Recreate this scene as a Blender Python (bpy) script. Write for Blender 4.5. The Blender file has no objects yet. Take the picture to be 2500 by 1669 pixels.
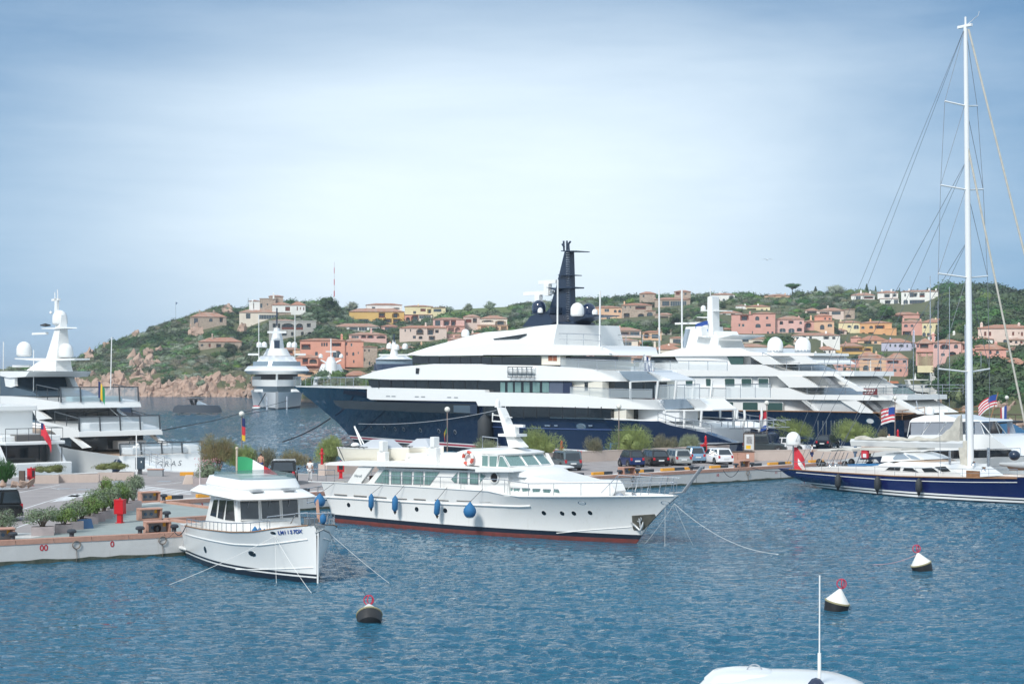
import bpy,math,random,bmesh
from mathutils import Vector,Matrix,noise
R=math.radians
random.seed(7)
SC=bpy.context.scene
COL=SC.collection
# ---------------------------------------------------------------- camera, sky, sun, exposure
HC,F,CX,HY=9.8,4000.0,1250.0,904.0
cam_d=bpy.data.cameras.new('camera');cam=bpy.data.objects.new('camera',cam_d);COL.objects.link(cam)
cam_d.sensor_width=36;cam_d.lens=36*F/2500;cam_d.shift_y=(HY-834.5)/2500
cam_d.clip_start=0.5;cam_d.clip_end=30000
cam.location=(0,0,HC);cam.rotation_euler=(R(90),0,0)
SC.camera=cam
SUN_EL,SUN_AZ=42,212
world=bpy.data.worlds.new('World');SC.world=world;world.use_nodes=True
nt=world.node_tree;nt.nodes.clear()
class NB:
 def __init__(s,t):s.t=t
 def n(s,typ,**kw):
  o=s.t.nodes.new(typ)
  for k,v in kw.items():
   if k=='ins':
    for a,b in v.items():
     if isinstance(b,bpy.types.NodeSocket):s.t.links.new(b,o.inputs[a])
     else:o.inputs[a].default_value=b
   else:setattr(o,k,v)
  return o
 def m(s,op,a,b=0.0,c=0.0,clamp=False):
  o=s.t.nodes.new('ShaderNodeMath');o.operation=op;o.use_clamp=clamp
  for i,x in enumerate((a,b,c)):
   if isinstance(x,bpy.types.NodeSocket):s.t.links.new(x,o.inputs[i])
   else:o.inputs[i].default_value=x
  return o.outputs[0]
 def mix(s,f,a,b):
  o=s.t.nodes.new('ShaderNodeMix');o.data_type='RGBA'
  for i,x in((0,f),(6,a),(7,b)):
   if isinstance(x,bpy.types.NodeSocket):s.t.links.new(x,o.inputs[i])
   else:o.inputs[i].default_value=(x if i==0 else(*x,1)if len(x)==3 else x)
  return o.outputs[2]
nb=NB(nt)
sky=nb.n('ShaderNodeTexSky',sky_type='NISHITA',sun_disc=False)
sky.sun_elevation=R(SUN_EL);sky.sun_rotation=R(SUN_AZ);sky.dust_density=2.2;sky.air_density=1.0
tc=nb.n('ShaderNodeTexCoord');sep=nb.n('ShaderNodeSeparateXYZ',ins={0:tc.outputs['Generated']})
X_,Y_,Z_=sep.outputs
az=nb.m('ARCTAN2',X_,Y_);el=nb.m('ARCSINE',Z_)
mp=nb.n('ShaderNodeMapping',ins={0:tc.outputs['Generated'],3:(1.5,1.5,6.0)})
nz1=nb.n('ShaderNodeTexNoise',ins={'Vector':mp.outputs[0],'Scale':1.6,'Detail':6,'Roughness':.55,'Distortion':.4})
mp2=nb.n('ShaderNodeMapping',ins={0:tc.outputs['Generated'],3:(3.0,3.0,26.0)})
nz2=nb.n('ShaderNodeTexNoise',ins={'Vector':mp2.outputs[0],'Scale':2.0,'Detail':7,'Roughness':.6,'Distortion':.6})
# thin bright cloud in the north, fading to blue to imitate lens vignetting; loose veil
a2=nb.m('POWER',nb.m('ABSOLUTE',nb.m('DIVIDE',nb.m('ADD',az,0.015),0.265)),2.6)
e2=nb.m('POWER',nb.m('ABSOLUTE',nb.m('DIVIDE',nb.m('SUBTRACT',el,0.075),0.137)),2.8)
vignette_bank=nb.m('EXPONENT',nb.m('MULTIPLY',nb.m('ADD',a2,e2),-1.0))
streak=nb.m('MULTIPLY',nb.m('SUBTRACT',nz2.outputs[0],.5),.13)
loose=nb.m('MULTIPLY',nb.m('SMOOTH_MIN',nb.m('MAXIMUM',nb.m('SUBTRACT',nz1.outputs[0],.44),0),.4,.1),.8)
fill_veil=nb.m('MULTIPLY',nb.m('DIVIDE',nb.m('SUBTRACT',nb.m('MAXIMUM',nb.m('ABSOLUTE',az),nb.m('MULTIPLY',el,1.5)),.42),.7,clamp=True),.75)  # added veil brightening the unseen sky at the sides and overhead for ambient fill
veil=nb.m('ADD',nb.m('MAXIMUM',nb.m('ADD',vignette_bank,loose),fill_veil),streak,clamp=True)
elc=nb.m('MAXIMUM',el,0.0)
mrb=nb.m('MULTIPLY',nb.m('DIVIDE',elc,0.30,clamp=True),1.0,clamp=True)
blue=nb.mix(mrb,(.10,.28,.49),(.032,.135,.31))
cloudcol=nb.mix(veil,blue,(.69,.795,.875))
bg1=nb.n('ShaderNodeBackground',ins={'Color':sky.outputs[0],'Strength':0.075})
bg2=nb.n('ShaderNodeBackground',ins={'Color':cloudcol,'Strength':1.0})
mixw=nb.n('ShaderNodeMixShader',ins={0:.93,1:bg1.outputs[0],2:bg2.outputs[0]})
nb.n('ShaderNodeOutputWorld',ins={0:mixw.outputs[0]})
sun_d=bpy.data.lights.new('sun','SUN');sun=bpy.data.objects.new('sun',sun_d);COL.objects.link(sun)
sun_d.energy=2.5;sun_d.angle=R(14);sun_d.color=(1.0,.965,.91)
sd=Vector((math.sin(R(SUN_AZ))*math.cos(R(SUN_EL)),math.cos(R(SUN_AZ))*math.cos(R(SUN_EL)),math.sin(R(SUN_EL))))
sun.rotation_euler=sd.to_track_quat('Z','Y').to_euler();sun.location=sd*200
SC.view_settings.view_transform='Standard';SC.view_settings.look='None'
SC.view_settings.exposure=0.47;SC.view_settings.gamma=1;SC.view_settings.use_curve_mapping=False
SC.render.engine='CYCLES';SC.cycles.max_bounces=8;SC.cycles.transparent_max_bounces=24
# ---------------------------------------------------------------- geometry of the photograph
def P(px,py,D):return Vector(((px-CX)/F*D,D,HC-(py-HY)/F*D))
def Dg(py,z=0.0):return(HC-z)*F/(py-HY)
def G(px,py,z=0.0):return P(px,py,Dg(py,z))
ZOOM=dict(A=(0,680,.22318),B=(0,900,.22318),C=(0,1100,.22137),D=(420,1020,.3317),E=(720,960,.24231),F=(1160,960,.25513),G=(700,700,.25508),H=(1180,560,.25508),I=(1180,820,.24232),J=(1560,680,.25508),K=(2000,640,.2551),L=(1900,940,.25543),M=(440,680,.21687),N=(1640,1020,.19583),O=(1620,1280,.37463),P=(2180,0,.4463),U=(700,1040,.17029),V=(540,780,.15326),W=(2060,860,.11069),Q=(640,1040,.12758),R=(300,1080,.11479),S=(1880,1040,.13623),T=(2180,960,.17857))
def zz(spec):
 """'G 75,950 770,975 I 0,300' -> photo pixels, each letter names a view of the photograph"""
 out=[];Z=(0,0,1)
 for tok in spec.split():
  if tok in ZOOM:Z=ZOOM[tok]
  elif tok=='#':Z=(0,0,1)
  else:
   a,b=tok.split(',');out.append((Z[0]+float(a)*Z[2],Z[1]+float(b)*Z[2]))
 return out
def z1(spec):return zz(spec)[0]
# ---------------------------------------------------------------- materials
MATS={}
def mat(name,col,rough=.5,metal=0.0,var=0.0,vscale=2.0,bump=0.0,bscale=8.0,spec=.5,col2=None,randv=0.0,alpha=1.0,coat=0.0,stretch=(1,1,1),streak=0.0):
 if name in MATS:return MATS[name]
 m=bpy.data.materials.new(name);m.use_nodes=True;t=m.node_tree;b=t.nodes['Principled BSDF'];k=NB(t)
 b.inputs['Roughness'].default_value=rough;b.inputs['Metallic'].default_value=metal
 b.inputs['Specular IOR Level'].default_value=spec;b.inputs['Alpha'].default_value=alpha
 b.inputs['Coat Weight'].default_value=coat;b.inputs['Coat Roughness'].default_value=.06
 b.inputs['Base Color'].default_value=(*col,1)
 cs=None
 tcn=k.n('ShaderNodeTexCoord');mpn=k.n('ShaderNodeMapping',ins={0:tcn.outputs['Object'],3:stretch})
 if var>0 or col2:
  nz=k.n('ShaderNodeTexNoise',ins={'Vector':mpn.outputs[0],'Scale':vscale,'Detail':5,'Roughness':.6})
  f=k.m('MULTIPLY_ADD',k.m('SUBTRACT',nz.outputs[0],.5),2.4,.5,clamp=True)
  c2=col2 if col2 else tuple(x*(1-var)for x in col)
  cs=k.mix(f,col,c2)
 if streak>0:
  ms=k.n('ShaderNodeMapping',ins={0:tcn.outputs['Object'],3:(2.6,2.6,.22)})
  n2=k.n('ShaderNodeTexNoise',ins={'Vector':ms.outputs[0],'Scale':1.7,'Detail':6,'Roughness':.7})
  f2=k.m('MULTIPLY',k.m('SUBTRACT',n2.outputs[0],.56,clamp=True),streak*4,clamp=True)
  cs=k.mix(f2,cs if cs is not None else col,(col[0]*.62,col[1]*.58,col[2]*.50))
 if randv>0:
  oi=k.n('ShaderNodeObjectInfo')
  hs=k.n('ShaderNodeHueSaturation',ins={'Color':cs if cs is not None else(*col,1),'Hue':k.m('MULTIPLY_ADD',oi.outputs['Random'],randv*.12,.5-randv*.06),'Value':k.m('MULTIPLY_ADD',k.m('FRACT',k.m('MULTIPLY',oi.outputs['Random'],7.31)),randv*1.5,1-randv*.7),'Saturation':k.m('MULTIPLY_ADD',k.m('FRACT',k.m('MULTIPLY',oi.outputs['Random'],3.77)),randv*.9,1-randv*.6)})
  cs=hs.outputs[0]
 if cs is not None:t.links.new(cs,b.inputs['Base Color'])
 if bump>0:
  nz=k.n('ShaderNodeTexNoise',ins={'Vector':mpn.outputs[0],'Scale':bscale,'Detail':6,'Roughness':.65})
  bp=k.n('ShaderNodeBump',ins={'Height':nz.outputs[0],'Strength':min(bump,1),'Distance':.05*max(1,bump)})
  t.links.new(bp.outputs[0],b.inputs['Normal'])
 MATS[name]=m;return m
GEL=mat('gelcoat_white',(.80,.81,.80),.22,coat=.3,streak=.06,var=.03,vscale=.4)
GEL2=mat('gelcoat_soft',(.74,.76,.77),.35,streak=.08)
OLDW=mat('old_white_paint',(.80,.80,.78),.3,streak=.30,var=.04,vscale=.6)
CREAM=mat('cream_gelcoat',(.74,.71,.62),.35,streak=.2)
NAVY=mat('navy_gloss',(.007,.020,.060),.10,coat=.6,var=.2,vscale=.1)
NAVY2=mat('sloop_navy',(.008,.016,.095),.10,coat=.6)
NAVYM=mat('mast_navy',(.016,.03,.06),.3)
BLACKG=mat('tinted_glass',(.012,.017,.022),.06,spec=.8,var=.5,vscale=.5)
BLUEG=mat('bluish_glass',(.06,.09,.12),.05,spec=.9)
SKYG=mat('skylight_glass',(.30,.37,.44),.08,spec=.8)
TEALG=mat('curtained_glass',(.20,.34,.33),.12,spec=.7,var=.5,vscale=9,stretch=(3,1,.05))
GREENG=mat('green_tint_glass',(.05,.10,.095),.08,spec=.8)
GREY=mat('grey_paint',(.30,.32,.34),.4)
DGREY=mat('dark_grey_paint',(.05,.06,.07),.35)
BLACK=mat('black_rubber',(.015,.015,.017),.55)
STEEL=mat('polished_steel',(.55,.57,.60),.25,metal=.9)
CHROME=mat('chrome',(.75,.76,.78),.12,metal=1)
RED=mat('red_paint',(.55,.012,.02),.35,var=.15,vscale=3)
ANTIF=mat('antifouling_red',(.20,.04,.035),.7,col2=(.10,.035,.03),vscale=3,bump=.3)
BOOT=mat('boot_stripe',(.012,.02,.035),.35)
BOOTR=mat('boot_stripe_red',(.35,.03,.06),.4)
TEAK=mat('teak',(.33,.17,.08),.55,var=.3,vscale=3)
TEAKL=mat('pale_teak',(.45,.33,.24),.65,var=.25,vscale=2)
FENDB=mat('fender_blue',(.02,.14,.32),.75,bump=.2,bscale=30)
FENDG=mat('fender_grey',(.03,.035,.04),.7)
ROPE=mat('rope_white',(.72,.72,.70),.8)
ROPED=mat('rope_dark',(.03,.035,.045),.8)
YELL=mat('yellow_paint',(.72,.33,.03),.55,var=.2,vscale=5)
BLKP=mat('black_paint',(.035,.045,.06),.55,var=.3,vscale=5)
CANV=mat('sail_canvas',(.52,.50,.44),.9,var=.25,vscale=3,bump=.5,bscale=5)
CLEAR=mat('clear_vinyl',(.42,.46,.52),.12,spec=.7,alpha=.55)
GLASSR=mat('balustrade_glass',(.55,.62,.66),.05,spec=.7,alpha=.45)
SKIN=mat('skin',(.45,.25,.17),.6)
HAIR=mat('dark_hair',(.02,.014,.01),.7)
# ---------------------------------------------------------------- objects
def link(o):COL.objects.link(o);return o
def thing(name,label,cat,loc=(0,0,0),rz=0.0,group=None):
 o=bpy.data.objects.new(name,None);link(o);o.location=loc;o.rotation_euler=(0,0,rz)
 o.empty_display_size=.2
 o['label']=label;o['category']=cat
 if group:o['group']=group
 return o
def tag(o,label=None,cat=None,group=None,kind=None):
 for k,v in(('label',label),('category',cat),('group',group),('kind',kind)):
  if v:o[k]=v
 return o
def copy_tree(o,parent=None):
 c=o.copy();link(c)
 if parent is not None:c.parent=parent
 for ch in list(o.children):copy_tree(ch,c)
 return c
class MB:
 def __init__(s):s.v=[];s.f=[];s.m=[];s.ms=[]
 def mi(s,m):
  if m is None:return 0
  if m not in s.ms:s.ms.append(m)
  return s.ms.index(m)
 def add(s,vs,fs,m=None):
  b=len(s.v);s.v+=[tuple(v)for v in vs];i=s.mi(m)
  for f in fs:s.f.append([b+k for k in f]);s.m.append(i)
  return s
 def box(s,x0,x1,y0,y1,z0,z1,m=None):
  return s.add([(x0,y0,z0),(x1,y0,z0),(x1,y1,z0),(x0,y1,z0),(x0,y0,z1),(x1,y0,z1),(x1,y1,z1),(x0,y1,z1)],[(0,3,2,1),(4,5,6,7),(0,1,5,4),(1,2,6,5),(2,3,7,6),(3,0,4,7)],m)
 def hexa(s,p,m=None):
  return s.add(p,[(0,3,2,1),(4,5,6,7),(0,1,5,4),(1,2,6,5),(2,3,7,6),(3,0,4,7)],m)
 def quad(s,a,b,c,d,m=None):return s.add([a,b,c,d],[(0,1,2,3)],m)
 def rings(s,rs,m=None,close=True,cap=(True,True)):
  n=len(rs[0]);vs=[p for r in rs for p in r];fs=[]
  for i in range(len(rs)-1):
   for j in range(n if close else n-1):
    k=(j+1)%n
    fs.append((i*n+j,i*n+k,(i+1)*n+k,(i+1)*n+j))
  if close and cap[0]:fs.append(tuple(range(n-1,-1,-1)))
  if close and cap[1]:fs.append(tuple((len(rs)-1)*n+j for j in range(n)))
  return s.add(vs,fs,m)
 def tube(s,pts,r,n=6,m=None,r2=None):
  pts=[Vector(p)for p in pts];rs=[]
  for i,p in enumerate(pts):
   d=(pts[min(i+1,len(pts)-1)]-pts[max(i-1,0)])
   if d.length<1e-6:d=Vector((0,0,1))
   d.normalize();up=Vector((0,0,1))if abs(d.z)<.9 else Vector((1,0,0))
   u=d.cross(up).normalized();w=d.cross(u).normalized()
   rr=r if not isinstance(r,(list,tuple))else r[i]
   if r2 is not None:rr=r+(r2-r)*i/(len(pts)-1)
   rs.append([p+(u*math.cos(2*math.pi*k/n)+w*math.sin(2*math.pi*k/n))*rr for k in range(n)])
  return s.rings(rs,m)
 def lathe(s,prof,n=12,c=(0,0,0),m=None,axis='z',tilt=None):
  rs=[]
  for r,z in prof:
   ring=[]
   for k in range(n):
    a=2*math.pi*k/n;r_=max(r,1e-4)
    p=Vector((r_*math.cos(a),r_*math.sin(a),z))
    if axis=='x':p=Vector((p.z,p.x,p.y))
    if axis=='y':p=Vector((p.x,p.z,p.y))
    if tilt:p=tilt@p
    ring.append(p+Vector(c))
   rs.append(ring)
  return s.rings(rs,m)
 def dome(s,c,r,h,n=14,m=None,cyl=.45):
  pr=[(r*.8,0),(r*.97,h*.06),(r,h*.14),(r,h*cyl)]
  for i in range(1,6):
   a=i/5*math.pi/2;pr.append((r*math.cos(a),h*cyl+(h-h*cyl)*math.sin(a)))
  return s.lathe(pr,n,c,m)
 def ball(s,c,r,n=10,m=None,sz=1.0):
  return s.lathe([(r*math.sin(math.pi*i/8),-r*sz*math.cos(math.pi*i/8))for i in range(9)],n,c,m)
 def torus(s,c,R_,r,m=None,n=16,k=6,rot=None):
  rs=[]
  for i in range(n):
   a=2*math.pi*i/n;ring=[]
   for j in range(k):
    b=2*math.pi*j/k
    p=Vector(((R_+r*math.cos(b))*math.cos(a),r*math.sin(b),(R_+r*math.cos(b))*math.sin(a)))
    if rot:p=rot@p
    ring.append(p+Vector(c))
   rs.append(ring)
  rs.append(rs[0]);return s.rings(rs,m,cap=(False,False))
 def build(s,name,m=None,parent=None,smooth=None,merge=False,bevel=0.0):
  me=bpy.data.meshes.new(name);me.from_pydata(s.v,[],s.f)
  ms=list(s.ms)
  if not ms:ms=[m]
  elif m is not None and None in ms:ms[ms.index(None)]=m
  for x in ms:me.materials.append(x)
  if len(ms)>1:me.polygons.foreach_set('material_index',s.m)
  me.validate()
  if merge or smooth is not None or bevel:
   bm=bmesh.new();bm.from_mesh(me);bmesh.ops.remove_doubles(bm,verts=bm.verts,dist=.0015)
   bmesh.ops.recalc_face_normals(bm,faces=bm.faces);bm.to_mesh(me);bm.free()
  else:
   bm=bmesh.new();bm.from_mesh(me);bmesh.ops.recalc_face_normals(bm,faces=bm.faces);bm.to_mesh(me);bm.free()
  if smooth is not None:
   me.shade_smooth();me.set_sharp_from_angle(angle=R(smooth))
  o=bpy.data.objects.new(name,me);link(o)
  if parent is not None:o.parent=parent
  if bevel:
   b=o.modifiers.new('bevel','BEVEL');b.width=bevel;b.segments=2;b.limit_method='ANGLE';b.angle_limit=R(40)
  return o
def text(name,s,size,m,parent,loc,rot,extrude=.004,bold=False,shear=0.0,mirror=False):
 c=bpy.data.curves.new(name,'FONT');c.body=s;c.size=size;c.extrude=extrude;c.shear=shear
 c.align_x='CENTER';c.align_y='CENTER'
 if bold:c.offset=size*.02
 o=bpy.data.objects.new(name,c);link(o);bpy.context.view_layer.update()
 me=bpy.data.meshes.new_from_object(o.evaluated_get(bpy.context.evaluated_depsgraph_get()))
 bpy.data.objects.remove(o);bpy.data.curves.remove(c)
 me.materials.clear();me.materials.append(m)
 q=bpy.data.objects.new(name,me);link(q);q.parent=parent;q.location=loc
 q.matrix_basis=Matrix.Translation(loc)@rot
 return q
class Fr:
 """a vessel's own frame: x runs to the bow, y across, z up; the camera looks at the side `side`"""
 def __init__(s,x,y,ang,side=1,z=0.0):
  s.o=Vector((x,y,z));s.a=ang;s.side=side
  s.M=Matrix.Translation(s.o)@Matrix.Rotation(ang,4,'Z');s.I=s.M.inverted()
  s.co=s.I@Vector((0,0,HC))
 def ray(s,px,py):
  return s.I.to_3x3()@Vector(((px-CX)/F,1,-(py-HY)/F))
 def hit(s,px,py,w=0.0,ins=0.0):
  d=s.ray(px,py);x=0
  ws=w if callable(w)else(lambda q:w)
  k=(s.side*(ws(20)-ins)-s.co.y)/d.y
  for i in range(14):
   x=s.co.x+k*d.x
   k=.5*k+.5*(s.side*max(ws(x)-ins,0)-s.co.y)/d.y
  x=s.co.x+k*d.x
  return x,s.co.z+k*d.z
 def hits(s,px,py,x0):
  d=s.ray(px,py);k=(x0-s.co.x)/d.x
  return s.co.y+k*d.y,s.co.z+k*d.z
 def hitz(s,px,py,z0):
  d=s.ray(px,py);k=(z0-s.co.z)/d.z
  return s.co.x+k*d.x,s.co.y+k*d.y
 def W(s,p):return s.M@Vector(p)
 def L(s,p):return s.I@Vector(p)
 def thing(s,name,label,cat,group=None):return thing(name,label,cat,s.o,s.a,group)
def lerp_tab(tab,x):
 if x<=tab[0][0]:return tab[0][1]
 for(a,u),(b,v)in zip(tab,tab[1:]):
  if x<=b:return u+(v-u)*(x-a)/(b-a)if b>a else v
 return tab[-1][1]
def tabf(tab):return lambda x:lerp_tab(tab,x)
def wfun(wm,s_taper,s_end,w_end=.2,p=2.0,stern=None):
 def f(x):
  if x>s_taper:
   u=min((x-s_taper)/(s_end-s_taper),1);return w_end+(wm-w_end)*(1-u**p)
  if stern and x<stern[0]:return stern[1]+(wm-stern[1])*max(0,x)/stern[0]
  return wm
 return f
def slab_mb(mb,fr,spec,w,m=None,ins=0.0,tum=0.0,ds=1.5,px=True,thick=None,both=True,raw=None,sgs=None):
 """side outline traced on the near side plane, carried across the beam (or `thick` deep from the near side)"""
 poly=[fr.hit(a,b,w,ins)for a,b in(zz(spec)if isinstance(spec,str)else spec)]if raw is None else raw
 ws=w if callable(w)else(lambda q:w)
 xs=sorted(set(round(p[0],3)for p in poly));full=[]
 for a,b in zip(xs,xs[1:]):
  if b-a<.004:continue
  n=max(1,int((b-a)/ds));full+=[a+(b-a)*i/n for i in range(n)]
 full.append(xs[-1]);E=list(zip(poly,poly[1:]+poly[:1]))
 def span(x):
  zs=[]
  for(x0,z0),(x1,z1)in E:
   if abs(x1-x0)<1e-6:continue
   lo,hi=min(x0,x1),max(x0,x1)
   if lo-1e-6<=x<=hi+1e-6:zs.append(z0+(z1-z0)*(x-x0)/(x1-x0))
  return(min(zs),max(zs))if zs else None
 zmid=sum(p[1]for p in poly)/len(poly);zmin=min(p[1]for p in poly)
 for sg in(sgs if sgs else[1]if thick is not None and not both else[1,-1]if thick is not None else[0]):
  prev=None
  for a,b in zip(full,full[1:]):
   e=min(1e-3,(b-a)*.01);A=span(a+e);B=span(b-e)
   if not A or not B:continue
   def Q(x,z,sd):
    t=max(ws(x)-ins-tum*(z-zmin),.02)
    if sg==0:return(x,sd*t,z)
    y1=t;y0=t-thick
    return(x,fr.side*sg*(y1 if sd>0 else y0),z)
   v=[Q(a,A[0],1),Q(b,B[0],1),Q(b,B[1],1),Q(a,A[1],1),Q(a,A[0],-1),Q(b,B[0],-1),Q(b,B[1],-1),Q(a,A[1],-1)]
   fs=[(0,1,2,3),(7,6,5,4),(3,2,6,7),(4,5,1,0)]
   if prev is None or abs(prev[0]-A[0])>.003 or abs(prev[1]-A[1])>.003:
    fs.append((0,3,7,4))
    if prev is not None:
     lo=[Q(a,prev[0],1),Q(a,prev[1],1),Q(a,prev[1],-1),Q(a,prev[0],-1)]
     mb.add(lo,[(0,1,2,3)],m)
   mb.add(v,fs,m);prev=B;pb=(b,B)
  if prev is not None:
   x,B=pb
   mb.add([Q(x,B[0],1),Q(x,B[1],1),Q(x,B[1],-1),Q(x,B[0],-1)],[(0,1,2,3)],m)
 return mb
def slab(fr,parent,name,spec,w,m,ins=0.0,tum=0.0,ds=1.5,smooth=28,thick=None,both=True,label=None,raw=None,bevel=0.0):
 if thick is not None and both:slab_mb(MB(),fr,spec,w,m,ins,tum,ds,thick=thick,raw=raw,sgs=[-1]).build(name,m,parent,smooth=smooth)
 mb=slab_mb(MB(),fr,spec,w,m,ins,tum,ds,thick=thick,both=False,raw=raw)
 o=mb.build(name,m,parent,smooth=smooth,bevel=bevel)
 if label:o['label']=label
 return o
def panels(fr,parent,name,specs,w,m,proud=.02,depth=.06,frame=None,fw=.05,both=True,tum=0.0,tumz=0.0):
 """window panes standing a little proud of a side; each is a part, with its frame as a sub-part"""
 for sp in specs.split('|'):
  pts=zz(sp)
  poly=[fr.hit(a,b,w)for a,b in pts]
  for sg in([1,-1]if both else[1]):
   wq=w if callable(w)else(lambda q,w=w:w)
   o=MB();slab_mb(o,fr,None,wq,m,ins=-proud+tum*(poly[0][1]-tumz),raw=poly,thick=depth,sgs=[sg],ds=3)
   ob=o.build(name,m,parent)
   if frame:
    cx=sum(p[0]for p in poly)/len(poly);cz=sum(p[1]for p in poly)/len(poly)
    hx=max(p[0]for p in poly)-cx+1e-6;hz=max(p[1]for p in poly)-cz+1e-6
    big=[(cx+(x-cx)*(1+fw/hx),cz+(z-cz)*(1+fw/hz))for x,z in poly]
    f=MB();slab_mb(f,fr,None,wq,frame,ins=-proud*.5+tum*(poly[0][1]-tumz),raw=big,thick=depth,sgs=[sg],ds=3)
    f.build('window_frame',frame,ob)
def rail(fr,parent,spec,w,h=.9,step=1.4,r=.02,m=None,ins=0.1,rows=2,both=True,name='railing',rake=0.0,glass=None):
 m=m or STEEL
 base=[fr.hit(a,b,w,ins)for a,b in zz(spec)]
 if base[0][0]>base[-1][0]:base.reverse()
 ws=w if callable(w)else(lambda q:w)
 for sg in([-1,1]if both else[1]):
  mb=MB();gl=MB();L=base[-1][0]-base[0][0];n=max(2,int(L/step)+1);pts=[]
  for i in range(n):
   x=base[0][0]+L*i/(n-1);z=lerp_tab(base,x);pts.append(Vector((x,fr.side*sg*max(ws(x)-ins,.02),z)))
  for p in pts:mb.tube([p,p+Vector((rake,0,h))],r,5,m)
  for k in range(rows):
   hh=h*(1-k/rows)
   mb.tube([p+Vector((rake*hh/h,0,hh))for p in pts],r*(1.3 if k==0 else .7),5,m)
  if glass:
   for a,b in zip(pts,pts[1:]):
    gl.quad(a+Vector((0,0,.05)),b+Vector((0,0,.05)),b+Vector((rake,0,h-.08)),a+Vector((rake,0,h-.08)),glass)
  o=mb.build(name,m,parent)
  if glass:gl.build('glass_panel',glass,o)
 return o
def hull(fr,parent,name,L,sheer,wd,ww,stem,stern=((-1,0),(9,0)),rows=(-.6,0,.25,.45),mats=(),top=None,k=1.6,nst=40,bul=.5,deck=None,nv=7,cap=None,knots=(),transom=None):
 """sheer: [(s, z)]; stem / stern: [(z, s)]; wd / ww: half beam at deck and waterline by u in 0..1"""
 us=sorted(set([i/nst for i in range(nst+1)]+[1-(1-i/nst)**2*.25 for i in range(nst)][-nst//3:]+list(knots)))
 rs=[];n_abs=len(rows)
 zsh=lambda u:lerp_tab(sheer,u*L)
 def row(u):
  zt=zsh(u);out=[]
  zs=[min(r,zt-.02)for r in rows]+[rows[-1]+(zt-rows[-1])*(j/nv)for j in range(1,nv+1)]
  for z in zs:
   s0=lerp_tab(stern,z);s1=lerp_tab(stem,z);x=s0+(s1-s0)*u
   v=max(0,min(1,z/max(zt,.1)));a,b=ww(u),wd(u)
   t=a+(b-a)*v**k
   if z<0:t=a*.9
   out.append((x,t,z))
  return out
 st=[row(u)for u in us];nr=len(st[0]);mb=MB()
 for sg in(1,-1):
  for A,B in zip(st,st[1:]):
   for j in range(nr-1):
    mm=mats[j]if j<len(mats)else top
    mb.quad((A[j][0],sg*A[j][1],A[j][2]),(B[j][0],sg*B[j][1],B[j][2]),(B[j+1][0],sg*B[j+1][1],B[j+1][2]),(A[j+1][0],sg*A[j+1][1],A[j+1][2]),mm)
 A=st[0]
 for j in range(nr-1):
  mm=mats[j]if j<len(mats)else(transom or top)
  mb.quad((A[j][0],A[j][1],A[j][2]),(A[j][0],-A[j][1],A[j][2]),(A[j+1][0],-A[j+1][1],A[j+1][2]),(A[j+1][0],A[j+1][1],A[j+1][2]),mm)
 dm=deck or GEL2;cm=cap or top
 for A,B in zip(st,st[1:]):
  a,b=A[-1],B[-1]
  wa,wb=max(a[1]-.12,0),max(b[1]-.12,0)
  def below(S_,zq):
   for p_,q_ in zip(S_,S_[1:]):
    if q_[2]>=zq:v_=max(0,min(1,(zq-p_[2])/max(q_[2]-p_[2],1e-4)));return(p_[0]+(q_[0]-p_[0])*v_,max(0,p_[1]+(q_[1]-p_[1])*v_-.08))
  (ax_,da),(bx_,db)=below(A,a[2]-bul),below(B,b[2]-bul)
  for sg in(1,-1):
   mb.quad((a[0],sg*a[1],a[2]),(b[0],sg*b[1],b[2]),(b[0],sg*wb,b[2]),(a[0],sg*wa,a[2]),cm)
   mb.quad((a[0],sg*wa,a[2]),(b[0],sg*wb,b[2]),(bx_,sg*db,b[2]-bul),(ax_,sg*da,a[2]-bul),GEL if top is not NAVY else top)
  mb.quad((ax_,da,a[2]-bul),(bx_,db,b[2]-bul),(bx_,-db,b[2]-bul),(ax_,-da,a[2]-bul),dm)
 return mb.build(name,top,parent,smooth=35)
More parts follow.
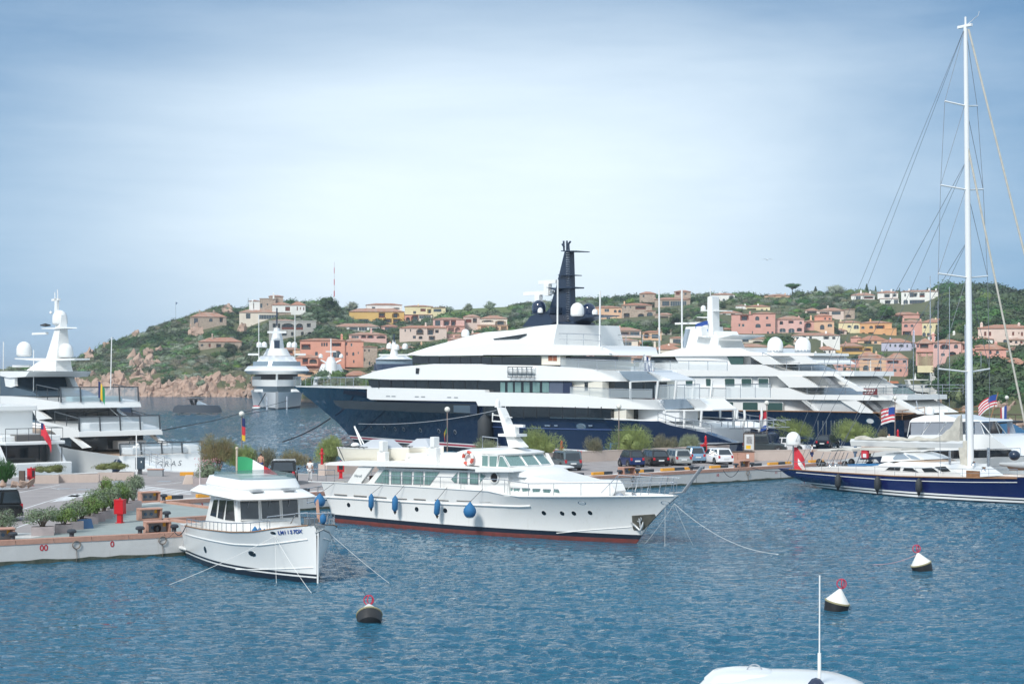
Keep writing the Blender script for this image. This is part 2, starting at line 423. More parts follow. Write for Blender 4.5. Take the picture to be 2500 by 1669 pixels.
def water_material():
 m=bpy.data.materials.new('harbour_water');m.use_nodes=True;t=m.node_tree;k=NB(t);b=t.nodes['Principled BSDF']
 tcn=k.n('ShaderNodeTexCoord')
 def noi(scale,st,det=4,dist=0.0,rot=0.0):
  mp=k.n('ShaderNodeMapping',ins={0:tcn.outputs['Object'],2:(0,0,rot),3:st})
  return k.n('ShaderNodeTexNoise',ins={'Vector':mp.outputs[0],'Scale':scale,'Detail':det,'Roughness':.55,'Distortion':dist}).outputs[0]
 big=noi(.035,(1,.55,1),3)
 mid=noi(.42,(.8,1.3,1),3,.3,.15)
 fine=noi(1.7,(.75,1.25,1),4,.5,-.2)
 tiny=noi(6.0,(.7,1.2,1),2,.4,.3)
 h=k.m('ADD',k.m('MULTIPLY',mid,.8),k.m('ADD',k.m('MULTIPLY',fine,.62),k.m('MULTIPLY',tiny,.10)))
 amp=k.m('MULTIPLY',k.m('MULTIPLY_ADD',big,1.1,.35),k.m('MULTIPLY_ADD',k.m('DIVIDE',k.m('SUBTRACT',k.n('ShaderNodeSeparateXYZ',ins={0:k.n('ShaderNodeNewGeometry').outputs['Position']}).outputs[1],130),250,clamp=True),3.2,1.0))
 bp=k.n('ShaderNodeBump',ins={'Height':k.m('MULTIPLY',h,amp),'Strength':1.0,'Distance':.65})
 t.links.new(bp.outputs[0],b.inputs['Normal'])
 c=k.mix(k.m('MULTIPLY_ADD',k.m('SUBTRACT',big,.5),2.2,.5,clamp=True),(.009,.076,.132),(.017,.115,.19))
 t.links.new(c,b.inputs['Base Color'])
 gy=k.n('ShaderNodeSeparateXYZ',ins={0:k.n('ShaderNodeNewGeometry').outputs['Position']});t.links.new(k.m('MULTIPLY_ADD',k.m('DIVIDE',k.m('SUBTRACT',gy.outputs[1],110),260,clamp=True),.03,.05),b.inputs['Roughness']);b.inputs['IOR'].default_value=1.333;b.inputs['Specular IOR Level'].default_value=.5
 return m
WATER=water_material()
import numpy as np
def water_mesh():
 rng=np.random.default_rng(4);NX,NY=620,640
 kx=(np.linspace(-250,2750,NX)-CX)/F;rows=np.linspace(1760,990,NY);D=HC*F/(rows-HY)
 Xg=kx[None,:]*D[:,None];Yg=np.repeat(D[:,None],NX,1);Z=np.zeros_like(Xg)
 for i in range(56):
  lam=.33*(7.5**rng.random()**1.25);th=rng.normal(0,.75)+.35;kk=2*np.pi/lam
  sl=.025*(1.15 if lam<1.1 else .8);Z+=sl/kk*np.sin(kk*(np.sin(th)*Xg+np.cos(th)*Yg)+rng.random()*6.28)*np.clip(lam/.33*170/Yg,.0,1)
 g=1+.75*np.sin(Xg*.11+1+.7*np.sin(Yg*.06))*np.sin(Yg*.045+.6*np.sin(Xg*.05));Z*=g*(1+np.clip((Yg-140)/120,0,1)*1.1)
 ed=np.minimum(np.minimum(np.arange(NX),NX-1-np.arange(NX))[None,:]/12,np.minimum(np.arange(NY),NY-1-np.arange(NY))[:,None]/12).clip(0,1);Z*=ed
 co=np.stack([Xg,Yg,Z],-1).reshape(-1,3);nv=len(co);idx=np.arange(NX*NY).reshape(NY,NX)
 q=np.stack([idx[:-1,:-1],idx[:-1,1:],idx[1:,1:],idx[1:,:-1]],-1).reshape(-1,4)
 out=np.array([(-9000,-300,0),(9000,-300,0),(9000,20000,0),(-9000,20000,0)],float);A,B,C_,D_=idx[0,0],idx[0,-1],idx[-1,-1],idx[-1,0]
 q=np.vstack([q,[(nv,nv+1,B,A),(nv+1,nv+2,C_,B),(nv+2,nv+3,D_,C_),(nv+3,nv,A,D_)]]);co=np.vstack([co,out])
 me=bpy.data.meshes.new('water');me.vertices.add(len(co));me.vertices.foreach_set('co',co.ravel());me.loops.add(q.size);me.loops.foreach_set('vertex_index',q.ravel().astype(np.int32))
 me.polygons.add(len(q));me.polygons.foreach_set('loop_start',np.arange(0,q.size,4,dtype=np.int32));me.update(calc_edges=True);me.shade_smooth();me.materials.append(WATER)
 o=bpy.data.objects.new('water',me);link(o);return o
tag(water_mesh(),kind='structure')
mb=MB().quad((-9000,-300,-9),(9000,-300,-9),(9000,20000,-9),(-9000,20000,-9))
tag(mb.build('seabed',mat('seabed_mud',(.02,.05,.05),.9)),kind='structure')
# ================================================================ hills
SKY_T=zz('# -700,800 -300,830 0,905')+zz('A 150,1005 450,985 610,915 800,835 1050,755 1200,665 1440,565 1600,495 1700,425 1850,385 2000,355 2160,300')+zz('M 280,290 480,235 600,270 760,285 1180,200 1500,215 G 380,95 550,170 700,195')+zz('# 960,760 1010,752')+zz('G 1360,190 1500,150 1700,135 2100,115 H 400,650 650,620 880,590 1200,600 1600,580 2050,560 J 850,90 1250,85 1480,85 1800,90 2100,75 K 400,230 700,245 1000,240 1080,205 1300,185 1500,185 1700,210 1960,265')+[(2700,720),(3000,760),(3500,850)]
SHORE_T=[(-700,900),(-300,760),(0,650),(90,612),(250,612),(600,605),(680,520),(800,470),(1000,440),(2000,440),(2045,525),(2288,525),(2306,330),(2400,292),(2500,280),(3000,260),(3500,260)]
CREST_T=[(-700,1000),(-300,860),(0,700),(60,690),(200,715),(400,750),(600,770),(1000,800),(1500,820),(2000,820),(2300,780),(2500,730),(3500,650)]
TREEH=22
def crest_z(px):
 D=lerp_tab(CREST_T,px);return HC+(HY-(lerp_tab(SKY_T,px)+TREEH*min(1,max(0,(px-20)/120))))/F*D
def prof(px,u):
 u=max(u,0)
 cz=max(crest_z(px),.2)
 lead=min(5.0,cz*.6)*(1-math.exp(-u*26))
 return-1.2+1.2*min(1,u*40)+lead+(cz-lead)*(u**1.06)if u<=1 else 0
def ground_z(px,D):
 a,b=lerp_tab(SHORE_T,px),lerp_tab(CREST_T,px);u=(D-a)/(b-a)
 if u<0:return max(-4,u*60-1.2)
 if u<=1:z=prof(px,u)
 else:z=crest_z(px)-(u-1)**1.5*9-(u-1)*4
 X=(px-CX)/F*D
 n=noise.noise(Vector((X*.018,D*.018,3)))*2.2*min(1,u*6)
 return z+n
def on_hill(px,py):
 """distance and height where the line of sight through a photo pixel meets the hill"""
 a,b=lerp_tab(SHORE_T,px),lerp_tab(CREST_T,px)
 for i in range(241):
  D=a+(b-a)*i/240*1.05;z=ground_z(px,D)
  if HY-(z-HC)/D*F<=py:return D,z
 return b,ground_z(px,b)
PXS=[-700+i*40 for i in range(18)]+[0+i*6 for i in range(108)]+[648+i*16 for i in range(118)]+[2540+i*60 for i in range(17)]
US=[-.12,-.06,-.03,-.012]+[(i/70)**1.25 for i in range(71)]+[1.04,1.1,1.2,1.4,1.8,2.6]
mb=MB();vs=[]
for px in PXS:
 a,b=lerp_tab(SHORE_T,px),lerp_tab(CREST_T,px)
 for u in US:
  D=a+(b-a)*u;X=(px-CX)/F*D;z=ground_z(px,D)
  if 0<px<640 and-.01<=u<.35:
   fade=max(0,1-u/.35)*min(1,px/60)*min(1,(640-px)/40)
   q=Vector((X*.085,D*.085,z*.11));r=0
   r=(abs(noise.noise(q))*5+abs(noise.noise(q*2.3))*2.6+abs(noise.noise(q*5.1))*1.4)
   z+=(r-1.2)*fade;X+=noise.noise(q*2+Vector((9,1,2)))*2.2*fade;D+=noise.noise(q*2+Vector((1,7,2)))*2.5*fade
  vs.append((X,D,z))
nu=len(US)
mb.add(vs,[(i*nu+j,(i+1)*nu+j,(i+1)*nu+j+1,i*nu+j+1)for i in range(len(PXS)-1)for j in range(nu-1)])
def hill_material():
 m=bpy.data.materials.new('hillside');m.use_nodes=True;t=m.node_tree;k=NB(t);b=t.nodes['Principled BSDF']
 geo=k.n('ShaderNodeNewGeometry');sp=k.n('ShaderNodeSeparateXYZ',ins={0:geo.outputs['Position']})
 n1=k.n('ShaderNodeTexNoise',ins={'Vector':geo.outputs['Position'],'Scale':.06,'Detail':5}).outputs[0]
 n2=k.n('ShaderNodeTexNoise',ins={'Vector':geo.outputs['Position'],'Scale':.5,'Detail':6,'Roughness':.7}).outputs[0]
 green=k.mix(n1,(.045,.075,.022),(.10,.115,.045))
 green=k.mix(k.m('MULTIPLY',n2,.6),green,(.15,.13,.08))
 rock=k.mix(k.m('MULTIPLY_ADD',k.m('SUBTRACT',n2,.5),3,.5,clamp=True),(.46,.31,.23),(.25,.18,.145))
 dark=k.mix(k.m('MULTIPLY_ADD',sp.outputs[2],-1.6,1.2,clamp=True),rock,(.07,.06,.05))
 e=k.m('ADD',k.m('MULTIPLY',n1,16),-2.5)
 f=k.m('MULTIPLY',k.m('MULTIPLY',k.m('SUBTRACT',e,sp.outputs[2]),.8,clamp=True),k.m('MULTIPLY',k.m('SUBTRACT',-82,sp.outputs[0]),.1,clamp=True))
 lim=k.m('MULTIPLY_ADD',k.m('MULTIPLY',k.m('ADD',sp.outputs[0],130),.05,clamp=True),-7.0,0);f=k.m('MULTIPLY',f,k.m('MULTIPLY',k.m('SUBTRACT',k.m('ADD',lim,11),sp.outputs[2]),.6,clamp=True));f2=k.m('MULTIPLY',k.m('SUBTRACT',1.5,sp.outputs[2]),1.0,clamp=True)
 col=k.mix(k.m('MAXIMUM',f,f2),green,dark)
 t.links.new(col,b.inputs['Base Color']);b.inputs['Roughness'].default_value=.95
 bp=k.n('ShaderNodeBump',ins={'Height':n2,'Strength':.7,'Distance':.8});t.links.new(bp.outputs[0],b.inputs['Normal'])
 return m
tag(mb.build('hillside',hill_material(),smooth=30),kind='structure')
# ================================================================ scattering (one stuff object of instances)
PROTO={}
def proto_collection(name,objs):
 c=bpy.data.collections.new(name)
 for o in objs:
  for uc in list(o.users_collection):uc.objects.unlink(o)
  c.objects.link(o)
 return c
def scatter(name,coll,pts,extra=None):
 """pts: (x, y, z, scale, rot, kind)"""
 me=bpy.data.meshes.new(name);me.from_pydata([p[:3]for p in pts],[],[])
 for an,ty in(('sc','FLOAT_VECTOR'),('rt','FLOAT_VECTOR'),('kd','INT')):me.attributes.new(an,ty,'POINT')
 sc=[];rt=[]
 for p in pts:
  s=p[3];s=s if isinstance(s,tuple)else(s,s,s);sc+=s
  r=p[4];rt+=(r if isinstance(r,tuple)else(0,0,r))
 me.attributes['sc'].data.foreach_set('vector',sc);me.attributes['rt'].data.foreach_set('vector',rt)
 me.attributes['kd'].data.foreach_set('value',[p[5]for p in pts])
 o=bpy.data.objects.new(name,me);link(o)
 g=bpy.data.node_groups.new(name,'GeometryNodeTree')
 g.interface.new_socket('Geometry',in_out='INPUT',socket_type='NodeSocketGeometry')
 g.interface.new_socket('Geometry',in_out='OUTPUT',socket_type='NodeSocketGeometry')
 k=NB(g);gi=k.n('NodeGroupInput');go=k.n('NodeGroupOutput')
 ci=k.n('GeometryNodeCollectionInfo');ci.inputs['Collection'].default_value=coll;ci.inputs['Separate Children'].default_value=True;ci.inputs['Reset Children'].default_value=True
 def attr(n,ty):
  a=k.n('GeometryNodeInputNamedAttribute',data_type=ty);a.inputs['Name'].default_value=n;return a.outputs[0]
 ip=k.n('GeometryNodeInstanceOnPoints',ins={'Points':gi.outputs[0],'Instance':ci.outputs[0],'Scale':attr('sc','FLOAT_VECTOR')})
 ip.inputs['Pick Instance'].default_value=True
 g.links.new(attr('kd','INT'),ip.inputs['Instance Index'])
 e2r=k.n('FunctionNodeEulerToRotation',ins={0:attr('rt','FLOAT_VECTOR')});g.links.new(e2r.outputs[0],ip.inputs['Rotation'])
 g.links.new(ip.outputs[0],go.inputs[0])
 md=o.modifiers.new('scatter','NODES');md.node_group=g
 o['kind']='stuff';return o
def leaf_blob(mb,c,rx,ry,rz,n,ls,rnd,m=None,inner=.55,droop=0.0,up=.0):
 """n small leaf-sized faces spread through the shell of an uneven crown"""
 sd=Vector((rnd.uniform(-50,50),rnd.uniform(-50,50),rnd.uniform(-50,50)))
 for _ in range(n):
  z=rnd.uniform(-.35,1);a=rnd.uniform(0,2*math.pi);q=math.sqrt(max(0,1-z*z))
  d=Vector((q*math.cos(a),q*math.sin(a),z))
  r=(rnd.uniform(inner,1.0)**.6)*(1+.45*noise.noise(d*1.7+sd)+.25*noise.noise(d*4+sd))
  p=Vector(c)+Vector((d.x*rx*r,d.y*ry*r,d.z*rz*r))
  nrm=(d+Vector((rnd.uniform(-1,1),rnd.uniform(-1,1),rnd.uniform(-.6,1)))*.8).normalized()
  u=nrm.cross(Vector((0,0,1))if abs(nrm.z)<.9 else Vector((1,0,0))).normalized();w=nrm.cross(u)
  b=rnd.uniform(0,6.28);u,w=u*math.cos(b)+w*math.sin(b),w*math.cos(b)-u*math.sin(b)
  s=ls*rnd.uniform(.6,1.3)
  mb.add([p-u*s*.5,p+w*s*.32,p+u*s*.5,p-w*s*.32],[(0,1,2,3)],m)
def core(mb,c,rx,ry,rz,rnd,m=None):
 sd=Vector((rnd.uniform(-50,50),)*3);vs=[];fs=[];N,K=10,7
 for i in range(K):
  th=math.pi*(i+.5)/K
  for j in range(N):
   a=2*math.pi*j/N;d=Vector((math.sin(th)*math.cos(a),math.sin(th)*math.sin(a),math.cos(th)))
   r=.72*(1+.45*noise.noise(d*1.7+sd))
   vs.append((c[0]+d.x*rx*r,c[1]+d.y*ry*r,c[2]+d.z*rz*r))
 for i in range(K-1):
  for j in range(N):fs.append((i*N+j,i*N+(j+1)%N,(i+1)*N+(j+1)%N,(i+1)*N+j))
 fs.append(tuple(range(N)));fs.append(tuple((K-1)*N+j for j in range(N-1,-1,-1)))
 mb.add(vs,fs,m)
LEAFD=mat('evergreen_leaves',(.045,.085,.030),.65,randv=.7,spec=.25)
LEAFM=mat('maquis_leaves',(.080,.130,.045),.65,randv=.8,spec=.25)
LEAFO=mat('olive_leaves',(.17,.205,.14),.6,randv=.5,spec=.3)
LEAFB=mat('dry_scrub',(.16,.15,.095),.8,randv=.5)
BARK=mat('bark',(.11,.085,.065),.9,bump=.5)
protos=[]
for i,(lm,n,ls)in enumerate([(LEAFD,460,.17),(LEAFM,460,.16),(LEAFO,520,.14),(LEAFM,460,.16),(LEAFD,460,.17),(LEAFB,380,.15)]):
 rnd=random.Random(i+11);mb=MB()
 for j in range(3):
  c=(rnd.uniform(-.35,.35),rnd.uniform(-.35,.35),rnd.uniform(.15,.45));r=rnd.uniform(.5,.72)
  core(mb,c,r,r,r*.75,rnd,lm);leaf_blob(mb,c,r,r,r*.78,n//3,ls,rnd,lm)
 protos.append(mb.build('clump%d'%i,lm))
CLUMPS=proto_collection('clumps',protos)
# houses keep the scrub out of their footprints (filled in by the house table below)
HOUSE_SPOTS=[]
# ================================================================ the town
def wallmat(n,c,v=.16,stone=False):
 c=tuple(min(.85,x*1.18+.02)for x in c)
 return mat(n,c,.9,var=v,vscale=.25 if not stone else 1.6,bump=.35 if not stone else .9,bscale=4,streak=.35 if not stone else .1,col2=None if not stone else tuple(x*.55 for x in c))
WM=dict(pink=wallmat('pink_render',(.56,.30,.25)),rose=wallmat('rose_render',(.60,.37,.33)),peach=wallmat('peach_render',(.62,.40,.26)),salmon=wallmat('salmon_render',(.58,.27,.19)),yellow=wallmat('yellow_render',(.62,.40,.13)),pale=wallmat('pale_yellow_render',(.66,.58,.36)),cream=wallmat('cream_render',(.66,.59,.50)),white=wallmat('white_render',(.74,.72,.68)),stone=wallmat('granite_wall',(.43,.34,.27),stone=True),grey=wallmat('bare_concrete',(.36,.35,.33)),blush=wallmat('blush_render',(.60,.48,.42)),lilac=wallmat('lilac_render',(.46,.46,.58)),orange=wallmat('orange_render',(.62,.34,.16)))
def roofmat():
 m=bpy.data.materials.new('roof_tiles');m.use_nodes=True;t=m.node_tree;k=NB(t);b=t.nodes['Principled BSDF']
 tcn=k.n('ShaderNodeTexCoord');oi=k.n('ShaderNodeObjectInfo')
 n1=k.n('ShaderNodeTexNoise',ins={'Vector':tcn.outputs['Object'],'Scale':.6,'Detail':5}).outputs[0]
 n2=k.n('ShaderNodeTexNoise',ins={'Vector':tcn.outputs['Object'],'Scale':5,'Detail':3}).outputs[0]
 c=k.mix(k.m('MULTIPLY_ADD',k.m('SUBTRACT',n2,.5),2.5,.5,clamp=True),(.50,.215,.13),(.36,.19,.135))
 c=k.mix(k.m('MULTIPLY_ADD',k.m('SUBTRACT',n1,.5),3,k.m('MULTIPLY',oi.outputs['Random'],.55),clamp=True),c,(.42,.31,.25))
 w=k.n('ShaderNodeTexWave',ins={'Vector':tcn.outputs['Object'],'Scale':1.1},wave_type='BANDS',bands_direction='X')
 bp=k.n('ShaderNodeBump',ins={'Height':w.outputs[1],'Strength':.8,'Distance':.12});t.links.new(bp.outputs[0],b.inputs['Normal'])
 t.links.new(c,b.inputs['Base Color']);b.inputs['Roughness'].default_value=.9;return m
ROOF=roofmat()
WDARK=mat('dark_interior',(.03,.028,.028),.8)
WGLASS=mat('house_glass',(.07,.10,.12),.08,spec=.8,var=.5,vscale=.8)
SHUT=mat('brown_shutter',(.16,.05,.035),.7)
FRAMEW=mat('window_frame_cream',(.60,.55,.48),.7)
TIMB=mat('old_timber',(.10,.075,.06),.85)
def wall_holes(mb,s0,s1,z0,z1,holes,y,m):
 """a wall face at y with real openings"""
 xs=sorted(set([s0,s1]+[h[0]for h in holes]+[h[1]for h in holes]));zs=sorted(set([z0,z1]+[h[2]for h in holes]+[h[3]for h in holes]))
 for a,b in zip(xs,xs[1:]):
  for c,d in zip(zs,zs[1:]):
   mx,mz=(a+b)/2,(c+d)/2
   if any(h[0]<mx<h[1]and h[2]<mz<h[3]for h in holes):continue
   mb.quad((a,y,c),(b,y,c),(b,y,d),(a,y,d),m)
def hip(mb,s0,s1,y0,y1,z,rise,m,o=.28,t=.14):
 s0-=o;s1+=o;y0-=o;y1+=o;w=s1-s0;d=y1-y0;k=min(w,d)/2*.96
 a=[(s0,y0,z),(s1,y0,z),(s1,y1,z),(s0,y1,z)];b=[(x,y,z+t)for x,y,_ in a]
 if w>=d:r=[(s0+k,(y0+y1)/2,z+t+rise),(s1-k,(y0+y1)/2,z+t+rise)];f=[(4,5,9,8),(5,6,9),(6,7,8,9),(7,4,8)]
 else:r=[((s0+s1)/2,y0+k,z+t+rise),((s0+s1)/2,y1-k,z+t+rise)];f=[(4,5,8),(5,6,9,8),(6,7,9),(7,4,8,9)]
 mb.add(a+b+r,[(0,3,2,1),(0,1,5,4),(1,2,6,5),(2,3,7,6),(3,0,4,7)]+f,m)
def shed(mb,s0,s1,y0,y1,z,rise,m,o=.4,t=.14):
 s0-=o;s1+=o;y0-=o
 mb.hexa([(s0,y0,z),(s1,y0,z),(s1,y1,z+rise),(s0,y1,z+rise),(s0,y0,z+t),(s1,y0,z+t),(s1,y1,z+rise+t),(s0,y1,z+rise+t)],m)
hr=random.Random(5)
def house(zk,cx,by,label,blocks,chim=(),yaw=None,name='house',group='hillside houses'):
 """blocks: colour, x0, x1, base, eave, ridge, setback, openings ('x0,z0,x1,z1,kind ...'), all traced in view zk"""
 Z=ZOOM[zk];X=lambda a:Z[0]+a*Z[2];Yp=lambda a:Z[1]+a*Z[2]
 px,py=X(cx),Yp(by);D,gz=on_hill(px,py)
 pos=P(px,py,D);HOUSE_SPOTS.append((px,D,(max(b[2]for b in blocks)-min(b[1]for b in blocks))*Z[2]/F*D/2+1.0))
 ang=(-math.atan2(px-CX,F))+(yaw if yaw is not None else hr.uniform(-.16,.16))
 fr=Fr(pos.x,pos.y,ang,-1)
 t=thing(name,label,'house',fr.o,ang,group)
 for bi,(colr,x0,x1,b_,e_,r_,back,ops)in enumerate(blocks):
  w=-back*1.0
  s0,zb=fr.hit(X(x0),Yp(b_),w);s1,_=fr.hit(X(x1),Yp(b_),w)
  _,ze=fr.hit(X((x0+x1)/2),Yp(e_),w);dep=max(5.0,min(9.0,(s1-s0)*.75));y0=-w*1.0;y0=back
  holes=[];mb=MB();kinds=[]
  for op in ops.split():
   q=op.split(',');a,c,b,d=map(float,q[:4]);kd=q[4]if len(q)>4 else 'w'
   h0,hz0=fr.hit(X(a),Yp(d),w);h1,hz1=fr.hit(X(b),Yp(c),w)
   h0=max(h0,s0+.12);h1=min(h1,s1-.12);hz1=min(hz1,ze-.1)
   if h1-h0>.3 and hz1-hz0>.3:holes.append((h0,h1,hz0,hz1));kinds.append(kd)
  zlow=zb-(3.5 if back==0 or b_>=by-3 else .3)
  wm=WM[colr];wall_holes(mb,s0,s1,zlow,ze,holes,y0,wm)
  mb.quad((s0,y0,zlow),(s0,y0+dep,zlow),(s0,y0+dep,ze),(s0,y0,ze),wm);mb.quad((s1,y0,zlow),(s1,y0+dep,zlow),(s1,y0+dep,ze),(s1,y0,ze),wm)
  mb.quad((s0,y0+dep,zlow),(s1,y0+dep,zlow),(s1,y0+dep,ze),(s0,y0+dep,ze),wm);mb.quad((s0,y0,ze),(s1,y0,ze),(s1,y0+dep,ze),(s0,y0+dep,ze),wm)
  for h,kd in zip(holes,kinds):
   dd=1.7 if kd in 'Lp' else .22
   a,b,c,d=h;ya=y0+dd
   for q in(((a,y0,c),(a,ya,c),(a,ya,d),(a,y0,d)),((b,y0,c),(b,ya,c),(b,ya,d),(b,y0,d)),((a,y0,c),(b,y0,c),(b,ya,c),(a,ya,c)),((a,y0,d),(b,y0,d),(b,ya,d),(a,ya,d))):mb.quad(*q,wm)
   if kd in 'L':
    mb.quad((a,ya,c),(b,ya,c),(b,ya,d),(a,ya,d),wm)
   if kd=='a' or kd=='L' and hr.random()<.5:
    n=6;r=(b-a)/2;hh=min(r,(d-c)*.45)
    for sg in(0,1):
     pts=[]
     for i in range(n+1):
      th=math.pi/2*i/n;xx=(a+b)/2+(r*math.cos(th))*(1 if sg else-1);pts.append((xx,y0-.012,d-hh+hh*math.sin(th)))
     cxn=(b if sg else a,y0-.012,d+.01)
     for p,q in zip(pts,pts[1:]):mb.add([cxn,p,q],[(0,1,2)],wm)
  mb.build('wall',wm,t)
  for h,kd in zip(holes,kinds):
   a,b,c,d=h;o=MB()
   if kd=='L':
    ya=y0+1.68;g=hr.uniform(.1,.25)*(b-a)
    o.box(a+g,b-g,ya-.03,ya+.0,c,c+(d-c)*.8);ob=o.build('window',WGLASS,t)
    rb=MB().box(a,b,y0+.02,y0+.08,c,c+min(.9,(d-c)*.4))if hr.random()<.5 else None
    if rb:rb.build('balcony_rail',[SHUT,TIMB,wm][hr.randrange(3)],t)
   else:
    ya=y0+.18;o.box(a,b,ya,ya+.03,c,d);ob=o.build('window' if kd!='s' else 'shutter',WGLASS if kd!='s' else SHUT,t)
    f=MB();n=max(1,round((b-a)/1.1))if kd!='s' else 1
    for i in range(n+1):xx=a+(b-a-.07)*i/n;f.box(xx,xx+.07,ya-.05,ya-.002,c,d)
    f.box(a,b,ya-.055,ya-.003,d-.08,d);f.box(a,b,ya-.055,ya-.003,c,c+.08)
    f.build('window_frame',[FRAMEW,TIMB,SHUT][hr.randrange(3)],ob)
  rise=max(.25,(e_-r_)*Z[2]/F*D*.85)
  rb=MB()
  if r_>=e_:rb.box(s0-.15,s1+.15,y0-.15,y0+dep+.15,ze,ze+.3,None);rb.build('parapet',wm,t)
  else:
   (shed if(s1-s0)>dep*2.2 and bi else hip)(rb,s0,s1,y0,y0+dep,ze+.003*bi,rise,ROOF);rb.build('roof',ROOF,t)
 for(a,b,c)in chim:
  s,z=fr.hit(X(a),Yp(b),0,3.0);_,zt=fr.hit(X(a),Yp(c),0,3.0);wm=WM[blocks[0][0]];w=.45
  m=MB();m.hexa([(s-w,2.6,z-1.2),(s+w,2.6,z-1.2),(s+w,3.4,z-1.2),(s-w,3.4,z-1.2),(s-w*.7,2.7,zt-.4),(s+w*.7,2.7,zt-.4),(s+w*.7,3.3,zt-.4),(s-w*.7,3.3,zt-.4)])
  m.add([(s-w,2.6,zt-.4),(s+w,2.6,zt-.4),(s+w,3.4,zt-.4),(s-w,3.4,zt-.4),(s,3,zt+.15)],[(0,1,4),(1,2,4),(2,3,4),(3,0,4),(3,2,1,0)])
  m.build('chimney',wm,t)
 return t
H=house
# --- headland and the west slope (view M)
H('M',320,560,'small stone house with tiled hip roof on the headland above a mossy terrace',[('stone',130,520,560,432,368,0,'155,445,200,510 325,448,365,485,a 442,440,480,490,L 190,545,235,575')],[(225,420,350),(385,400,350)],.1)
H('M',450,775,'low stone cottage with long wavy tiled roof on the headland slope',[('stone',205,690,775,712,655,0,'230,735,262,762,a 318,730,345,775,s 405,735,462,790,L 500,735,540,775')],[(357,680,615)],-.05)
H('M',1010,455,'castle-like stone and white villa with square tower crowning the west ridge',[('white',775,895,350,250,235,3,'812,275,830,335,s'),('stone',895,1075,350,225,226,3,'893,275,927,328,a 973,276,990,300'),('stone',1000,1160,260,195,178,5,'1070,238,1083,272 1036,185,1048,210'),('cream',665,1090,455,382,335,0,'740,392,790,450 880,408,1088,458'),('white',1035,1245,370,298,262,.5,'1183,316,1236,364,s'),('white',1245,1410,400,300,255,0,'1312,316,1324,358,s 1347,320,1359,352,s 1385,320,1397,356,s'),('stone',1090,1260,458,372,372,.8,'1172,415,1218,458')],[(812,345,232),(1050,195,155)],.0)
H('M',1260,660,'unfinished grey concrete building with empty window openings',[('grey',1000,1530,665,480,481,0,'1100,503,1126,578,L 1142,503,1280,572,L 1303,505,1382,576,L 1425,503,1470,546,L 1145,587,1202,642,L 1248,598,1276,642,L 1360,598,1390,668,L 1430,600,1484,652,L 1040,505,1078,575,L'),('grey',1040,1290,480,472,455,1,'')],[],.02)
# --- centre (view G)
H('G',440,790,'large salmon house with blue arched loggia behind the small white yacht',[('salmon',132,556,790,515,490,0,'140,548,228,600,L 330,535,345,568 352,535,368,568 375,535,392,568 430,535,522,590,L 270,620,300,660,a 440,610,520,680,a'),('salmon',556,735,760,520,487,.5,'562,535,578,560 612,540,630,570 570,625,586,655,a 628,625,648,658,a 636,700,650,728 680,620,692,645'),('stone',730,868,770,575,574,.6,'742,598,756,620 782,598,796,622 738,680,752,710 786,715,802,748'),('salmon',80,300,745,680,640,-2.5,'150,680,205,740,L 215,690,290,735,L'),('peach',90,620,845,795,770,-3.5,'170,808,265,845,L 420,800,520,840,L')],[(530,520,450),(340,780,640)],.04)
H('G',680,860,'low pink shed with plain sloping roof beside the dark bow',[('rose',588,800,940,850,800,0,'640,888,672,940')],[],.3)
H('G',640,418,'low white house with long roof and wide glass front below the yellow villa',[('white',455,890,418,382,345,0,'470,390,575,418 600,388,680,418 690,388,770,422 790,392,885,420,L')],[],.0)
H('G',780,530,'pink round-roofed house with verandah above the salmon house',[('rose',595,955,540,460,430,0,'620,470,690,492 710,462,760,492,L 770,462,832,492,L 860,470,945,495,L 745,535,810,558,L')],[(808,450,395)],.0)
H('G',870,355,'bright yellow villa with four deep loggias on the ridge',[('yellow',600,1125,365,240,200,0,'880,248,942,296,L 1008,248,1078,296,L 685,308,784,340 622,300,636,330 838,300,905,350,L 925,305,1005,345,L 1018,305,1090,345,L'),('white',770,1110,245,170,150,5,'820,188,852,214 1022,195,1090,220,L')],[],.05)
H('G',1240,345,'pale yellow house with orange ground floor and covered balconies',[('pale',1130,1395,265,188,172,1,'1210,232,1238,258 1280,208,1330,236,s 1345,212,1388,252,L'),('pale',1385,1520,270,200,198,0,'1405,212,1480,240'),('salmon',1128,1275,345,268,266,0,'1140,290,1180,330,L 1190,270,1270,330,L'),('cream',1262,1390,338,268,266,-.5,'1268,276,1380,306')],[(1260,185,160)],.0)
H('G',960,412,'small pink pavilion with flat eaves left of the round bush',[('rose',905,1075,430,380,360,0,'940,388,1020,418 1028,390,1060,418,L')],[],.0)
H('G',1330,520,'long blush house with two balconies and pointed chimneys',[('blush',1080,1530,500,395,365,0,'1128,405,1140,430 1180,405,1190,430 1240,402,1310,460,L 1345,402,1410,460,L 1420,410,1455,462,L 1208,468,1236,496 1262,470,1300,500,L 1360,470,1420,510,L'),('rose',1430,1760,530,475,445,1.5,'1440,480,1490,530,L 1540,490,1640,530,L')],[(1330,370,340),(1482,400,370)],.0)
H('G',1560,440,'pink terraced house with timber pergola and stacked balconies',[('rose',1400,1700,375,312,290,0,'1500,320,1560,370,L 1570,320,1620,372,L 1420,322,1470,372'),('pink',1530,1705,445,378,376,-1,'1545,392,1600,430,L 1612,388,1660,440,L')],[],.0)
H('G',1910,420,'long terraced house with two deep verandahs near the lawn',[('blush',1690,1850,352,290,262,0,'1710,308,1770,346,s 1780,300,1820,345,L'),('cream',1850,2110,365,305,268,0,'1865,318,1980,350,L 1995,322,2100,362,L'),('peach',1830,2117,420,368,366,-1.5,'1860,378,1920,412,L 1935,380,2030,414,L 2050,380,2105,415,L')],[],.0)
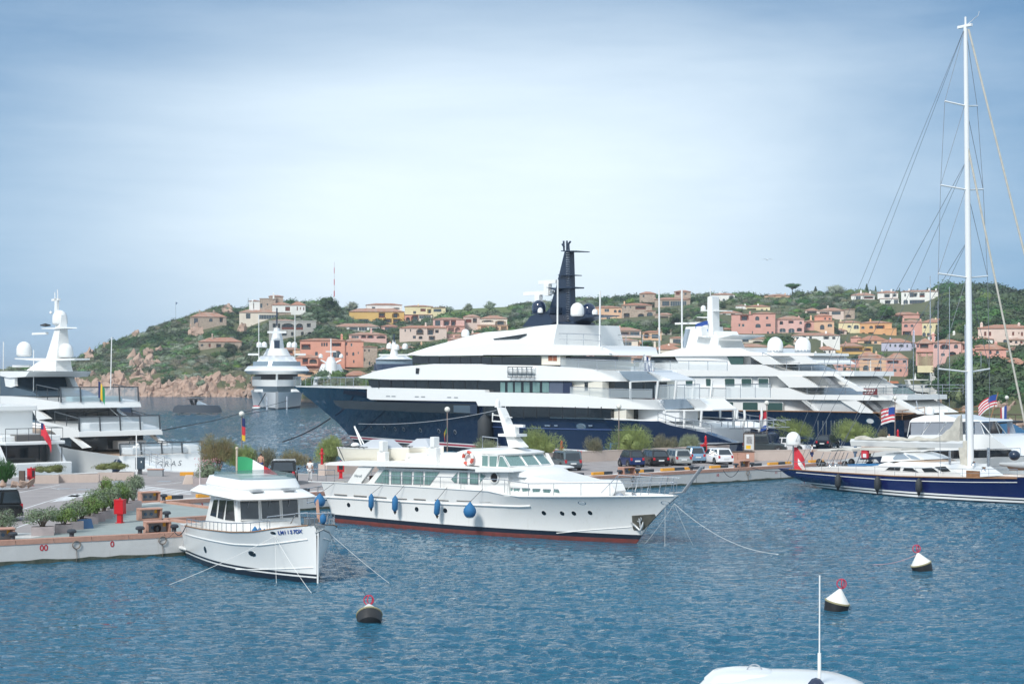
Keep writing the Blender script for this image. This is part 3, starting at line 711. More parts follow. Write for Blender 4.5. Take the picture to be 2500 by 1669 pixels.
H('G',1010,640,'pink house with rounded chimney showing between white radomes',[('peach',870,1310,660,600,565,0,'905,612,935,660 1115,620,1140,650,a 1180,615,1240,650')],[(1290,590,525)],.0)
# --- behind the dark mast (view H)
H('H',1330,850,'sprawling peach and stone villa with arcade right of the dark mast',[('peach',1050,1330,830,750,728,0,'1160,760,1205,790 1250,768,1276,796,a 1292,768,1318,796,a 1178,832,1215,860,a'),('stone',1325,1615,860,725,700,-.5,'1400,735,1415,755 1350,735,1368,755 1455,735,1555,765,L 1345,802,1400,850,L 1480,805,1540,845,L'),('stone',1560,1650,880,780,778,-1,'1565,792,1622,838,a 1570,850,1625,878')],[(1350,720,685)],.0)
H('H',1750,740,'high stone villa with two towers and long glazed front on the crest',[('stone',1495,1650,690,615,590,1,'1525,625,1542,648 1640,622,1690,650,L'),('stone',1640,1980,790,672,645,0,'1712,685,1780,732 1790,685,1945,735 1700,760,1720,780'),('stone',1830,1985,650,595,576,2,'1845,598,1880,625,s 1925,605,1945,625')],[],.0)
H('H',1740,850,'small stone lodge with verandah below the crest villa',[('stone',1640,1830,860,818,795,0,'1690,832,1770,865,L 1600,830,1640,862')],[],.0)
H('H',1200,1030,'long rose terrace house with wide shaded windows behind the rail',[('rose',890,1110,1010,955,925,0,'990,965,1080,1005,L'),('blush',1110,1510,1030,968,930,-.5,'1150,975,1218,1015 1228,975,1290,1010,L 1300,978,1400,1015,L 1405,978,1495,1012')],[(1305,950,918)],.0)
H('H',1620,1060,'small peach cube house with square glass window',[('peach',1525,1705,1060,985,968,0,'1612,1000,1680,1042 1535,990,1590,1040,L')],[],.0)
H('H',1850,1090,'small cream pavilion with glazed front beside the white funnel',[('cream',1785,1930,1100,1040,1022,0,'1815,1050,1890,1092')],[],.0)
H('H',1240,1130,'cream house with scalloped blinds and two striped storeys',[('blush',925,1210,1110,1060,1035,1,'1030,1078,1110,1112,L 1125,1078,1205,1112,L'),('cream',1210,1480,1120,1065,1040,0,'1255,1075,1420,1112 1222,1078,1245,1108'),('cream',1180,1505,1180,1128,1120,-1.5,'1300,1148,1430,1175 1445,1146,1490,1175')],[(1465,1080,1055)],.0)
H('H',1300,1290,'low peach row house under brown roof just above the rail',[('peach',1130,1560,1290,1232,1205,0,'1160,1245,1210,1280,L 1220,1245,1310,1285 1345,1238,1385,1270,L 1430,1240,1540,1275,L')],[(1400,1260,1215)],.0)
H('H',1740,1180,'cream tiled house with tall pierced chimney',[('cream',1620,1900,1200,1150,1095,0,'1650,1160,1690,1185 1800,1160,1840,1185')],[(1640,1180,1070),(1775,1140,1095)],.0)
# --- right of the white funnel (view J)
H('J',790,215,'white arched villa on the crest above the white mast',[('white',690,915,225,155,135,0,'732,192,775,222,a 800,192,825,220,a 860,160,910,200,L')],[(775,150,125)],.0)
H('J',1300,180,'peach bungalow with brown roof among crest trees',[('peach',1200,1450,200,165,145,0,'1250,175,1290,190 1350,172,1410,200,L'),('peach',1430,1580,248,200,180,-1,'1450,225,1500,248,L 1510,205,1565,250,L')],[(1400,160,135)],.0)
H('J',870,350,'low white house with wide brown roof below the crest',[('white',770,985,352,332,305,0,'800,337,830,350 880,335,920,350')],[],.0)
H('J',1100,300,'yellow and white house with long balcony above the pink house',[('white',925,1030,330,262,248,1,'970,285,985,305'),('pale',1025,1255,330,270,248,0,'1035,285,1120,320,L 1165,290,1190,312 1215,290,1230,305')],[(1015,270,240),(1140,265,238)],.0)
H('J',1120,530,'tall pink house with arched windows and curved buttress',[('pink',1090,1305,530,335,318,0,'1113,360,1152,400,a 1215,362,1238,388,a 1115,432,1165,470,a 1215,432,1262,458 1225,505,1245,528,a 1268,505,1288,528,a'),('pink',885,1095,520,345,344,.3,'970,350,1050,400,L 952,432,970,460 985,432,1010,460,a 1080,500,1130,528')],[(1062,345,310),(890,430,395)],.0)
H('J',1440,520,'rose house with two arched ground floor doors and shaded terrace',[('rose',1310,1580,525,390,352,0,'1345,405,1380,440,L 1430,402,1480,445,L 1535,410,1560,436,a 1345,475,1405,515,a 1430,475,1490,520,a 1510,470,1560,505,L')],[(1530,385,355)],.0)
H('J',1740,510,'salmon house with balcony wing and round-topped windows',[('peach',1675,1868,515,408,392,0,'1733,440,1775,488,a 1805,432,1850,465,a'),('salmon',1680,1845,400,358,332,2,'1775,370,1790,392 1815,375,1835,392'),('pink',1580,1680,520,410,395,0,'1590,420,1650,470,L')],[(1645,400,350)],.0)
H('J',1830,370,'brown-roofed pink bungalow with three dark verandahs on the slope',[('blush',1590,1720,345,305,280,.5,'1610,312,1700,335,L'),('blush',1720,1960,370,308,272,0,'1730,318,1820,345,L 1845,315,1930,345'),('stone',1955,2065,380,295,294,.3,'1975,345,2030,375,L')],[(1808,290,255)],.0)
H('J',1700,575,'long white bungalow with low tiled roof below the salmon house',[('white',1460,1925,590,545,515,0,'1490,558,1530,588 1560,548,1600,575,L 1630,552,1655,580 1765,550,1820,580,L 1850,555,1880,580')],[(1790,540,500)],.0)
H('J',950,620,'grey-roofed low house with glazed terrace behind the white mast',[('cream',780,1250,650,580,548,0,'850,590,920,645,L 990,580,1050,608 1090,595,1180,622,L')],[],.0)
H('J',1150,690,'white house with broad brown roof between mast and radome',[('white',900,1250,730,655,618,0,'960,670,1000,700 1060,670,1110,700')],[(940,650,585),(1040,680,635)],.0)
# --- right side (view K)
H('K',415,355,'small white villa with two spiked chimneys on the right crest',[('white',305,530,370,318,285,0,'350,325,398,360 425,325,520,350,L')],[(400,300,265),(487,300,275)],.0)
H('K',660,400,'white two-storey villa with square loggias left of the cypress',[('white',558,755,345,292,268,1,'622,300,678,336,L 700,300,740,330,L'),('white',580,770,410,348,346,0,'628,362,682,398,L 715,358,755,410')],[(600,285,258),(690,285,255)],.0)
H('K',960,395,'grand white villa with arched door and row of turreted chimneys',[('white',785,1140,400,282,262,0,'805,358,850,402,a 865,290,905,335 900,292,940,332,L 960,292,1010,335,L 865,360,1010,398 815,300,830,330,a'),('white',1060,1300,410,378,352,-1,'1080,385,1120,405 1180,385,1230,400')],[(860,275,250),(1052,272,248),(1118,275,248),(1232,360,335),(1312,370,338)],.0)
H('K',290,680,'pale yellow house with two dark arches',[('pale',185,390,710,578,555,0,'270,602,305,628,a 330,600,380,640,a 262,672,300,702,L')],[(205,575,548)],.0)
H('K',560,690,'orange house with timber pergola balcony next to the pale yellow one',[('orange',390,695,705,582,558,0,'402,612,435,640,a 480,608,515,636,a 535,602,625,636,L 405,672,440,702,L 470,672,520,702,L 605,682,635,702,a'),('orange',640,740,705,638,640,-.5,'')],[(490,570,540)],.0)
H('K',800,540,'brown-roofed house with open porch and leaning pink gable',[('pink',690,960,560,502,472,0,'710,510,800,545,L')],[(942,520,475)],.0)
H('K',880,700,'pink house with leaning chimneys adjoining the lemon house',[('pink',790,990,710,575,545,0,'812,595,848,622,a 875,595,902,620,a 800,660,880,698,L')],[(805,575,535),(970,570,540)],.0)
H('K',1110,700,'lemon yellow house with row of arches on the ground floor',[('pale',985,1240,720,578,530,0,'998,605,1022,632,a 1055,605,1078,632,a 1115,598,1162,642,L 935,675,965,700,a 975,672,1020,712,a 1030,675,1060,708,a 1110,672,1150,710,a 1200,680,1220,700,a')],[(1115,560,530)],.0)
H('K',1760,770,'long brown apartment block with shuttered windows at the right edge',[('blush',1520,2050,790,632,590,0,'1578,665,1600,705,s 1622,665,1645,705,s 1780,665,1800,705,s 1845,665,1868,705,s 1905,668,1918,690,s 1932,668,1950,705,s 1760,738,1800,790,a')],[(1552,610,572),(1912,605,575)],.0)
H('K',540,790,'yellow and red-tiled house with brown awning above the orange porch',[('peach',370,650,800,748,695,1,'430,755,500,785,L 525,755,555,780'),('pink',300,400,760,720,700,2,'')],[(360,760,700)],.0)
H('K',280,880,'golden yellow house with wide grey awning and purple flowers',[('yellow',160,420,905,805,768,0,'218,815,420,858,L 235,895,300,935,L'),('yellow',415,510,860,815,815,.5,'430,822,500,850,L')],[],.0)
H('K',70,890,'white house with red tiles and two arched windows by the yellow one',[('white',-30,155,960,838,800,0,'35,848,65,882,a 92,845,108,868'),('white',-110,72,975,912,892,-1.5,'0,925,20,970,a 42,930,60,968,a')],[(25,820,750)],.0)
H('K',700,850,'lilac and pink house with arched windows under orange tiles',[('lilac',595,880,860,768,722,0,'672,782,690,812,a 718,784,740,812,a 762,784,808,812,a 835,786,850,815,a 640,830,655,855'),('lilac',820,940,880,772,770,.4,'835,786,852,820,a 890,782,915,815')],[(680,760,718),(905,740,650)],.0)
H('K',1275,890,'pink terrace house with three balconies in the right foreground row',[('pink',925,1100,860,778,718,0,'965,782,1045,822,L 935,790,955,815'),('pale',940,1090,925,862,855,0,'978,870,1025,900 1040,870,1080,895,L'),('rose',1090,1360,925,772,735,-.3,'1100,785,1130,822,a 1158,784,1245,832,L 1290,786,1328,825,a 1165,868,1205,900,a 1240,855,1310,905,L 1340,860,1395,915,L'),('pink',1355,1410,925,780,755,.2,'1372,785,1405,842,s')],[(1090,780,675)],.0)
H('K',1240,720,'small white house with fat round chimney behind the pink terraces',[('white',1250,1500,790,722,700,0,'1300,740,1330,765 1480,768,1500,790')],[(1290,725,655)],.0)
H('K',620,1090,'three-storey peach house with grey awning behind the white yachts',[('peach',385,640,1130,925,865,0,'420,905,490,952,L 568,938,598,968,a 420,985,475,1035,a 525,1000,600,1040,L'),('pink',640,850,1130,925,862,-.4,'650,940,760,968,L 800,938,832,962 712,1018,742,1050,a 770,1020,790,1048,a'),('pink',375,560,985,900,850,1,'')],[(545,890,850),(645,1090,985)],.0)
H('K',1660,920,'red-tiled pink house with dark arch right of the tall mast',[('pink',1500,1790,960,835,778,0,'1515,890,1610,925,L 1628,845,1650,880,a 1690,845,1722,878,a 1640,920,1660,955,s'),('pink',1490,1600,830,805,785,2,''),('salmon',1670,1810,940,925,892,-1,'')],[(1600,870,795),(1690,790,755)],.0)
H('K',1850,860,'low white and red-tiled house beyond the pink one',[('white',1780,1990,880,840,800,0,'1800,850,1850,880,L')],[],.0)
H('K',1850,1000,'white bungalow with broad brown roof in the dark trees',[('white',1750,2010,1030,980,910,0,'1800,1005,1860,1050,L 1880,995,1930,1040')],[],.0)
H('K',1590,780,'small cream cottage with two arched panes behind the mast',[('white',1500,1660,790,738,712,0,'1508,768,1532,788,a 1570,762,1598,785,a')],[],.0)
H('J',1750,790,'white house with red roof and arched red doors behind the radome',[('white',1640,1800,820,760,735,0,'1715,770,1745,812,a 1765,772,1782,812,a'),('rose',1340,1480,815,790,745,.5,'')],[(1690,780,695)],.0)
H('J',480,640,'brown-roofed house peeking left of the white funnel',[('peach',230,400,700,640,615,0,'')],[(285,670,625)],.0)
H('G',60,660,'peach house with tiled porch behind the bow-on white yacht',[('peach',-60,130,690,600,575,0,'10,610,60,640,L 15,660,45,700'),('pale',-40,110,760,655,635,-1.5,'20,655,55,700 40,715,75,750,L')],[],.0)
H('J',1435,715,'small white house with brown roof between the two big radomes',[('white',1385,1490,715,660,625,0,'1400,672,1425,695 1450,672,1475,695')],[],.0)
H('J',1880,870,'rose house with deep brown verandah right of the second radome',[('rose',1800,1955,870,775,742,0,'1815,785,1940,815,L 1825,830,1870,865 1890,830,1930,865,L')],[(1905,760,720)],.0)
H('K',205,690,'low blush house with brown roof left of the pale yellow one',[('blush',140,262,692,655,630,-1,'160,662,240,685,L')],[],.0)
H('K',310,1010,'plain pink walled house under the purple flowers',[('pink',235,382,1015,945,946,0,'260,960,300,990 330,955,350,975')],[],.0)
H('G',1650,560,'brown-roofed rose row house just above the navy yacht roof',[('rose',1540,1790,575,505,478,0,'1560,515,1620,550,L 1640,515,1700,550,L 1720,515,1770,550')],[(1600,500,465)],.0)
H('J',60,760,'peach row house with brown roof left of the white funnel base',[('peach',-30,130,775,725,700,0,'0,738,40,765,L 60,735,110,765')],[],.0)
H('J',840,500,'low peach house with long awning left of the tall pink one',[('peach',770,905,520,485,470,-1,'790,492,890,515,L')],[],.0)
H('K',1445,790,'rose house glimpsed directly behind the tall mast',[('rose',1405,1505,800,735,705,0,'1420,750,1440,780 1465,750,1490,785,a')],[],.0)
H('K',1130,790,'white house with round chimneys behind the pink terraces',[('white',1040,1160,760,705,682,2,'1060,715,1085,740')],[(1090,730,668)],.0)
H('H',1570,1265,'pale house with brown roof left of the white superyacht bridge',[('blush',1480,1620,1265,1215,1192,0,'1500,1225,1540,1255')],[(1500,1205,1180)],.0)
for zk_,x0,x1,b_,e_,r_,c_,lb in(('K',1000,1100,1010,955,930,'rose','low rose house low among the waterside trees'),('K',1440,1520,900,850,825,'pink','small pink house just left of the tall mast foot'),('K',1810,1960,800,745,720,'blush','blush house under the long brown apartment block'),('K',60,170,800,762,742,'cream','cream row house above the white red-tiled one'),('K',250,330,1090,1040,1015,'peach','peach house peeking over the white stern railings'),('J',1480,1600,640,600,580,'cream','cream row house behind the right radome'),('J',1960,2080,690,640,615,'salmon','salmon house left of the golden yellow one'),('J',600,700,560,520,500,'blush','blush house directly behind the white signal mast'),('H',940,1060,1230,1190,1170,'rose','rose house low behind the navy yacht roof rail'),('H',1660,1800,1010,970,950,'cream','cream pavilion between peach cube and white funnel'),('H',1480,1600,1130,1090,1072,'peach','small peach house beside the scalloped blinds'),('G',1760,1900,500,455,435,'blush','blush terrace house under the twin verandahs'),('G',970,1080,600,560,540,'salmon','salmon cottage between the three radomes and the blush house')):
 n_=max(2,int((x1-x0)/42));g_=(x1-x0)/n_
 H(zk_,(x0+x1)/2,b_,lb,[(c_,x0,x1,b_,e_,r_,0,' '.join('%f,%f,%f,%f,%s'%(x0+g_*(i+.25),e_+8,x0+g_*(i+.75),e_+(b_-e_)*.6,'wLas'[(i+x0//10)%4])for i in range(n_)))],[(x0+18,r_+12,r_-14)],.0)
rnd=random.Random(3);pts=[]
def blocked(px,D):
 X=(px-CX)/F*D
 for hx,hd,hw in HOUSE_SPOTS:
  HX=(hx-CX)/F*hd
  if abs(X-HX)<hw and hd-(34 if px>1380 else 14)<D<hd+9:return True
 return False
for i in range(23000):
 px=rnd.uniform(30,2900);a,b=lerp_tab(SHORE_T,px),lerp_tab(CREST_T,px);u=rnd.random()**.9*1.12
 if rnd.random()>(.55 if 1450<px<2300 and u<.8 else .8 if 600<px<2150 and u<.9 else 1.0):continue
 D=a+(b-a)*u;z=ground_z(px,D);X=(px-CX)/F*D
 if px<600 and u<.30:
  n=noise.noise(Vector((X*.06,D*.06,0)));
  if u<(.10 if px<390 else .035)+.12*(n+.5)*(px<400)or n>.2 and u<.24 and px<400:continue
 elif u<.03:continue
 py=HY-(z-HC)/D*F
 if 1085<px<1250 and 745<py<768:continue
 if 540<px<640 and 905<py<950 and rnd.random()<.7:continue
 if blocked(px,D):continue
 n2=noise.noise(Vector((X*.03+5,D*.03,1)))
 s=(rnd.uniform(1.1,2.0)if rnd.random()<.6 else rnd.uniform(2.2,3.5))*(1.2 if n2>0 else .95)*(1.3 if u>.8 and px>640 else 1)*(1.25 if px>2290 else 1)
 kd=0 if n2>.18 else(rnd.choice([1,3,2])if n2>-.15 else rnd.choice([2,1,4,5]))
 if px>2290:kd=rnd.choice([0,4,0,3])
 if px<600 and u<.35 and rnd.random()<.3:kd=5
 pts.append((X,D,z-.25*s,(s*rnd.uniform(.9,1.3),s*rnd.uniform(.9,1.2),s*rnd.uniform(.75,1.15)),rnd.uniform(0,6.28),kd))
scatter('maquis_scrub',CLUMPS,pts)['label']='dense green maquis scrub covering the hillside'
# boulders along the headland
ROCK=mat('pink_granite',(.48,.33,.25),.9,col2=(.24,.18,.15),vscale=.35,bump=1,bscale=1.2)
rp=[]
for i in range(4):
 rr=random.Random(40+i);bm=bmesh.new();bmesh.ops.create_icosphere(bm,subdivisions=3,radius=1)
 planes=[(Vector((rr.gauss(0,1),rr.gauss(0,1),rr.gauss(0,.8))).normalized(),rr.uniform(.28,.62))for _ in range(20)]
 for v in bm.verts:
  for n,d in planes:
   e=v.co.dot(n)-d
   if e>0:v.co-=n*e*.95
  v.co+=v.co.normalized()*noise.noise(v.co*3+Vector((i,0,0)))*.12
 me=bpy.data.meshes.new('boulder%d'%i);bm.to_mesh(me);bm.free();me.materials.append(ROCK)
 o=bpy.data.objects.new('boulder%d'%i,me);link(o);rp.append(o)
ROCKS=proto_collection('boulders',rp)
pts=[]
for i in range(1100):
 px=rnd.uniform(20,640)if rnd.random()<.85 else rnd.uniform(2285,2900);a,b=lerp_tab(SHORE_T,px),lerp_tab(CREST_T,px)
 u=rnd.random()**2.2*(.15 if px<380 else .07 if px<640 else .05);D=a+(b-a)*u;X=(px-CX)/F*D;z=ground_z(px,D)
 s=rnd.uniform(.8,3.0)*(1 if px<700 else .4)
 pts.append((X,D,z-.1*s,(s*rnd.uniform(.9,1.6),s*1.2,s*rnd.uniform(1.0,2.3)),(rnd.uniform(-.5,.5),rnd.uniform(-.5,.5),rnd.uniform(0,6)),rnd.randrange(4)))
for spec,n,sp in(('A 1640,900',18,32),('A 1480,640',10,14),('M 540,370',8,12),('M 160,620',14,18),('M 690,600',8,10),('A 1500,1000',18,28),('A 1150,760',6,10),('A 970,860',8,12)):
 cx,cy=z1(spec)
 for i in range(n):
  px,py=cx+rnd.gauss(0,sp*.3),cy+rnd.gauss(0,sp*.35);D,z=on_hill(px,py);s=rnd.uniform(1.8,4.2)
  pts.append(((px-CX)/F*D,D,z,(s,s,s*rnd.uniform(1,2.2)),(rnd.uniform(-.5,.5),rnd.uniform(-.5,.5),rnd.uniform(0,6)),rnd.randrange(4)))
scatter('shore_rocks',ROCKS,pts)['label']='pink granite boulders along the shore'
# lawn above the long terraced house
D0,z0=on_hill(1165,760);mb=MB();g=[]
for i in range(9):
 for j in range(5):
  px=1080+i*22;D=D0-14+j*9;g.append(((px-CX)/F*D,D,ground_z(px,D)+.25))
mb.add(g,[(i*5+j,(i+1)*5+j,(i+1)*5+j+1,i*5+j+1)for i in range(8)for j in range(4)])
tag(mb.build('lawn',mat('mown_grass',(.13,.17,.05),.9,var=.3,vscale=.3),smooth=40),kind='structure')
# --- trees one can tell apart
def tree(name,label,px,py,h,w,kind='round',lm=None,group=None,D=None,seed=0):
 """py: the foot of the trunk; h, w in photo pixels"""
 if D is None:D,z=on_hill(px,py)
 else:z=HC-(py-HY)/F*D
 k=D/F;hm,wm=h*k,w*k;rr=random.Random(seed+int(px));X=(px-CX)/F*D
 t=thing(name,label,'tree',(X,D,z-.2),rr.uniform(0,6),group);lm=lm or LEAFD;mb=MB()
 if kind=='cypress':
  for i in range(7):
   v=i/6;r=wm*.5*(1-.75*v**1.6)*(.8 if i==0 else 1);c=(0,0,hm*(.14+.74*v));core(mb,c,r*.9,r*.9,hm*.12,rr);leaf_blob(mb,c,r,r,hm*.13,70,.4,rr)
  mb.build('crown',lm,t);MB().tube([(0,0,0),(0,0,hm*.6)],.22,7,r2=.08).build('trunk',BARK,t)
 else:
  ch=.40 if kind=='pine' else .9
  tr=MB().tube([(0,0,0),(.1,.05,hm*.3),(.0,.0,hm*(1-ch*.7))],.28,8,r2=.16)
  for i in range(6 if kind=='pine' else 4):
   a=i*6.28/5+rr.uniform(0,.5);tr.tube([(0,0,hm*(1-ch)*.9),(math.cos(a)*wm*.18,math.sin(a)*wm*.18,hm*(1-ch*.75)),(math.cos(a)*wm*.33,math.sin(a)*wm*.33,hm*(1-ch*.4))],.12,6,r2=.04)
  tr.build('trunk',BARK,t)
  n=9
  for i in range(n):
   a=rr.uniform(0,6.28);q=rr.uniform(.0,.33)*wm;r=wm*rr.uniform(.19,.28)
   c=(math.cos(a)*q,math.sin(a)*q,hm*(1-ch*.5)+rr.uniform(-.3,.2)*hm*ch)
   core(mb,c,r*.8,r*.8,r*(.4 if kind=='pine' else .62),rr);leaf_blob(mb,c,r,r,r*(.45 if kind=='pine' else .75),110,.42,rr)
  mb.build('crown',lm,t)
 return t
def T(name,label,spec,h,w,kind='round',lm=None,**kw):px,py=z1(spec);return tree(name,label,px,py,h,w,kind,lm,**kw)
T('stone_pine','umbrella-shaped stone pine standing above the crest bungalow','J 1468,180',36,42,'pine')
T('cypress','broad pointed conifer on the crest right of the stone pine','J 1690,150',26,16,'cypress')
T('cypress','tall dark cypress left of the white two-storey villa','K 455,290',26,12,'cypress')
T('cypress','slender dark cypress just right of the small white crest villa','K 540,290',22,6,'cypress')
T('cypress','narrow cypress rising between the two big white villas','K 770,400',40,6,'cypress')
T('olive_tree','silvery olive tree on the lawn left of the lone orange roof','G 1740,260',32,30,lm=LEAFO)
T('olive_tree','silvery olive tree on the lawn nearest the orange roof','G 1945,240',34,34,lm=LEAFO)
T('oak_tree','dark round tree right of the unfinished grey building','G 330,420',70,62)
T('oak_tree','tall dense tree on the ridge under the radio mast','G 400,260',48,60,lm=LEAFD)
T('olive_tree','grey-green tree left of the yellow villa','G 620,270',40,46,lm=LEAFO)
T('oak_tree','dark round tree beneath the low wavy-roofed cottage','M 590,860',34,54)
T('olive_tree','pale grey-green tree left of the bow-on yacht bridge','M 730,1010',36,44,lm=LEAFO)
T('round_bush','clipped green tree between the pink pavilion and the blush house','G 1020,470',24,30,lm=LEAFM)
T('oak_tree','round bright tree behind the scalloped blinds house','H 1560,1170',34,34,lm=LEAFM)
T('oak_tree','wide dark tree right of the arcade villa','H 1850,940',40,60)
T('oak_tree','flat-topped bush tree behind the single peach cube house','H 1750,1010',22,36,lm=LEAFM)
T('oak_tree','dark tree under the grand white villa','K 620,560',44,66)
T('olive_tree','pale tree below the small white villa on the crest','K 180,330',40,60,lm=LEAFO)
T('oak_tree','dark tree between pale yellow house and leaning gable','K 740,610',30,34)
T('oak_tree','big dark tree at the waterside left of the three-storey peach house','K 340,1000',34,30)
for i,(sp,h,w)in enumerate([('K 900,1090',40,60),('K 1050,1100',42,70),('K 1180,1120',44,66),('K 1560,1090',34,64),('K 1720,1100',26,60)]):
 T('oak_tree',['dark waterside tree left of the grey sport yachts','large dark waterside tree right behind the flying tricolour','dark tree between tricolour and tall mast','dark tree just right of the tall mast foot','dark tree under the white bungalow at right'][i],sp,h,w)
def mast_thing(name,label,px,py,top,r,m,cat='mast'):
 D,z=on_hill(px,py);hm=(py-top)/F*D;X=(px-CX)/F*D
 t=thing(name,label,cat,(X,D,z));return t,hm,D
t,hm,D=mast_thing('radio_mast','tall red and white striped radio mast on the western ridge',816,735,622,.25,RED)
for i in range(8):
 MB().tube([(0,0,hm*i/8),(0,0,hm*(i+1)/8)],.28-.02*i,6).build('mast_section',RED if i%2==0 else mat('aviation_white',(.7,.7,.7),.5),t)
t,hm,D=mast_thing('flagpole','thin pole with a small dark pennant on the headland crest',429,762,712,.1,STEEL,'flagpole')
MB().tube([(0,0,0),(0,0,hm)],.07,6).build('pole',STEEL,t)
MB().add([(0,0,hm),(.9,.1,hm-.35),(.05,0,hm-1.4)],[(0,1,2)]).build('pennant',mat('faded_blue_cloth',(.08,.14,.25),.8),t)
for i,(px,py,top,lb)in enumerate([(606,745,708,'spiky aerial rising behind the castle-like villa'),(2428,700,668,'lattice aerial on the crest right of the tall mast'),(2468,702,684,'small aerial at the far right end of the crest')]):
 t,hm,D=mast_thing('aerial',lb,px,py,top,.1,STEEL,'aerial')
 mb=MB().tube([(0,0,0),(0,0,hm)],.09,5)
 for j in range(6):zz_=hm*(.45+.09*j);q=.9-.12*j;mb.tube([(-q,0,zz_),(q,0,zz_)],.05,4)
 mb.build('antenna_frame',mat('dark_galvanised',(.2,.21,.22),.6),t)
QZ=1.1
CD=Vector((.761,.650));CN=Vector((-.650,.761))
C0=Vector((-20.3,109.8));BK0=Vector((7.4,157.6))
def on_line(px,base,off=0.0):
 k=(px-CX)/F;b=base+CN*off
 t=(b.x-k*b.y)/(k*CD.y-CD.x);return b+CD*t
def onC(px,off=0.0):return on_line(px,C0,off)
def onB(px,off=0.0):return on_line(px,BK0,off)
K1=onC(398);K2=K1-CN*11.5;L1=K2-CD*6.0
AL=Vector((-25.8,82.5));AD=Vector((8,4.3)).normalized();M_=AL+AD*12.6;A0=AL-AD*60
CE=C0+CD*100;BE=BK0+CD*75;BW=BK0-CD*30
BW2=Vector((-27.5,141.5));BW3=Vector((-33.6,142.5));BW4=Vector((-42,134));BW5=Vector((-85,112))
outline=[A0,AL,M_,L1,K2,K1,CE,BE,BK0,BW,BW2,BW3,BW4,BW5]
def prism_xy(mb,pts,z0,z1,m=None):
 n=len(pts);return mb.add([(p[0],p[1],z0)for p in pts]+[(p[0],p[1],z1)for p in pts],[tuple(range(n))[::-1],tuple(range(n,2*n))]+[(i,(i+1)%n,n+(i+1)%n,n+i)for i in range(n)],m)
CONC=mat('quay_concrete',(.60,.60,.59),.85,var=.18,vscale=.35,streak=.5,bump=.3,bscale=3)
SALM=mat('salmon_kerb',(.50,.285,.215),.75,var=.22,vscale=2.5,bump=.3,bscale=10)
ASPH=mat('worn_asphalt',(.33,.30,.295),.9,col2=(.25,.232,.232),vscale=.7,bump=.4,bscale=14)
GRNF=mat('grey_green_floor',(.30,.345,.335),.8,col2=(.25,.29,.285),vscale=.8,bump=.2)
WPNT=mat('road_paint',(.70,.71,.72),.7,var=.25,vscale=3)
WPNT2=mat('worn_white_paint',(.46,.46,.47),.8,var=.4,vscale=2)
BEIG=mat('pale_pink_wall',(.60,.50,.44),.85,var=.12,vscale=.5,streak=.3)
ALGAE=mat('waterline_algae',(.09,.10,.075),.8,col2=(.03,.045,.035),vscale=3,bump=.5)
mb=MB();prism_xy(mb,outline,-4,QZ);quay=tag(mb.build('quay',CONC),kind='structure')
mb=MB()
for a,b in((A0,M_),(M_,L1),(L1,K2),(K2,K1),(K1,CE),(BW2,BW),(BW,BE),(BW3,BW2)):
 d=(b-a).normalized();n=Vector((d.y,-d.x));n=n if b is not BW and b is not BE and b is not BW2 else-n
 n=n*.012
 L=(b-a).length;k=max(1,int(L/.8));prev=None
 for i in range(k+1):
  p=a+(b-a)*i/k+n;h=.16+.10*noise.noise(Vector((p.x*1.3,p.y*1.3,0)))
  cur=(p,h)
  if prev:mb.quad((prev[0].x,prev[0].y,-.5),(p.x,p.y,-.5),(p.x,p.y,h),(prev[0].x,prev[0].y,prev[1]))
  prev=cur
mb.build('algae_stain',ALGAE,quay)
def sheet(name,pts,z,m,parent=None,kind='structure'):
 mb=MB().add([(p[0],p[1],z)for p in pts],[tuple(range(len(pts)))]);o=mb.build(name,m,parent)
 if parent is None:o['kind']=kind
 return o
def g2(spec,z=QZ):return[G(a,b,z).xy for a,b in zz(spec)]
sheet('berth_floor',[A0+CN*.3,AL,M_+Vector((-.2,.2)),L1,K2,K1,K1+CD*3+CN*.2,*g2('C 1530,590'),*g2('C 800,880 330,960'),AL+Vector((-12,3.5)),A0+Vector((-2,6))],QZ+.004,GRNF)
sheet('road',[*g2('C 1530,590 700,870 330,900'),AL+Vector((-8,3.5)),A0+Vector((-2,7)),BW5+Vector((2,-2)),BW4+Vector((.5,-1.5)),BW3+Vector((0,-1.5)),BW2+Vector((.5,-1.5)),BW+Vector((.5,-.8)),BE-CN*.8,CE+CN*3,onC(425,3.0)],QZ+.008,ASPH)
# salmon kerb stones, one by one
def kerb(a,b,w=.42,h=.13,seg=1.9,inward=None,parent=quay):
 d=(b-a);L=d.length;d.normalize();n=Vector((-d.y,d.x))if inward is None else inward;k=max(1,round(L/seg));s=L/k
 me=None
 for i in range(k):
  p=a+d*(s*i+s/2)
  if me is None:
   m=MB().box(-s/2+.012,s/2-.012,-.03,w,-.12,h);o=m.build('kerb_stone',SALM,parent,bevel=0)
   bm=bmesh.new();bm.from_mesh(o.data);bmesh.ops.bevel(bm,geom=[e for e in bm.edges],offset=.02,segments=1);bm.to_mesh(o.data);bm.free();me=o.data
  else:o=bpy.data.objects.new('kerb_stone',me);link(o);o.parent=parent
  o.location=(p.x,p.y,QZ+.004);o.rotation_euler=(0,0,math.atan2(d.y,d.x))
kerb(AL-AD*5,M_-AD*.3);kerb(L1,K2-CD*.4);kerb(K1,K1+CD*72)
kerb(L1+(M_-L1)*.05,M_+(L1-M_)*.1,w=.3,inward=None);kerb(K1+(K2-K1)*.04,K2,w=.3)
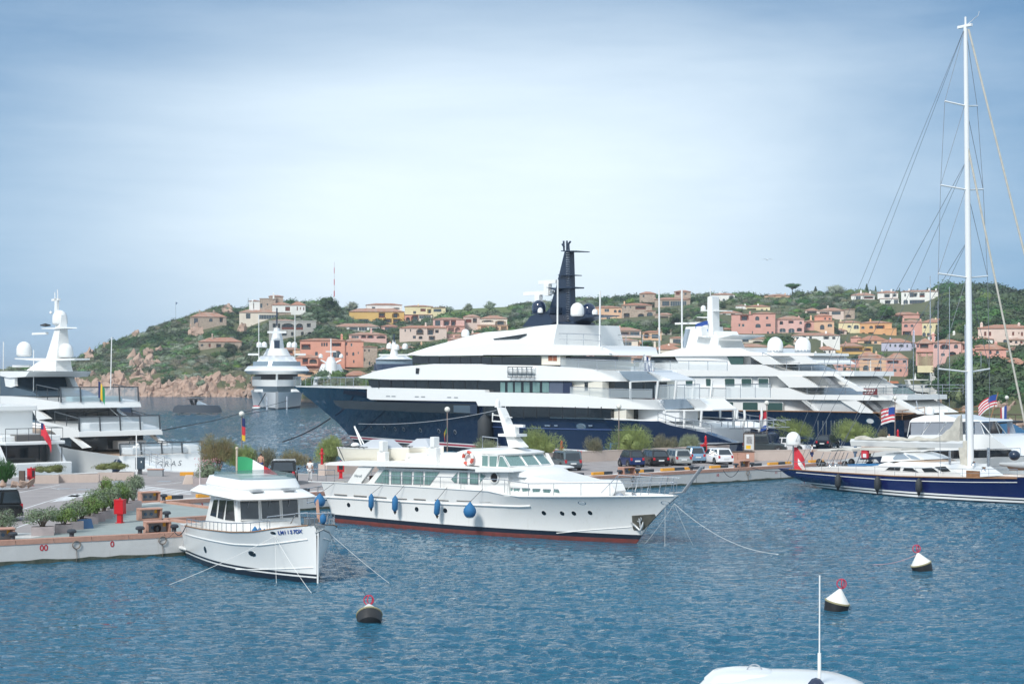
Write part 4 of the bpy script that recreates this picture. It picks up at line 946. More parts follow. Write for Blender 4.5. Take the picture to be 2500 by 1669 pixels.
# painted wheel stops, yellow and black, each a block
def blk(px0,px1,col,off=2.5):
 a,b=onC(px0,off),onC(px1,off);L=(b-a).length;m=MB().box(-L/2+.02,L/2-.02,-.13,.13,0,.24)
 o=m.build('kerb_block',col,quay,bevel=.02);c=(a+b)/2;o.location=(c.x,c.y,QZ+.01);o.rotation_euler=(0,0,math.atan2(CD.y,CD.x))
for s in '404,418,y 418.5,446,b 479,510,y 719,728,y 728.5,755,b 1395,1424,b 1445,1473,y 1473.5,1494,b 1553,1570,y 1570.5,1595,b 1614,1645,y 1645.5,1669,b 1671,1688,y 1693,1718,b 1733,1757,y 1757.5,1776,b 1839,1858,b 1875,1898,y 1898.5,1915,b 1915.5,1930,y 1975,1995,y 1995.5,2010,y'.split():
 a,b,c=s.split(',');blk(float(a),float(b),YELL if c=='y' else BLKP)
def line(spec,w,z=QZ+.0125,m=WPNT,name='lane_line'):
 pts=[G(a,b,QZ)for a,b in zz(spec)];mb=MB()
 for a,b in zip(pts,pts[1:]):
  d=(b-a).xy.normalized();n=Vector((-d.y,d.x))*w/2
  mb.add([(a.x-n.x,a.y-n.y,z),(b.x-n.x,b.y-n.y,z),(b.x+n.x,b.y+n.y,z),(a.x+n.x,a.y+n.y,z)],[(0,1,2,3)])
 o=mb.build(name,m,quay);return o
line('C 150,485 200,462 660,375',.14);line('C 100,875 350,790 700,665',.14,QZ+.013);line('C 215,655 520,560 800,480 1090,440',.14,QZ+.0135)
line('C 105,925 340,925',.1);line('C 560,405 660,430',.08);line('R 380,915 700,905 1250,845',.16)
line('C 1200,390 1080,375',.1)
def poly_paint(spec,z,m=WPNT,name='crossing_stripe'):
 pts=[G(a,b,QZ)for a,b in zz(spec)];mb=MB().add([(p.x,p.y,z)for p in pts],[tuple(range(len(pts)))]);return mb.build(name,m,quay)
for i in range(6):
 y=918+31*i;xr=min(1470,400+(1100-y)/.11);poly_paint('R %d,%d %d,%d %f,%f %f,%f'%(395-8*i,y,372-8*i,y+15,xr-40,y+11+.11*(xr-400),xr,y+.11*(xr-400)),QZ+.014)
for sp in('C 600,545 820,478 900,490 780,540','C 740,505 790,488 960,500 900,512','C 830,490 870,476 1010,487 960,495','C 900,474 940,464 1040,476 1010,483','C 960,462 1000,453 1080,464 1050,472','C 1030,451 1060,445 1100,452 1080,459','C 540,570 640,540 800,545 620,560'):
 poly_paint(sp,QZ+.015)
for i in range(16):
 a=onC(1420+i*34,6.5);b=onC(1420+i*34,6.5)+Vector((-.33,.94))*5.2;mb=MB();n=Vector((.94,.33))*.06
 mb.add([(a.x-n.x,a.y-n.y,QZ+.0125),(a.x+n.x,a.y+n.y,QZ+.0125),(b.x+n.x,b.y+n.y,QZ+.0125),(b.x-n.x,b.y-n.y,QZ+.0125)],[(0,1,2,3)]);mb.build('bay_line',WPNT2,quay)
a,b=onC(1395,6.3),onC(1760,6.3);n=CN*.05
MB().add([(a.x-n.x,a.y-n.y,QZ+.016),(b.x-n.x,b.y-n.y,QZ+.016),(b.x+n.x,b.y+n.y,QZ+.016),(a.x+n.x,a.y+n.y,QZ+.016)],[(0,1,2,3)]).build('bay_line',WPNT2,quay)
for sp in('C 700,417','C 925,428','R 880,825'):
 a,b=z1(sp);p=G(a,b,QZ);MB().box(p.x-.5,p.x+.5,p.y-.5,p.y+.5,QZ,QZ+.017).build('manhole_cover',GREY,quay)
REDP=mat('red_numbers',(.42,.015,.03),.7)
def num(s,px,py,base,d,size=.34):
 k=(px-CX)/F;t=(base.x-k*base.y)/(k*d.y-d.x);p=base+d*t;z=HC-(py-HY)/F*p.y
 n=Vector((d.y,-d.x));p=p+n*.012
 text('berth_number',s,size,REDP,quay,(p.x,p.y,z),Matrix.Rotation(math.atan2(d.y,d.x),4,'Z')@Matrix.Rotation(R(90),4,'X'),extrude=.003,bold=True)
num('00',107,1337,AL,AD,.42);num('0',274,1328,AL,AD,.42);num('3',493,1233.5,C0,CD,.42);num('9',1630,1166,C0,CD,.36);num('10',1752,1159.5,C0,CD,.34);num('11',1895,1153,C0,CD,.34)
# joints in the quay face
for px in(1390,1560,1700,1906,470):
 p=onC(px)-CN*.006;MB().box(-.012,.012,-.006,.004,-.3,QZ-.13).build('wall_joint',mat('joint_dark',(.12,.12,.11),.9),quay).matrix_basis=Matrix.Translation((p.x,p.y,0))@Matrix.Rotation(math.atan2(CD.y,CD.x),4,'Z')
def wall(name,label,pts,h,w=.35,z=QZ,m=BEIG):
 t=thing(name,label,'wall',(pts[0][0],pts[0][1],z));o=Vector((pts[0][0],pts[0][1]));mb=MB();cp=MB()
 for a,b in zip(pts,pts[1:]):
  a,b=Vector(a)-o,Vector(b)-o;d=(b-a).normalized();n=Vector((-d.y,d.x))*w/2;e=n*1.12
  mb.hexa([(a.x-n.x,a.y-n.y,0),(b.x-n.x,b.y-n.y,0),(b.x+n.x,b.y+n.y,0),(a.x+n.x,a.y+n.y,0)]+[(a.x-n.x,a.y-n.y,h),(b.x-n.x,b.y-n.y,h),(b.x+n.x,b.y+n.y,h),(a.x+n.x,a.y+n.y,h)])
  cp.hexa([(a.x-e.x,a.y-e.y,h),(b.x-e.x,b.y-e.y,h),(b.x+e.x,b.y+e.y,h),(a.x+e.x,a.y+e.y,h)]+[(a.x-e.x,a.y-e.y,h+.07),(b.x-e.x,b.y-e.y,h+.07),(b.x+e.x,b.y+e.y,h+.07),(a.x+e.x,a.y+e.y,h+.07)])
 mb.build('wall_face',m,t);cp.build('coping',m,t);return t
wall('parapet_wall','long pale pink parapet wall behind the parked cars',[onB(795,-.9),onB(1778,-.9)],.95)
wall('parapet_wall','pale pink wall below the dark off-road car and the sailing yacht awnings',[Vector((23.2,157.5)),Vector((35.5,162.5)),Vector((62,176))],.95)
sheet('upper_yard',[Vector((22.8,157.8)),Vector((35.5,162.7)),Vector((62,176.4)),BE-CN*1,onB(1840,-1.2)],QZ+.02,ASPH)
wall('parapet_wall','short raised block of pale wall behind the sloop boom',[Vector((35.0,163.4)),Vector((43.0,167.4))],1.45,.5)
# ---- quay furniture
QROT=math.atan2(CD.y,CD.x)
def pedestal(label,px,py,rz=QROT,w=1.35,dark=0):
 p=G(px,py,QZ);t=thing('power_pedestal',label,'service box',p,rz,'salmon service pedestals');m=MB()
 m.box(-w/2,w/2,.28,.46,0,.62);m.box(-w/2,-w/2+.13,-.25,.28,0,.62);m.box(w/2-.13,w/2,-.25,.28,0,.62)
 m.box(-w/2,w/2,-.30,.48,.62,.70);m.box(-w/2+.13,w/2-.13,-.25,.28,0,.1)
 m.build('casing',SALM,t,bevel=.015)
 MB().box(-w/2+.16,w/2-.16,.20,.275,.11,.6).build('panel',mat('panel_grey',(.32,.35,.36),.5),t)
 for i in range(2):MB().lathe([(.09,0),(.09,.06),(.05,.08)],10,(-.22+.35*i,.12,.34),None,'y').build('socket',mat('socket_blue',(.07,.16,.26),.4),t)
 MB().box(w/2-.36,w/2-.2,.17,.199,.38,.58).build('warning_plate',mat('warning_yellow',(.75,.45,.02),.5),t)
 if dark:
  m=MB()
  for i in range(4):m.torus((-.05+.03*i,.03,.28),.16+.01*i,.02,rot=Matrix.Rotation(.2*i,3,'Z'))
  m.build('hose_coil',BLACK,t)
 return t
pedestal('salmon service pedestal with coiled black cable nearest the trawler stern',385,1303,.45,dark=1)
pedestal('salmon service pedestal between the red box and the trawler, middle of three',366,1269,.5)
pedestal('salmon service pedestal at the end of the planter row',365,1225,.5)
pedestal('salmon service pedestal cut by the left edge of the photo',2,1322,.45)
pedestal('salmon service pedestal on the quay in front of the dark two-seater',1532,1160)
pedestal('salmon service pedestal on the quay below the cabinets',1813,1142.5)
def bollard(label,px,py,s=1.0):
 p=G(px,py,QZ);t=thing('bollard',label,'bollard',p,.5,'black mooring bollards')
 MB().lathe([(.16,0),(.16,.05),(.12,.1),(.12,.3),(.24,.33),(.25,.42),(.17,.5),(0,.52)],14,(0,0,0)).build('post',BLKP,t,smooth=40)
 m=MB().box(-.32,.32,-.2,.2,0,.035)
 for i in(-1,1):m.lathe([(.035,.03),(.035,.08)],6,(.26*i,0,0))
 m.build('base_plate',BLKP,t)
for lb,px,py in(('black mooring bollard at the far left of the near quay',31,1322),('black mooring bollard in front of the planters',175,1315),('black mooring bollard left of the cable pedestal',342,1307),('black mooring bollard right of the cable pedestal with mooring rope',425,1302),('black mooring bollard right of the middle pedestal',407,1268),('black mooring bollard beside the first yellow wheel stop',400,1224),('black mooring bollard left of the pedestal by the parked cars',1513,1161),('black mooring bollard right of the pedestal by the parked cars',1556,1159),('black mooring bollard beyond the yacht bow with rope heap',1688,1151),('black mooring bollard left of the pedestal below the cabinets',1797,1144),('black mooring bollard right of the pedestal below the cabinets',1836,1142)):
 bollard(lb,px,py)
def red_box(label,px,py,h=1.3,w=.56,rz=.3):
 p=G(px,py,QZ);t=thing('hose_cabinet',label,'hose cabinet',p,rz,'red fire hose cabinets')
 MB().box(-w*.24,w*.24,-.12,.12,.04,h*.42).box(-w*.33,w*.33,-.2,.2,0,.05).build('stand',RED,t)
 MB().box(-w/2,w/2,-.2,.2,h*.4,h).box(-w/2-.02,w/2+.02,-.22,.22,h,h+.05).lathe([(.05,h+.05),(.06,h+.12),(0,h+.15)],8,(0,0,0)).build('cabinet',RED,t,bevel=.01)
 MB().box(-w*.3,w*.3,-.215,-.20,h*.55,h*.9).build('window',BLACKG,t)
red_box('large red hose cabinet on a stand in front of the planter row',293,1276,rz=2.9)
red_box('red hose cabinet against the pale wall behind the classic yacht deck',832,1167,rz=.1)
red_box('red hose cabinet right of the grey-blue compact off-roader',1411,1137);red_box('red hose cabinet between light blue and white cars',1718,1117)
red_box('red hose cabinet beside the rocks at left',76,1186,1.3,.45,1.2)
def hydrant(label,px,py,z,h):
 D=Dg(py,z);p=P(px,py,D);t=thing('fire_hydrant',label,'hydrant',p,0,'red hydrant columns');q=h
 MB().lathe([(.13,0),(.13,.06),(.09,.08),(.09,q*.3),(.13,q*.33),(.10,q*.38),(.10,q*.6),(.14,q*.64),(.11,q*.7),(.11,q*.86),(.13,q*.9),(.05,q*.97),(0,q)],12,(0,0,0)).build('column',RED,t,smooth=40)
 MB().lathe([(.05,-.2),(.05,.2)],8,(0,0,q*.64),None,'x').build('outlet',RED,t)
p=onB(786,-1.8);MB_=thing('plinth','small pale plinth under the tall red hydrant','plinth',(p.x,p.y,QZ));MB().box(-.28,.28,-.25,.25,0,1.0).build('block',BEIG,MB_,bevel=.03)
hz=HC-(1133-HY)/F*p.y;hydrant('tall red hydrant on a plinth left of the classic yacht',786,1133,QZ+1.0,1.35)
hydrant('red hydrant in front of the bush left of the compact off-roader',1371,1125,QZ,2.0)
hydrant('red hydrant behind the light blue two-seater',1723,1115,QZ,2.2)
hydrant('red hydrant beside the lamp post behind the sloop boom',2192,1098,QZ,2.3)
hydrant('red hydrant at the far right behind the sport yacht',2463,1090,QZ,2.3)
GLOBE=mat('lamp_globe',(.72,.72,.66),.25,alpha=.95)
POLE=mat('brown_pole',(.22,.17,.15),.6)
def lamp(label,px,pz,D=None,m=POLE):
 p=onB(px,-.4)if D is None else Vector(((px-CX)/F*D,D));z=HC-(pz-HY)/F*p.y
 t=thing('street_lamp',label,'street lamp',(p.x,p.y,QZ),0,'globe street lamps');h=z-QZ
 MB().tube([(0,0,0),(0,0,h-.2)],.06,8,r2=.045).lathe([(.1,0),(.1,.3),(.06,.35)],8,(0,0,0)).lathe([(.05,h-.3),(.12,h-.22),(.12,h-.18)],8).build('pole',m,t)
 MB().ball((0,0,h),.25,14).build('globe',GLOBE,t,smooth=60);return p
LP=[lamp(*a)for a in(('globe lamp post with green yellow red flag beside the classic yacht',1092,999),('globe lamp post in front of the navy superyacht between bushes',1511,992),('globe lamp post with Dutch flag in front of the white superyacht',1872,983),('globe lamp post with American flag behind the sloop',2185,971),('globe lamp post at the water behind the leftmost bushes',590,1010,145),('globe lamp post with French flag at the far right',2458,970))]
def flag(label,p,z,w,h,bands,vertical=True,ang=0.0,droop=.25,name='flag',extra=None,cat='flag',mirror=1):
 """cloth hung from a point, rippling away from its pole"""
 t=thing(name,label,cat,(p[0],p[1],z),ang);n=16;m_=8;mb=MB();vs={}
 for i in range(n+1):
  for j in range(m_+1):
   u,v=i/n,j/m_
   vs[i,j]=(mirror*u*w*(1-droop*.35),.10*w*math.sin(u*7+v*2)*u**.6,-v*h-droop*u*u*w*.9+.03*math.sin(u*9))
 for i in range(n):
  for j in range(m_):
   c=bands[min(int((i if vertical else j)/(n if vertical else m_)*len(bands)),len(bands)-1)]
   if extra:c=extra(i/n,j/m_)or c
   mb.quad(vs[i,j],vs[i+1,j],vs[i+1,j+1],vs[i,j+1],c)
 mb.build('cloth',None,t,smooth=60);return t
def cl(n,c):return mat('cloth_'+n,c,.85)
CR,CW,CB,CG,CY,CNB=cl('red',(.55,.03,.05)),cl('white',(.72,.72,.72)),cl('blue',(.02,.07,.30)),cl('green',(.03,.28,.12)),cl('yellow',(.70,.45,.03)),cl('navy',(.015,.03,.12))
flag('green yellow and red flag hanging from a lamp post',(LP[0].x-.05,LP[0].y-.07),4.8,1.0,.55,[CG,CY,CR],True,R(-115),1.35)
flag('Dutch red white blue flag on the lamp post',(LP[2].x-.05,LP[2].y-.07),5.4,.9,1.9,[CR,CW,CB],False,R(180),.45)
def usa(u,v):return CB if u<.42 and v<.5 else None
flag('American flag on the lamp post behind the sloop',(LP[3].x-.05,LP[3].y-.07),5.6,1.8,1.7,[CR,CW]*4,False,R(185),.25,extra=usa)
flag('French flag on the lamp post at the far right',(LP[5].x-.05,LP[5].y-.07),5.4,1.0,2.0,[CB,CW,CR],True,R(190),.4)
flag('limp dark red and yellow flag on the lamp at the water',(LP[4].x+.05,LP[4].y-.07),5.6,.32,2.0,[CNB,CR,CY],False,R(-10),.3)
# planters and plants
PLM=mat('mauve_concrete',(.40,.345,.345),.85,var=.15,vscale=3)
def bush(name,label,c,w,h,lm,n=2600,ls=.06,kind='round',group=None,cat='bush',d=None,seed=1,core_=.8,trunk=True,fl=None):
 rr=random.Random(seed*31+int(c[0]*10));t=thing(name,label,cat,c,.18 if cat=='hedge' else rr.uniform(0,6),group);mb=MB();d=d or w*.85;k=14 if cat=='hedge' else 7
 for i in range(k):
  a=rr.uniform(0,6.28);q=rr.uniform(.15,.3)*(1.3 if cat=='hedge' else 1);cc=(math.cos(a)*q*w,math.sin(a)*q*d,h*rr.uniform(.28,.64));r=rr.uniform(.2,.3)
  if core_:core(mb,cc,w*r*core_*.8,d*r*core_*.8,h*.27*core_,rr)
  if kind=='wisp':
   for _ in range(n//k):
    z=rr.uniform(-.3,1);th=rr.uniform(0,6.28);s=math.sqrt(1-z*z if abs(z)<1 else 0);rad=rr.uniform(.5,1.15)
    p=Vector((cc[0]+s*math.cos(th)*w*r*rad*1.1,cc[1]+s*math.sin(th)*d*r*rad*1.1,cc[2]+z*h*.36*rad))
    dr=(Vector((p.x*.5,p.y*.5,1.1))+Vector((rr.gauss(0,.4),rr.gauss(0,.4),rr.gauss(0,.35)))).normalized();L=ls*rr.uniform(1.5,4.5);sd=dr.cross(Vector((rr.gauss(0,1),rr.gauss(0,1),.1))).normalized()*ls*.22
    mb.add([p-sd,p+sd,p+dr*L],[(0,1,2)])
  else:leaf_blob(mb,cc,w*r,d*r,h*.32,n//k,ls,rr)
 mb.build('foliage',lm,t)
 if fl:
  f=MB()
  for _ in range(60):
   a=rr.uniform(0,6.28);q=rr.uniform(.1,.42);p=Vector((math.cos(a)*q*w,math.sin(a)*q*d,h*(.75+rr.uniform(-.2,.22))));f.ball(p,.035,5)
  f.build('blossom',fl,t)
 if trunk:
  tb=MB()
  for i in range(9):
   a=i*2.4;q=rr.uniform(.15,.36);tb.tube([(rr.uniform(-.05,.05),rr.uniform(-.05,.05),-.02),(math.cos(a)*q*w*.35,math.sin(a)*q*d*.35,h*.28),(math.cos(a)*q*w,math.sin(a)*q*d,h*.68)],.035*min(1.6,h),5,r2=.012)
  tb.build('stem',BARK,t)
 return t
OLEA=mat('oleander_leaves',(.11,.165,.085),.55,col2=(.19,.235,.15),vscale=3,spec=.4)
PITT=mat('pittosporum_leaves',(.09,.165,.035),.5,col2=(.15,.22,.05),vscale=2.5,spec=.4)
HEDG=mat('hedge_leaves',(.085,.115,.035),.6,col2=(.17,.18,.05),vscale=2)
TAMA=mat('tamarisk_green',(.165,.225,.065),.7,col2=(.27,.32,.11),vscale=1.2)
TAMB=mat('tamarisk_grey',(.18,.225,.13),.75,col2=(.26,.29,.18),vscale=1.2)
TAMD=mat('tamarisk_dry',(.20,.185,.12),.8,col2=(.12,.13,.08),vscale=1.5)
TAMR=mat('tamarisk_rust',(.26,.19,.10),.8,col2=(.15,.17,.07),vscale=1.2)
def planter(label,p,rz,w,d,h,m=PLM,name='planter',group='square concrete planters'):
 t=thing(name,label,'planter',p,rz,group);m_=MB();e=.06
 m_.box(-w/2,w/2,-d/2,-d/2+e,0,h).box(-w/2,w/2,d/2-e,d/2,0,h).box(-w/2,-w/2+e,-d/2+e,d/2-e,0,h).box(w/2-e,w/2,-d/2+e,d/2-e,0,h)
 m_.build('trough',m,t,bevel=.012);MB().box(-w/2+e,w/2-e,-d/2+e,d/2-e,.02,h-.08).build('soil',mat('soil',(.05,.035,.025),.95),t);return t
ords=['nearest the quay edge','next to the nearest one','third from the quay edge','fourth from the quay edge, behind the blue board','fifth from the quay edge','sixth from the quay edge','seventh in the row','eighth in the row left of the red box','ninth in the row behind the red box','tenth in the row right of the red box','at the far end of the row']
pa=[(101,1307,1.15),(152,1301,.9)]+[(178+18.2*i,1293-6.6*i,.8)for i in range(9)]
for i,(px,py,w)in enumerate(pa):
 p=G(px,py,QZ);planter('mauve concrete planter '+ords[i],p+Vector((0,.3,0)),.25 if i<2 else .72,w,.62,.46)
 col=[OLEA,PITT,OLEA,PITT,PITT,OLEA,PITT,OLEA,PITT,OLEA,OLEA][i];hh=[1.25,1.15,1.35,1.5,1.45,1.6,1.55,1.5,1.6,1.75,1.9][i]
 bush('shrub',['loose grey-green shrub','low spreading shrub','dusty oleander shrub','bright green shrub','dense bright green shrub','grey-green oleander shrub','glossy green shrub','pale oleander shrub','round green shrub','bushy oleander shrub','tall dusty oleander shrub'][i]+' in the planter '+ords[i],p+Vector((0,.3,.36)),w*2.2,hh,col,2200,.085,seed=i,cat='shrub',core_=.55 if i>1 else .3)
bush('shrub','bright shrub standing alone behind the row beside the white cabinet',G(258,1212,QZ),1.5,1.5,PITT,1300,.085,cat='shrub')
bush('shrub','scraggy shrub at the left edge behind the cut-off pedestal',G(8,1308,QZ),1.6,1.8,OLEA,1100,.085,cat='shrub',core_=.25)
t=thing('cabinet','pale grey metal cabinet hidden behind the planter row','cabinet',G(287,1207,QZ),.6);MB().box(-.35,.35,-.25,.25,0,.95).build('body',mat('pale_grey_metal',(.42,.46,.50),.5),t,bevel=.02);MB().box(-.30,.30,-.262,-.25,.08,.87).build('door',mat('pale_grey_door',(.45,.49,.53),.5),t)
t=thing('blue_board','blue board leaning against a planter','board',G(211,1290,QZ),.75);MB().hexa([(-.42,-.05,0),(.42,-.05,0),(.42,0,0),(-.42,0,0),(-.42,.22,.52),(.42,.22,.52),(.42,.27,.52),(-.42,.27,.52)]).build('panel',mat('blue_board_paint',(.03,.10,.22),.5),t)
# long planters by the yachts at left
for lb,px,py,w in(('long pale concrete planter beside the rocks',110,1180,1.85),('long pale concrete planter in the middle of the row by the yachts',188,1177.5,3.15),('long pale concrete planter at the right end of the row by the yachts',280,1172.5,2.8)):
 p=G(px,py,QZ)+Vector((0,.45,0));planter(lb,p,.18,w,.8,.62,mat('pale_pink_concrete',(.52,.43,.38),.85,var=.1,vscale=2,streak=.2),'long_planter','long pale planters')
for lb,px,py,w in(('low clipped hedge in the left long planter',118,1172,2.6),('low clipped hedge in the right long planter',275,1164,2.8)):
 bush('hedge',lb,G(px,py,QZ)+Vector((0,.3,.5)),w,.85,HEDG,2400,.07,cat='hedge',d=.8,trunk=False,core_=1.0,seed=5)
bush('palm_shrub','dark spiky palm at the left edge above the rocks',G(6,1185,QZ)+Vector((0,.5,0)),1.9,2.0,LEAFD,1500,.1,'wisp',cat='palm')
for i,(px,py,s)in enumerate(((30,1195,.65),(52,1197,.62),(70,1194,.6),(4,1194,.5))):
 p=G(px,py,QZ);o=bpy.data.objects.new('rock',bpy.data.objects.get('boulder%d'%i).data if bpy.data.objects.get('boulder%d'%i)else rp[i].data);link(o);o.location=p+Vector((0,.4,.35));o.scale=(s,s*.8,s*(1.0 if i!=2 else 1.2));o.rotation_euler=(i,.3,i*2)
 tag(o,['grey rounded boulder second from the left edge','pink boulder in the middle of the rock pile','tall pink boulder beside the red cabinet','low boulder cut by the left edge'][i],'boulder','boulders by the road')
t=thing('wooden_post','square dark wooden post behind the rocks','post',G(44,1190,QZ)+Vector((0,1,0)));MB().box(-.2,.2,-.15,.15,0,1.2).build('post',TIMB,t)
# service pole with cabinet by the large yacht
t=thing('service_pole','thin white pole with lamps and camera beside the left yachts','pole',G(333,1178,QZ));MB().tube([(0,0,0),(0,0,3.9)],.045,8).build('pole',GEL,t);MB().box(-.25,.25,-.05,.05,2.75,2.85).ball((-.2,-.05,2.7),.08).ball((.1,0,2.95),.12).build('lamp_head',GEL,t)
t=thing('utility_cabinet','dark blue-grey upright cabinet behind the thin white pole','cabinet',G(334,1160,QZ)+Vector((0,1.2,0)));MB().box(-.36,.36,-.25,.25,.45,1.45).build('body',mat('petrol_grey',(.035,.06,.085),.5),t,bevel=.02);MB().box(-.15,.15,-.15,.15,0,.45).build('stand',DGREY,t);MB().box(.12,.2,-.262,-.25,1.0,1.15).build('label_plate',GEL2,t)
t=thing('utility_box','low grey utility box with pink top by the left yachts','utility box',G(380,1162,QZ));MB().box(-.62,.62,-.3,.3,0,.55).build('body',GREY,t,bevel=.02);MB().box(-.68,.66,-.34,.34,.55,.61).build('lid',SALM,t)
t=thing('jersey_barrier','yellow barrier block by the white sport yacht platform','barrier',G(456,1160.5,QZ),.1);MB().box(-.55,.55,-.15,.15,0,.3).build('block',YELL,t,bevel=.02)
t=thing('concrete_block','white concrete block left of the flowering oleander','block',G(460,1181,QZ),.2);MB().hexa([(-.45,-.3,0),(.35,-.3,0),(.35,.3,0),(-.45,.3,0),(-.22,-.28,.68),(.33,-.28,.68),(.33,.28,.68),(-.22,.28,.68)]).build('block',BEIG,t,bevel=.02)
planter('mauve planter under the flowering oleander',G(484,1186,QZ)+Vector((.1,.4,0)),.2,1.1,.8,.6)
bush('oleander','flowering pink oleander beside the white block',G(500,1182,QZ)+Vector((.1,.8,.1)),3.0,1.95,OLEA,4200,.08,cat='oleander',fl=mat('pink_blossom',(.62,.28,.33),.7),core_=.6)
t=thing('pole','thin white pole in front of the oleander','pole',G(488,1186,QZ));MB().tube([(0,0,0),(0,0,2.1)],.03,6).tube([(0,0,0),(0,0,.55)],.055,8).build('pole',mat('pink_white',(.65,.58,.58),.6),t)
# tamarisks along the far side
def tam(label,px,top,base,w,lm,n=5200,ls=.075,D=None,core_=.7,name='tamarisk'):
 p=onB(px,-.3)if D is None else Vector(((px-CX)/F*D,D));k=p.y/F;zt=HC-(top-HY)*k
 bush(name,label,(p.x,p.y,QZ),w*k,(zt-QZ)*1.02,lm,n,ls,'wisp','tamarisk bushes','bush',seed=int(px),core_=core_)
tam('bright green tamarisk left of the classic yacht lifeboats',806,1066,1135,92,TAMA,7000)
tam('grey-green wispy tamarisk behind the classic yacht mast',1188,1064,1100,80,TAMB)
tam('wide green tamarisk left of the compact off-roader',1325,1044,1105,130,TAMA,9000)
tam('dry twiggy tamarisk between two green ones',1448,1066,1105,60,TAMD,2600,core_=0.3)
tam('large green tamarisk behind the dark two-seater',1540,1030,1102,128,TAMA,9500)
tam('dusty low tamarisk right of the large one',1625,1062,1095,66,TAMD,3800,core_=.5)
tam('dusty low tamarisk left of the red hydrant',1685,1060,1095,66,TAMB,3800,core_=.5)
tam('broad tamarisk behind the dark off-road car',1945,1018,1098,128,TAMA,9500,D=178)
tam('tamarisk right of the dark hatchback',2090,1024,1085,112,TAMA,8000,D=186)
tam('rusty green tamarisk at the left end',535,1056,1150,96,TAMR,7500,D=139)
tam('dark green tamarisk behind the trawler flag',590,1086,1150,80,TAMA,5000,D=139)
tam('sparse autumn tamarisk left of the black car',650,1094,1150,60,TAMD,2400,D=139,core_=.2)
tam('sparse autumn tamarisk right of the black car',715,1094,1150,84,TAMR,2600,D=141,core_=.15)
tam('small bush poking up beside the two standing people',2155,1044,1085,30,TAMD,1500,D=188,core_=.4)
# notice board and cabinets
p=G(1828,1112,QZ);t=thing('notice_board','framed notice board on two legs beside the dark off-road car','notice board',(23.3,161,QZ),-.1)
m=MB()
for sx in(-.52,.52):m.box(sx-.05,sx+.05,-.05,.05,0,2.55)
m.box(-.52,.52,-.05,.05,2.45,2.55).box(-.52,.52,-.05,.05,.82,.9).build('frame',TIMB,t);MB().box(-.46,.46,-.03,.03,.9,2.45).build('poster',mat('poster_paper',(.55,.56,.56),.6),t)
MB().box(-.25,.3,-.034,-.03,1.5,2.2).build('picture',mat('poster_picture',(.12,.12,.13),.6,col2=(.40,.40,.40),vscale=6),t);MB().box(-.30,.15,-.034,-.03,1.0,1.35).build('yellow_label',mat('warning_yellow',(.75,.45,.02),.5),t)
t=thing('cabinet','row of salmon metal cabinets with dark top beside the white hatchback','cabinet',G(1811,1127.5,QZ)+Vector((0,.4,0)),.0)
for i in range(3):
 c=MB().box(-1.22+i*.815,-1.22+i*.815+.80,-.35,.35,0,.95).build('door_unit',SALM,t,bevel=.01)
MB().box(-1.32,1.30,-.4,.4,.95,1.02).build('top',TIMB,t);MB().box(.45,.7,-.36,-.352,.35,.75).build('notice',GEL,t)
# mooring rings on the quay face, chains, ropes
def mring(label,px,py,base,d,r=.2):
 k=(px-CX)/F;tt=(base.x-k*base.y)/(k*d.y-d.x);p=base+d*tt;z=HC-(py-HY)/F*p.y;n=Vector((d.y,-d.x))*.07
 t=thing('mooring_ring',label,'mooring ring',(p.x+n.x,p.y+n.y,z),math.atan2(d.y,d.x),'rusty mooring rings');MB().torus((0,0,0),r,.028,n=18).build('ring',mat('rusty_steel',(.24,.20,.17),.6,metal=.5),t);MB().tube([(0,.02,-r),(.03,.0,-r-.4),(0,.02,-z+.0)],.02,5).build('chain',mat('rusty_chain',(.14,.12,.10),.8),t)
mring('mooring ring on the near quay wall below the planters',186,1329,AL,AD);mring('mooring ring left of the trawler stern',396,1318,AL,AD)
mring('mooring ring below the pedestal by the parked cars',1544,1168,C0,CD);mring('mooring ring below the right hand pedestal',1825,1154,C0,CD)
# ================================================================ parked cars
TYRE=mat('tyre',(.02,.02,.022),.8);RIM=mat('alloy_rim',(.45,.46,.48),.3,metal=.7)
CGL=mat('car_glass',(.025,.035,.045),.06,spec=.9);TAIL=mat('tail_lamp',(.45,.02,.03),.2);HEADL=mat('head_lamp',(.7,.72,.75),.1,spec=.9);PLATE=mat('number_plate',(.70,.72,.72),.5)
def wheel(parent,x,y,r,w=.2):
 c=MB().lathe([(r*.62,-w/2),(r*.94,-w/2),(r,-w*.3),(r,w*.3),(r*.94,w/2),(r*.62,w/2)],18,(0,0,0),None,'y');o=c.build('wheel',TYRE,parent,smooth=30);o.location=(x,y,r)
 m=MB().lathe([(0,-w*.45),(r*.6,-w*.45),(r*.64,w*.45),(0,w*.45)],14,(0,0,0),None,'y')
 for sg in(-1,1):
  for i in range(5):
   a=i*2*math.pi/5;m.hexa([Vector((math.cos(a+q)*rr,sg*yy,math.sin(a+q)*rr))for yy in(w*.45,w*.52)for rr,q in((r*.08,-.9),(r*.58,-.14),(r*.58,.14),(r*.08,.9))])
 m.build('rim',RIM,o)
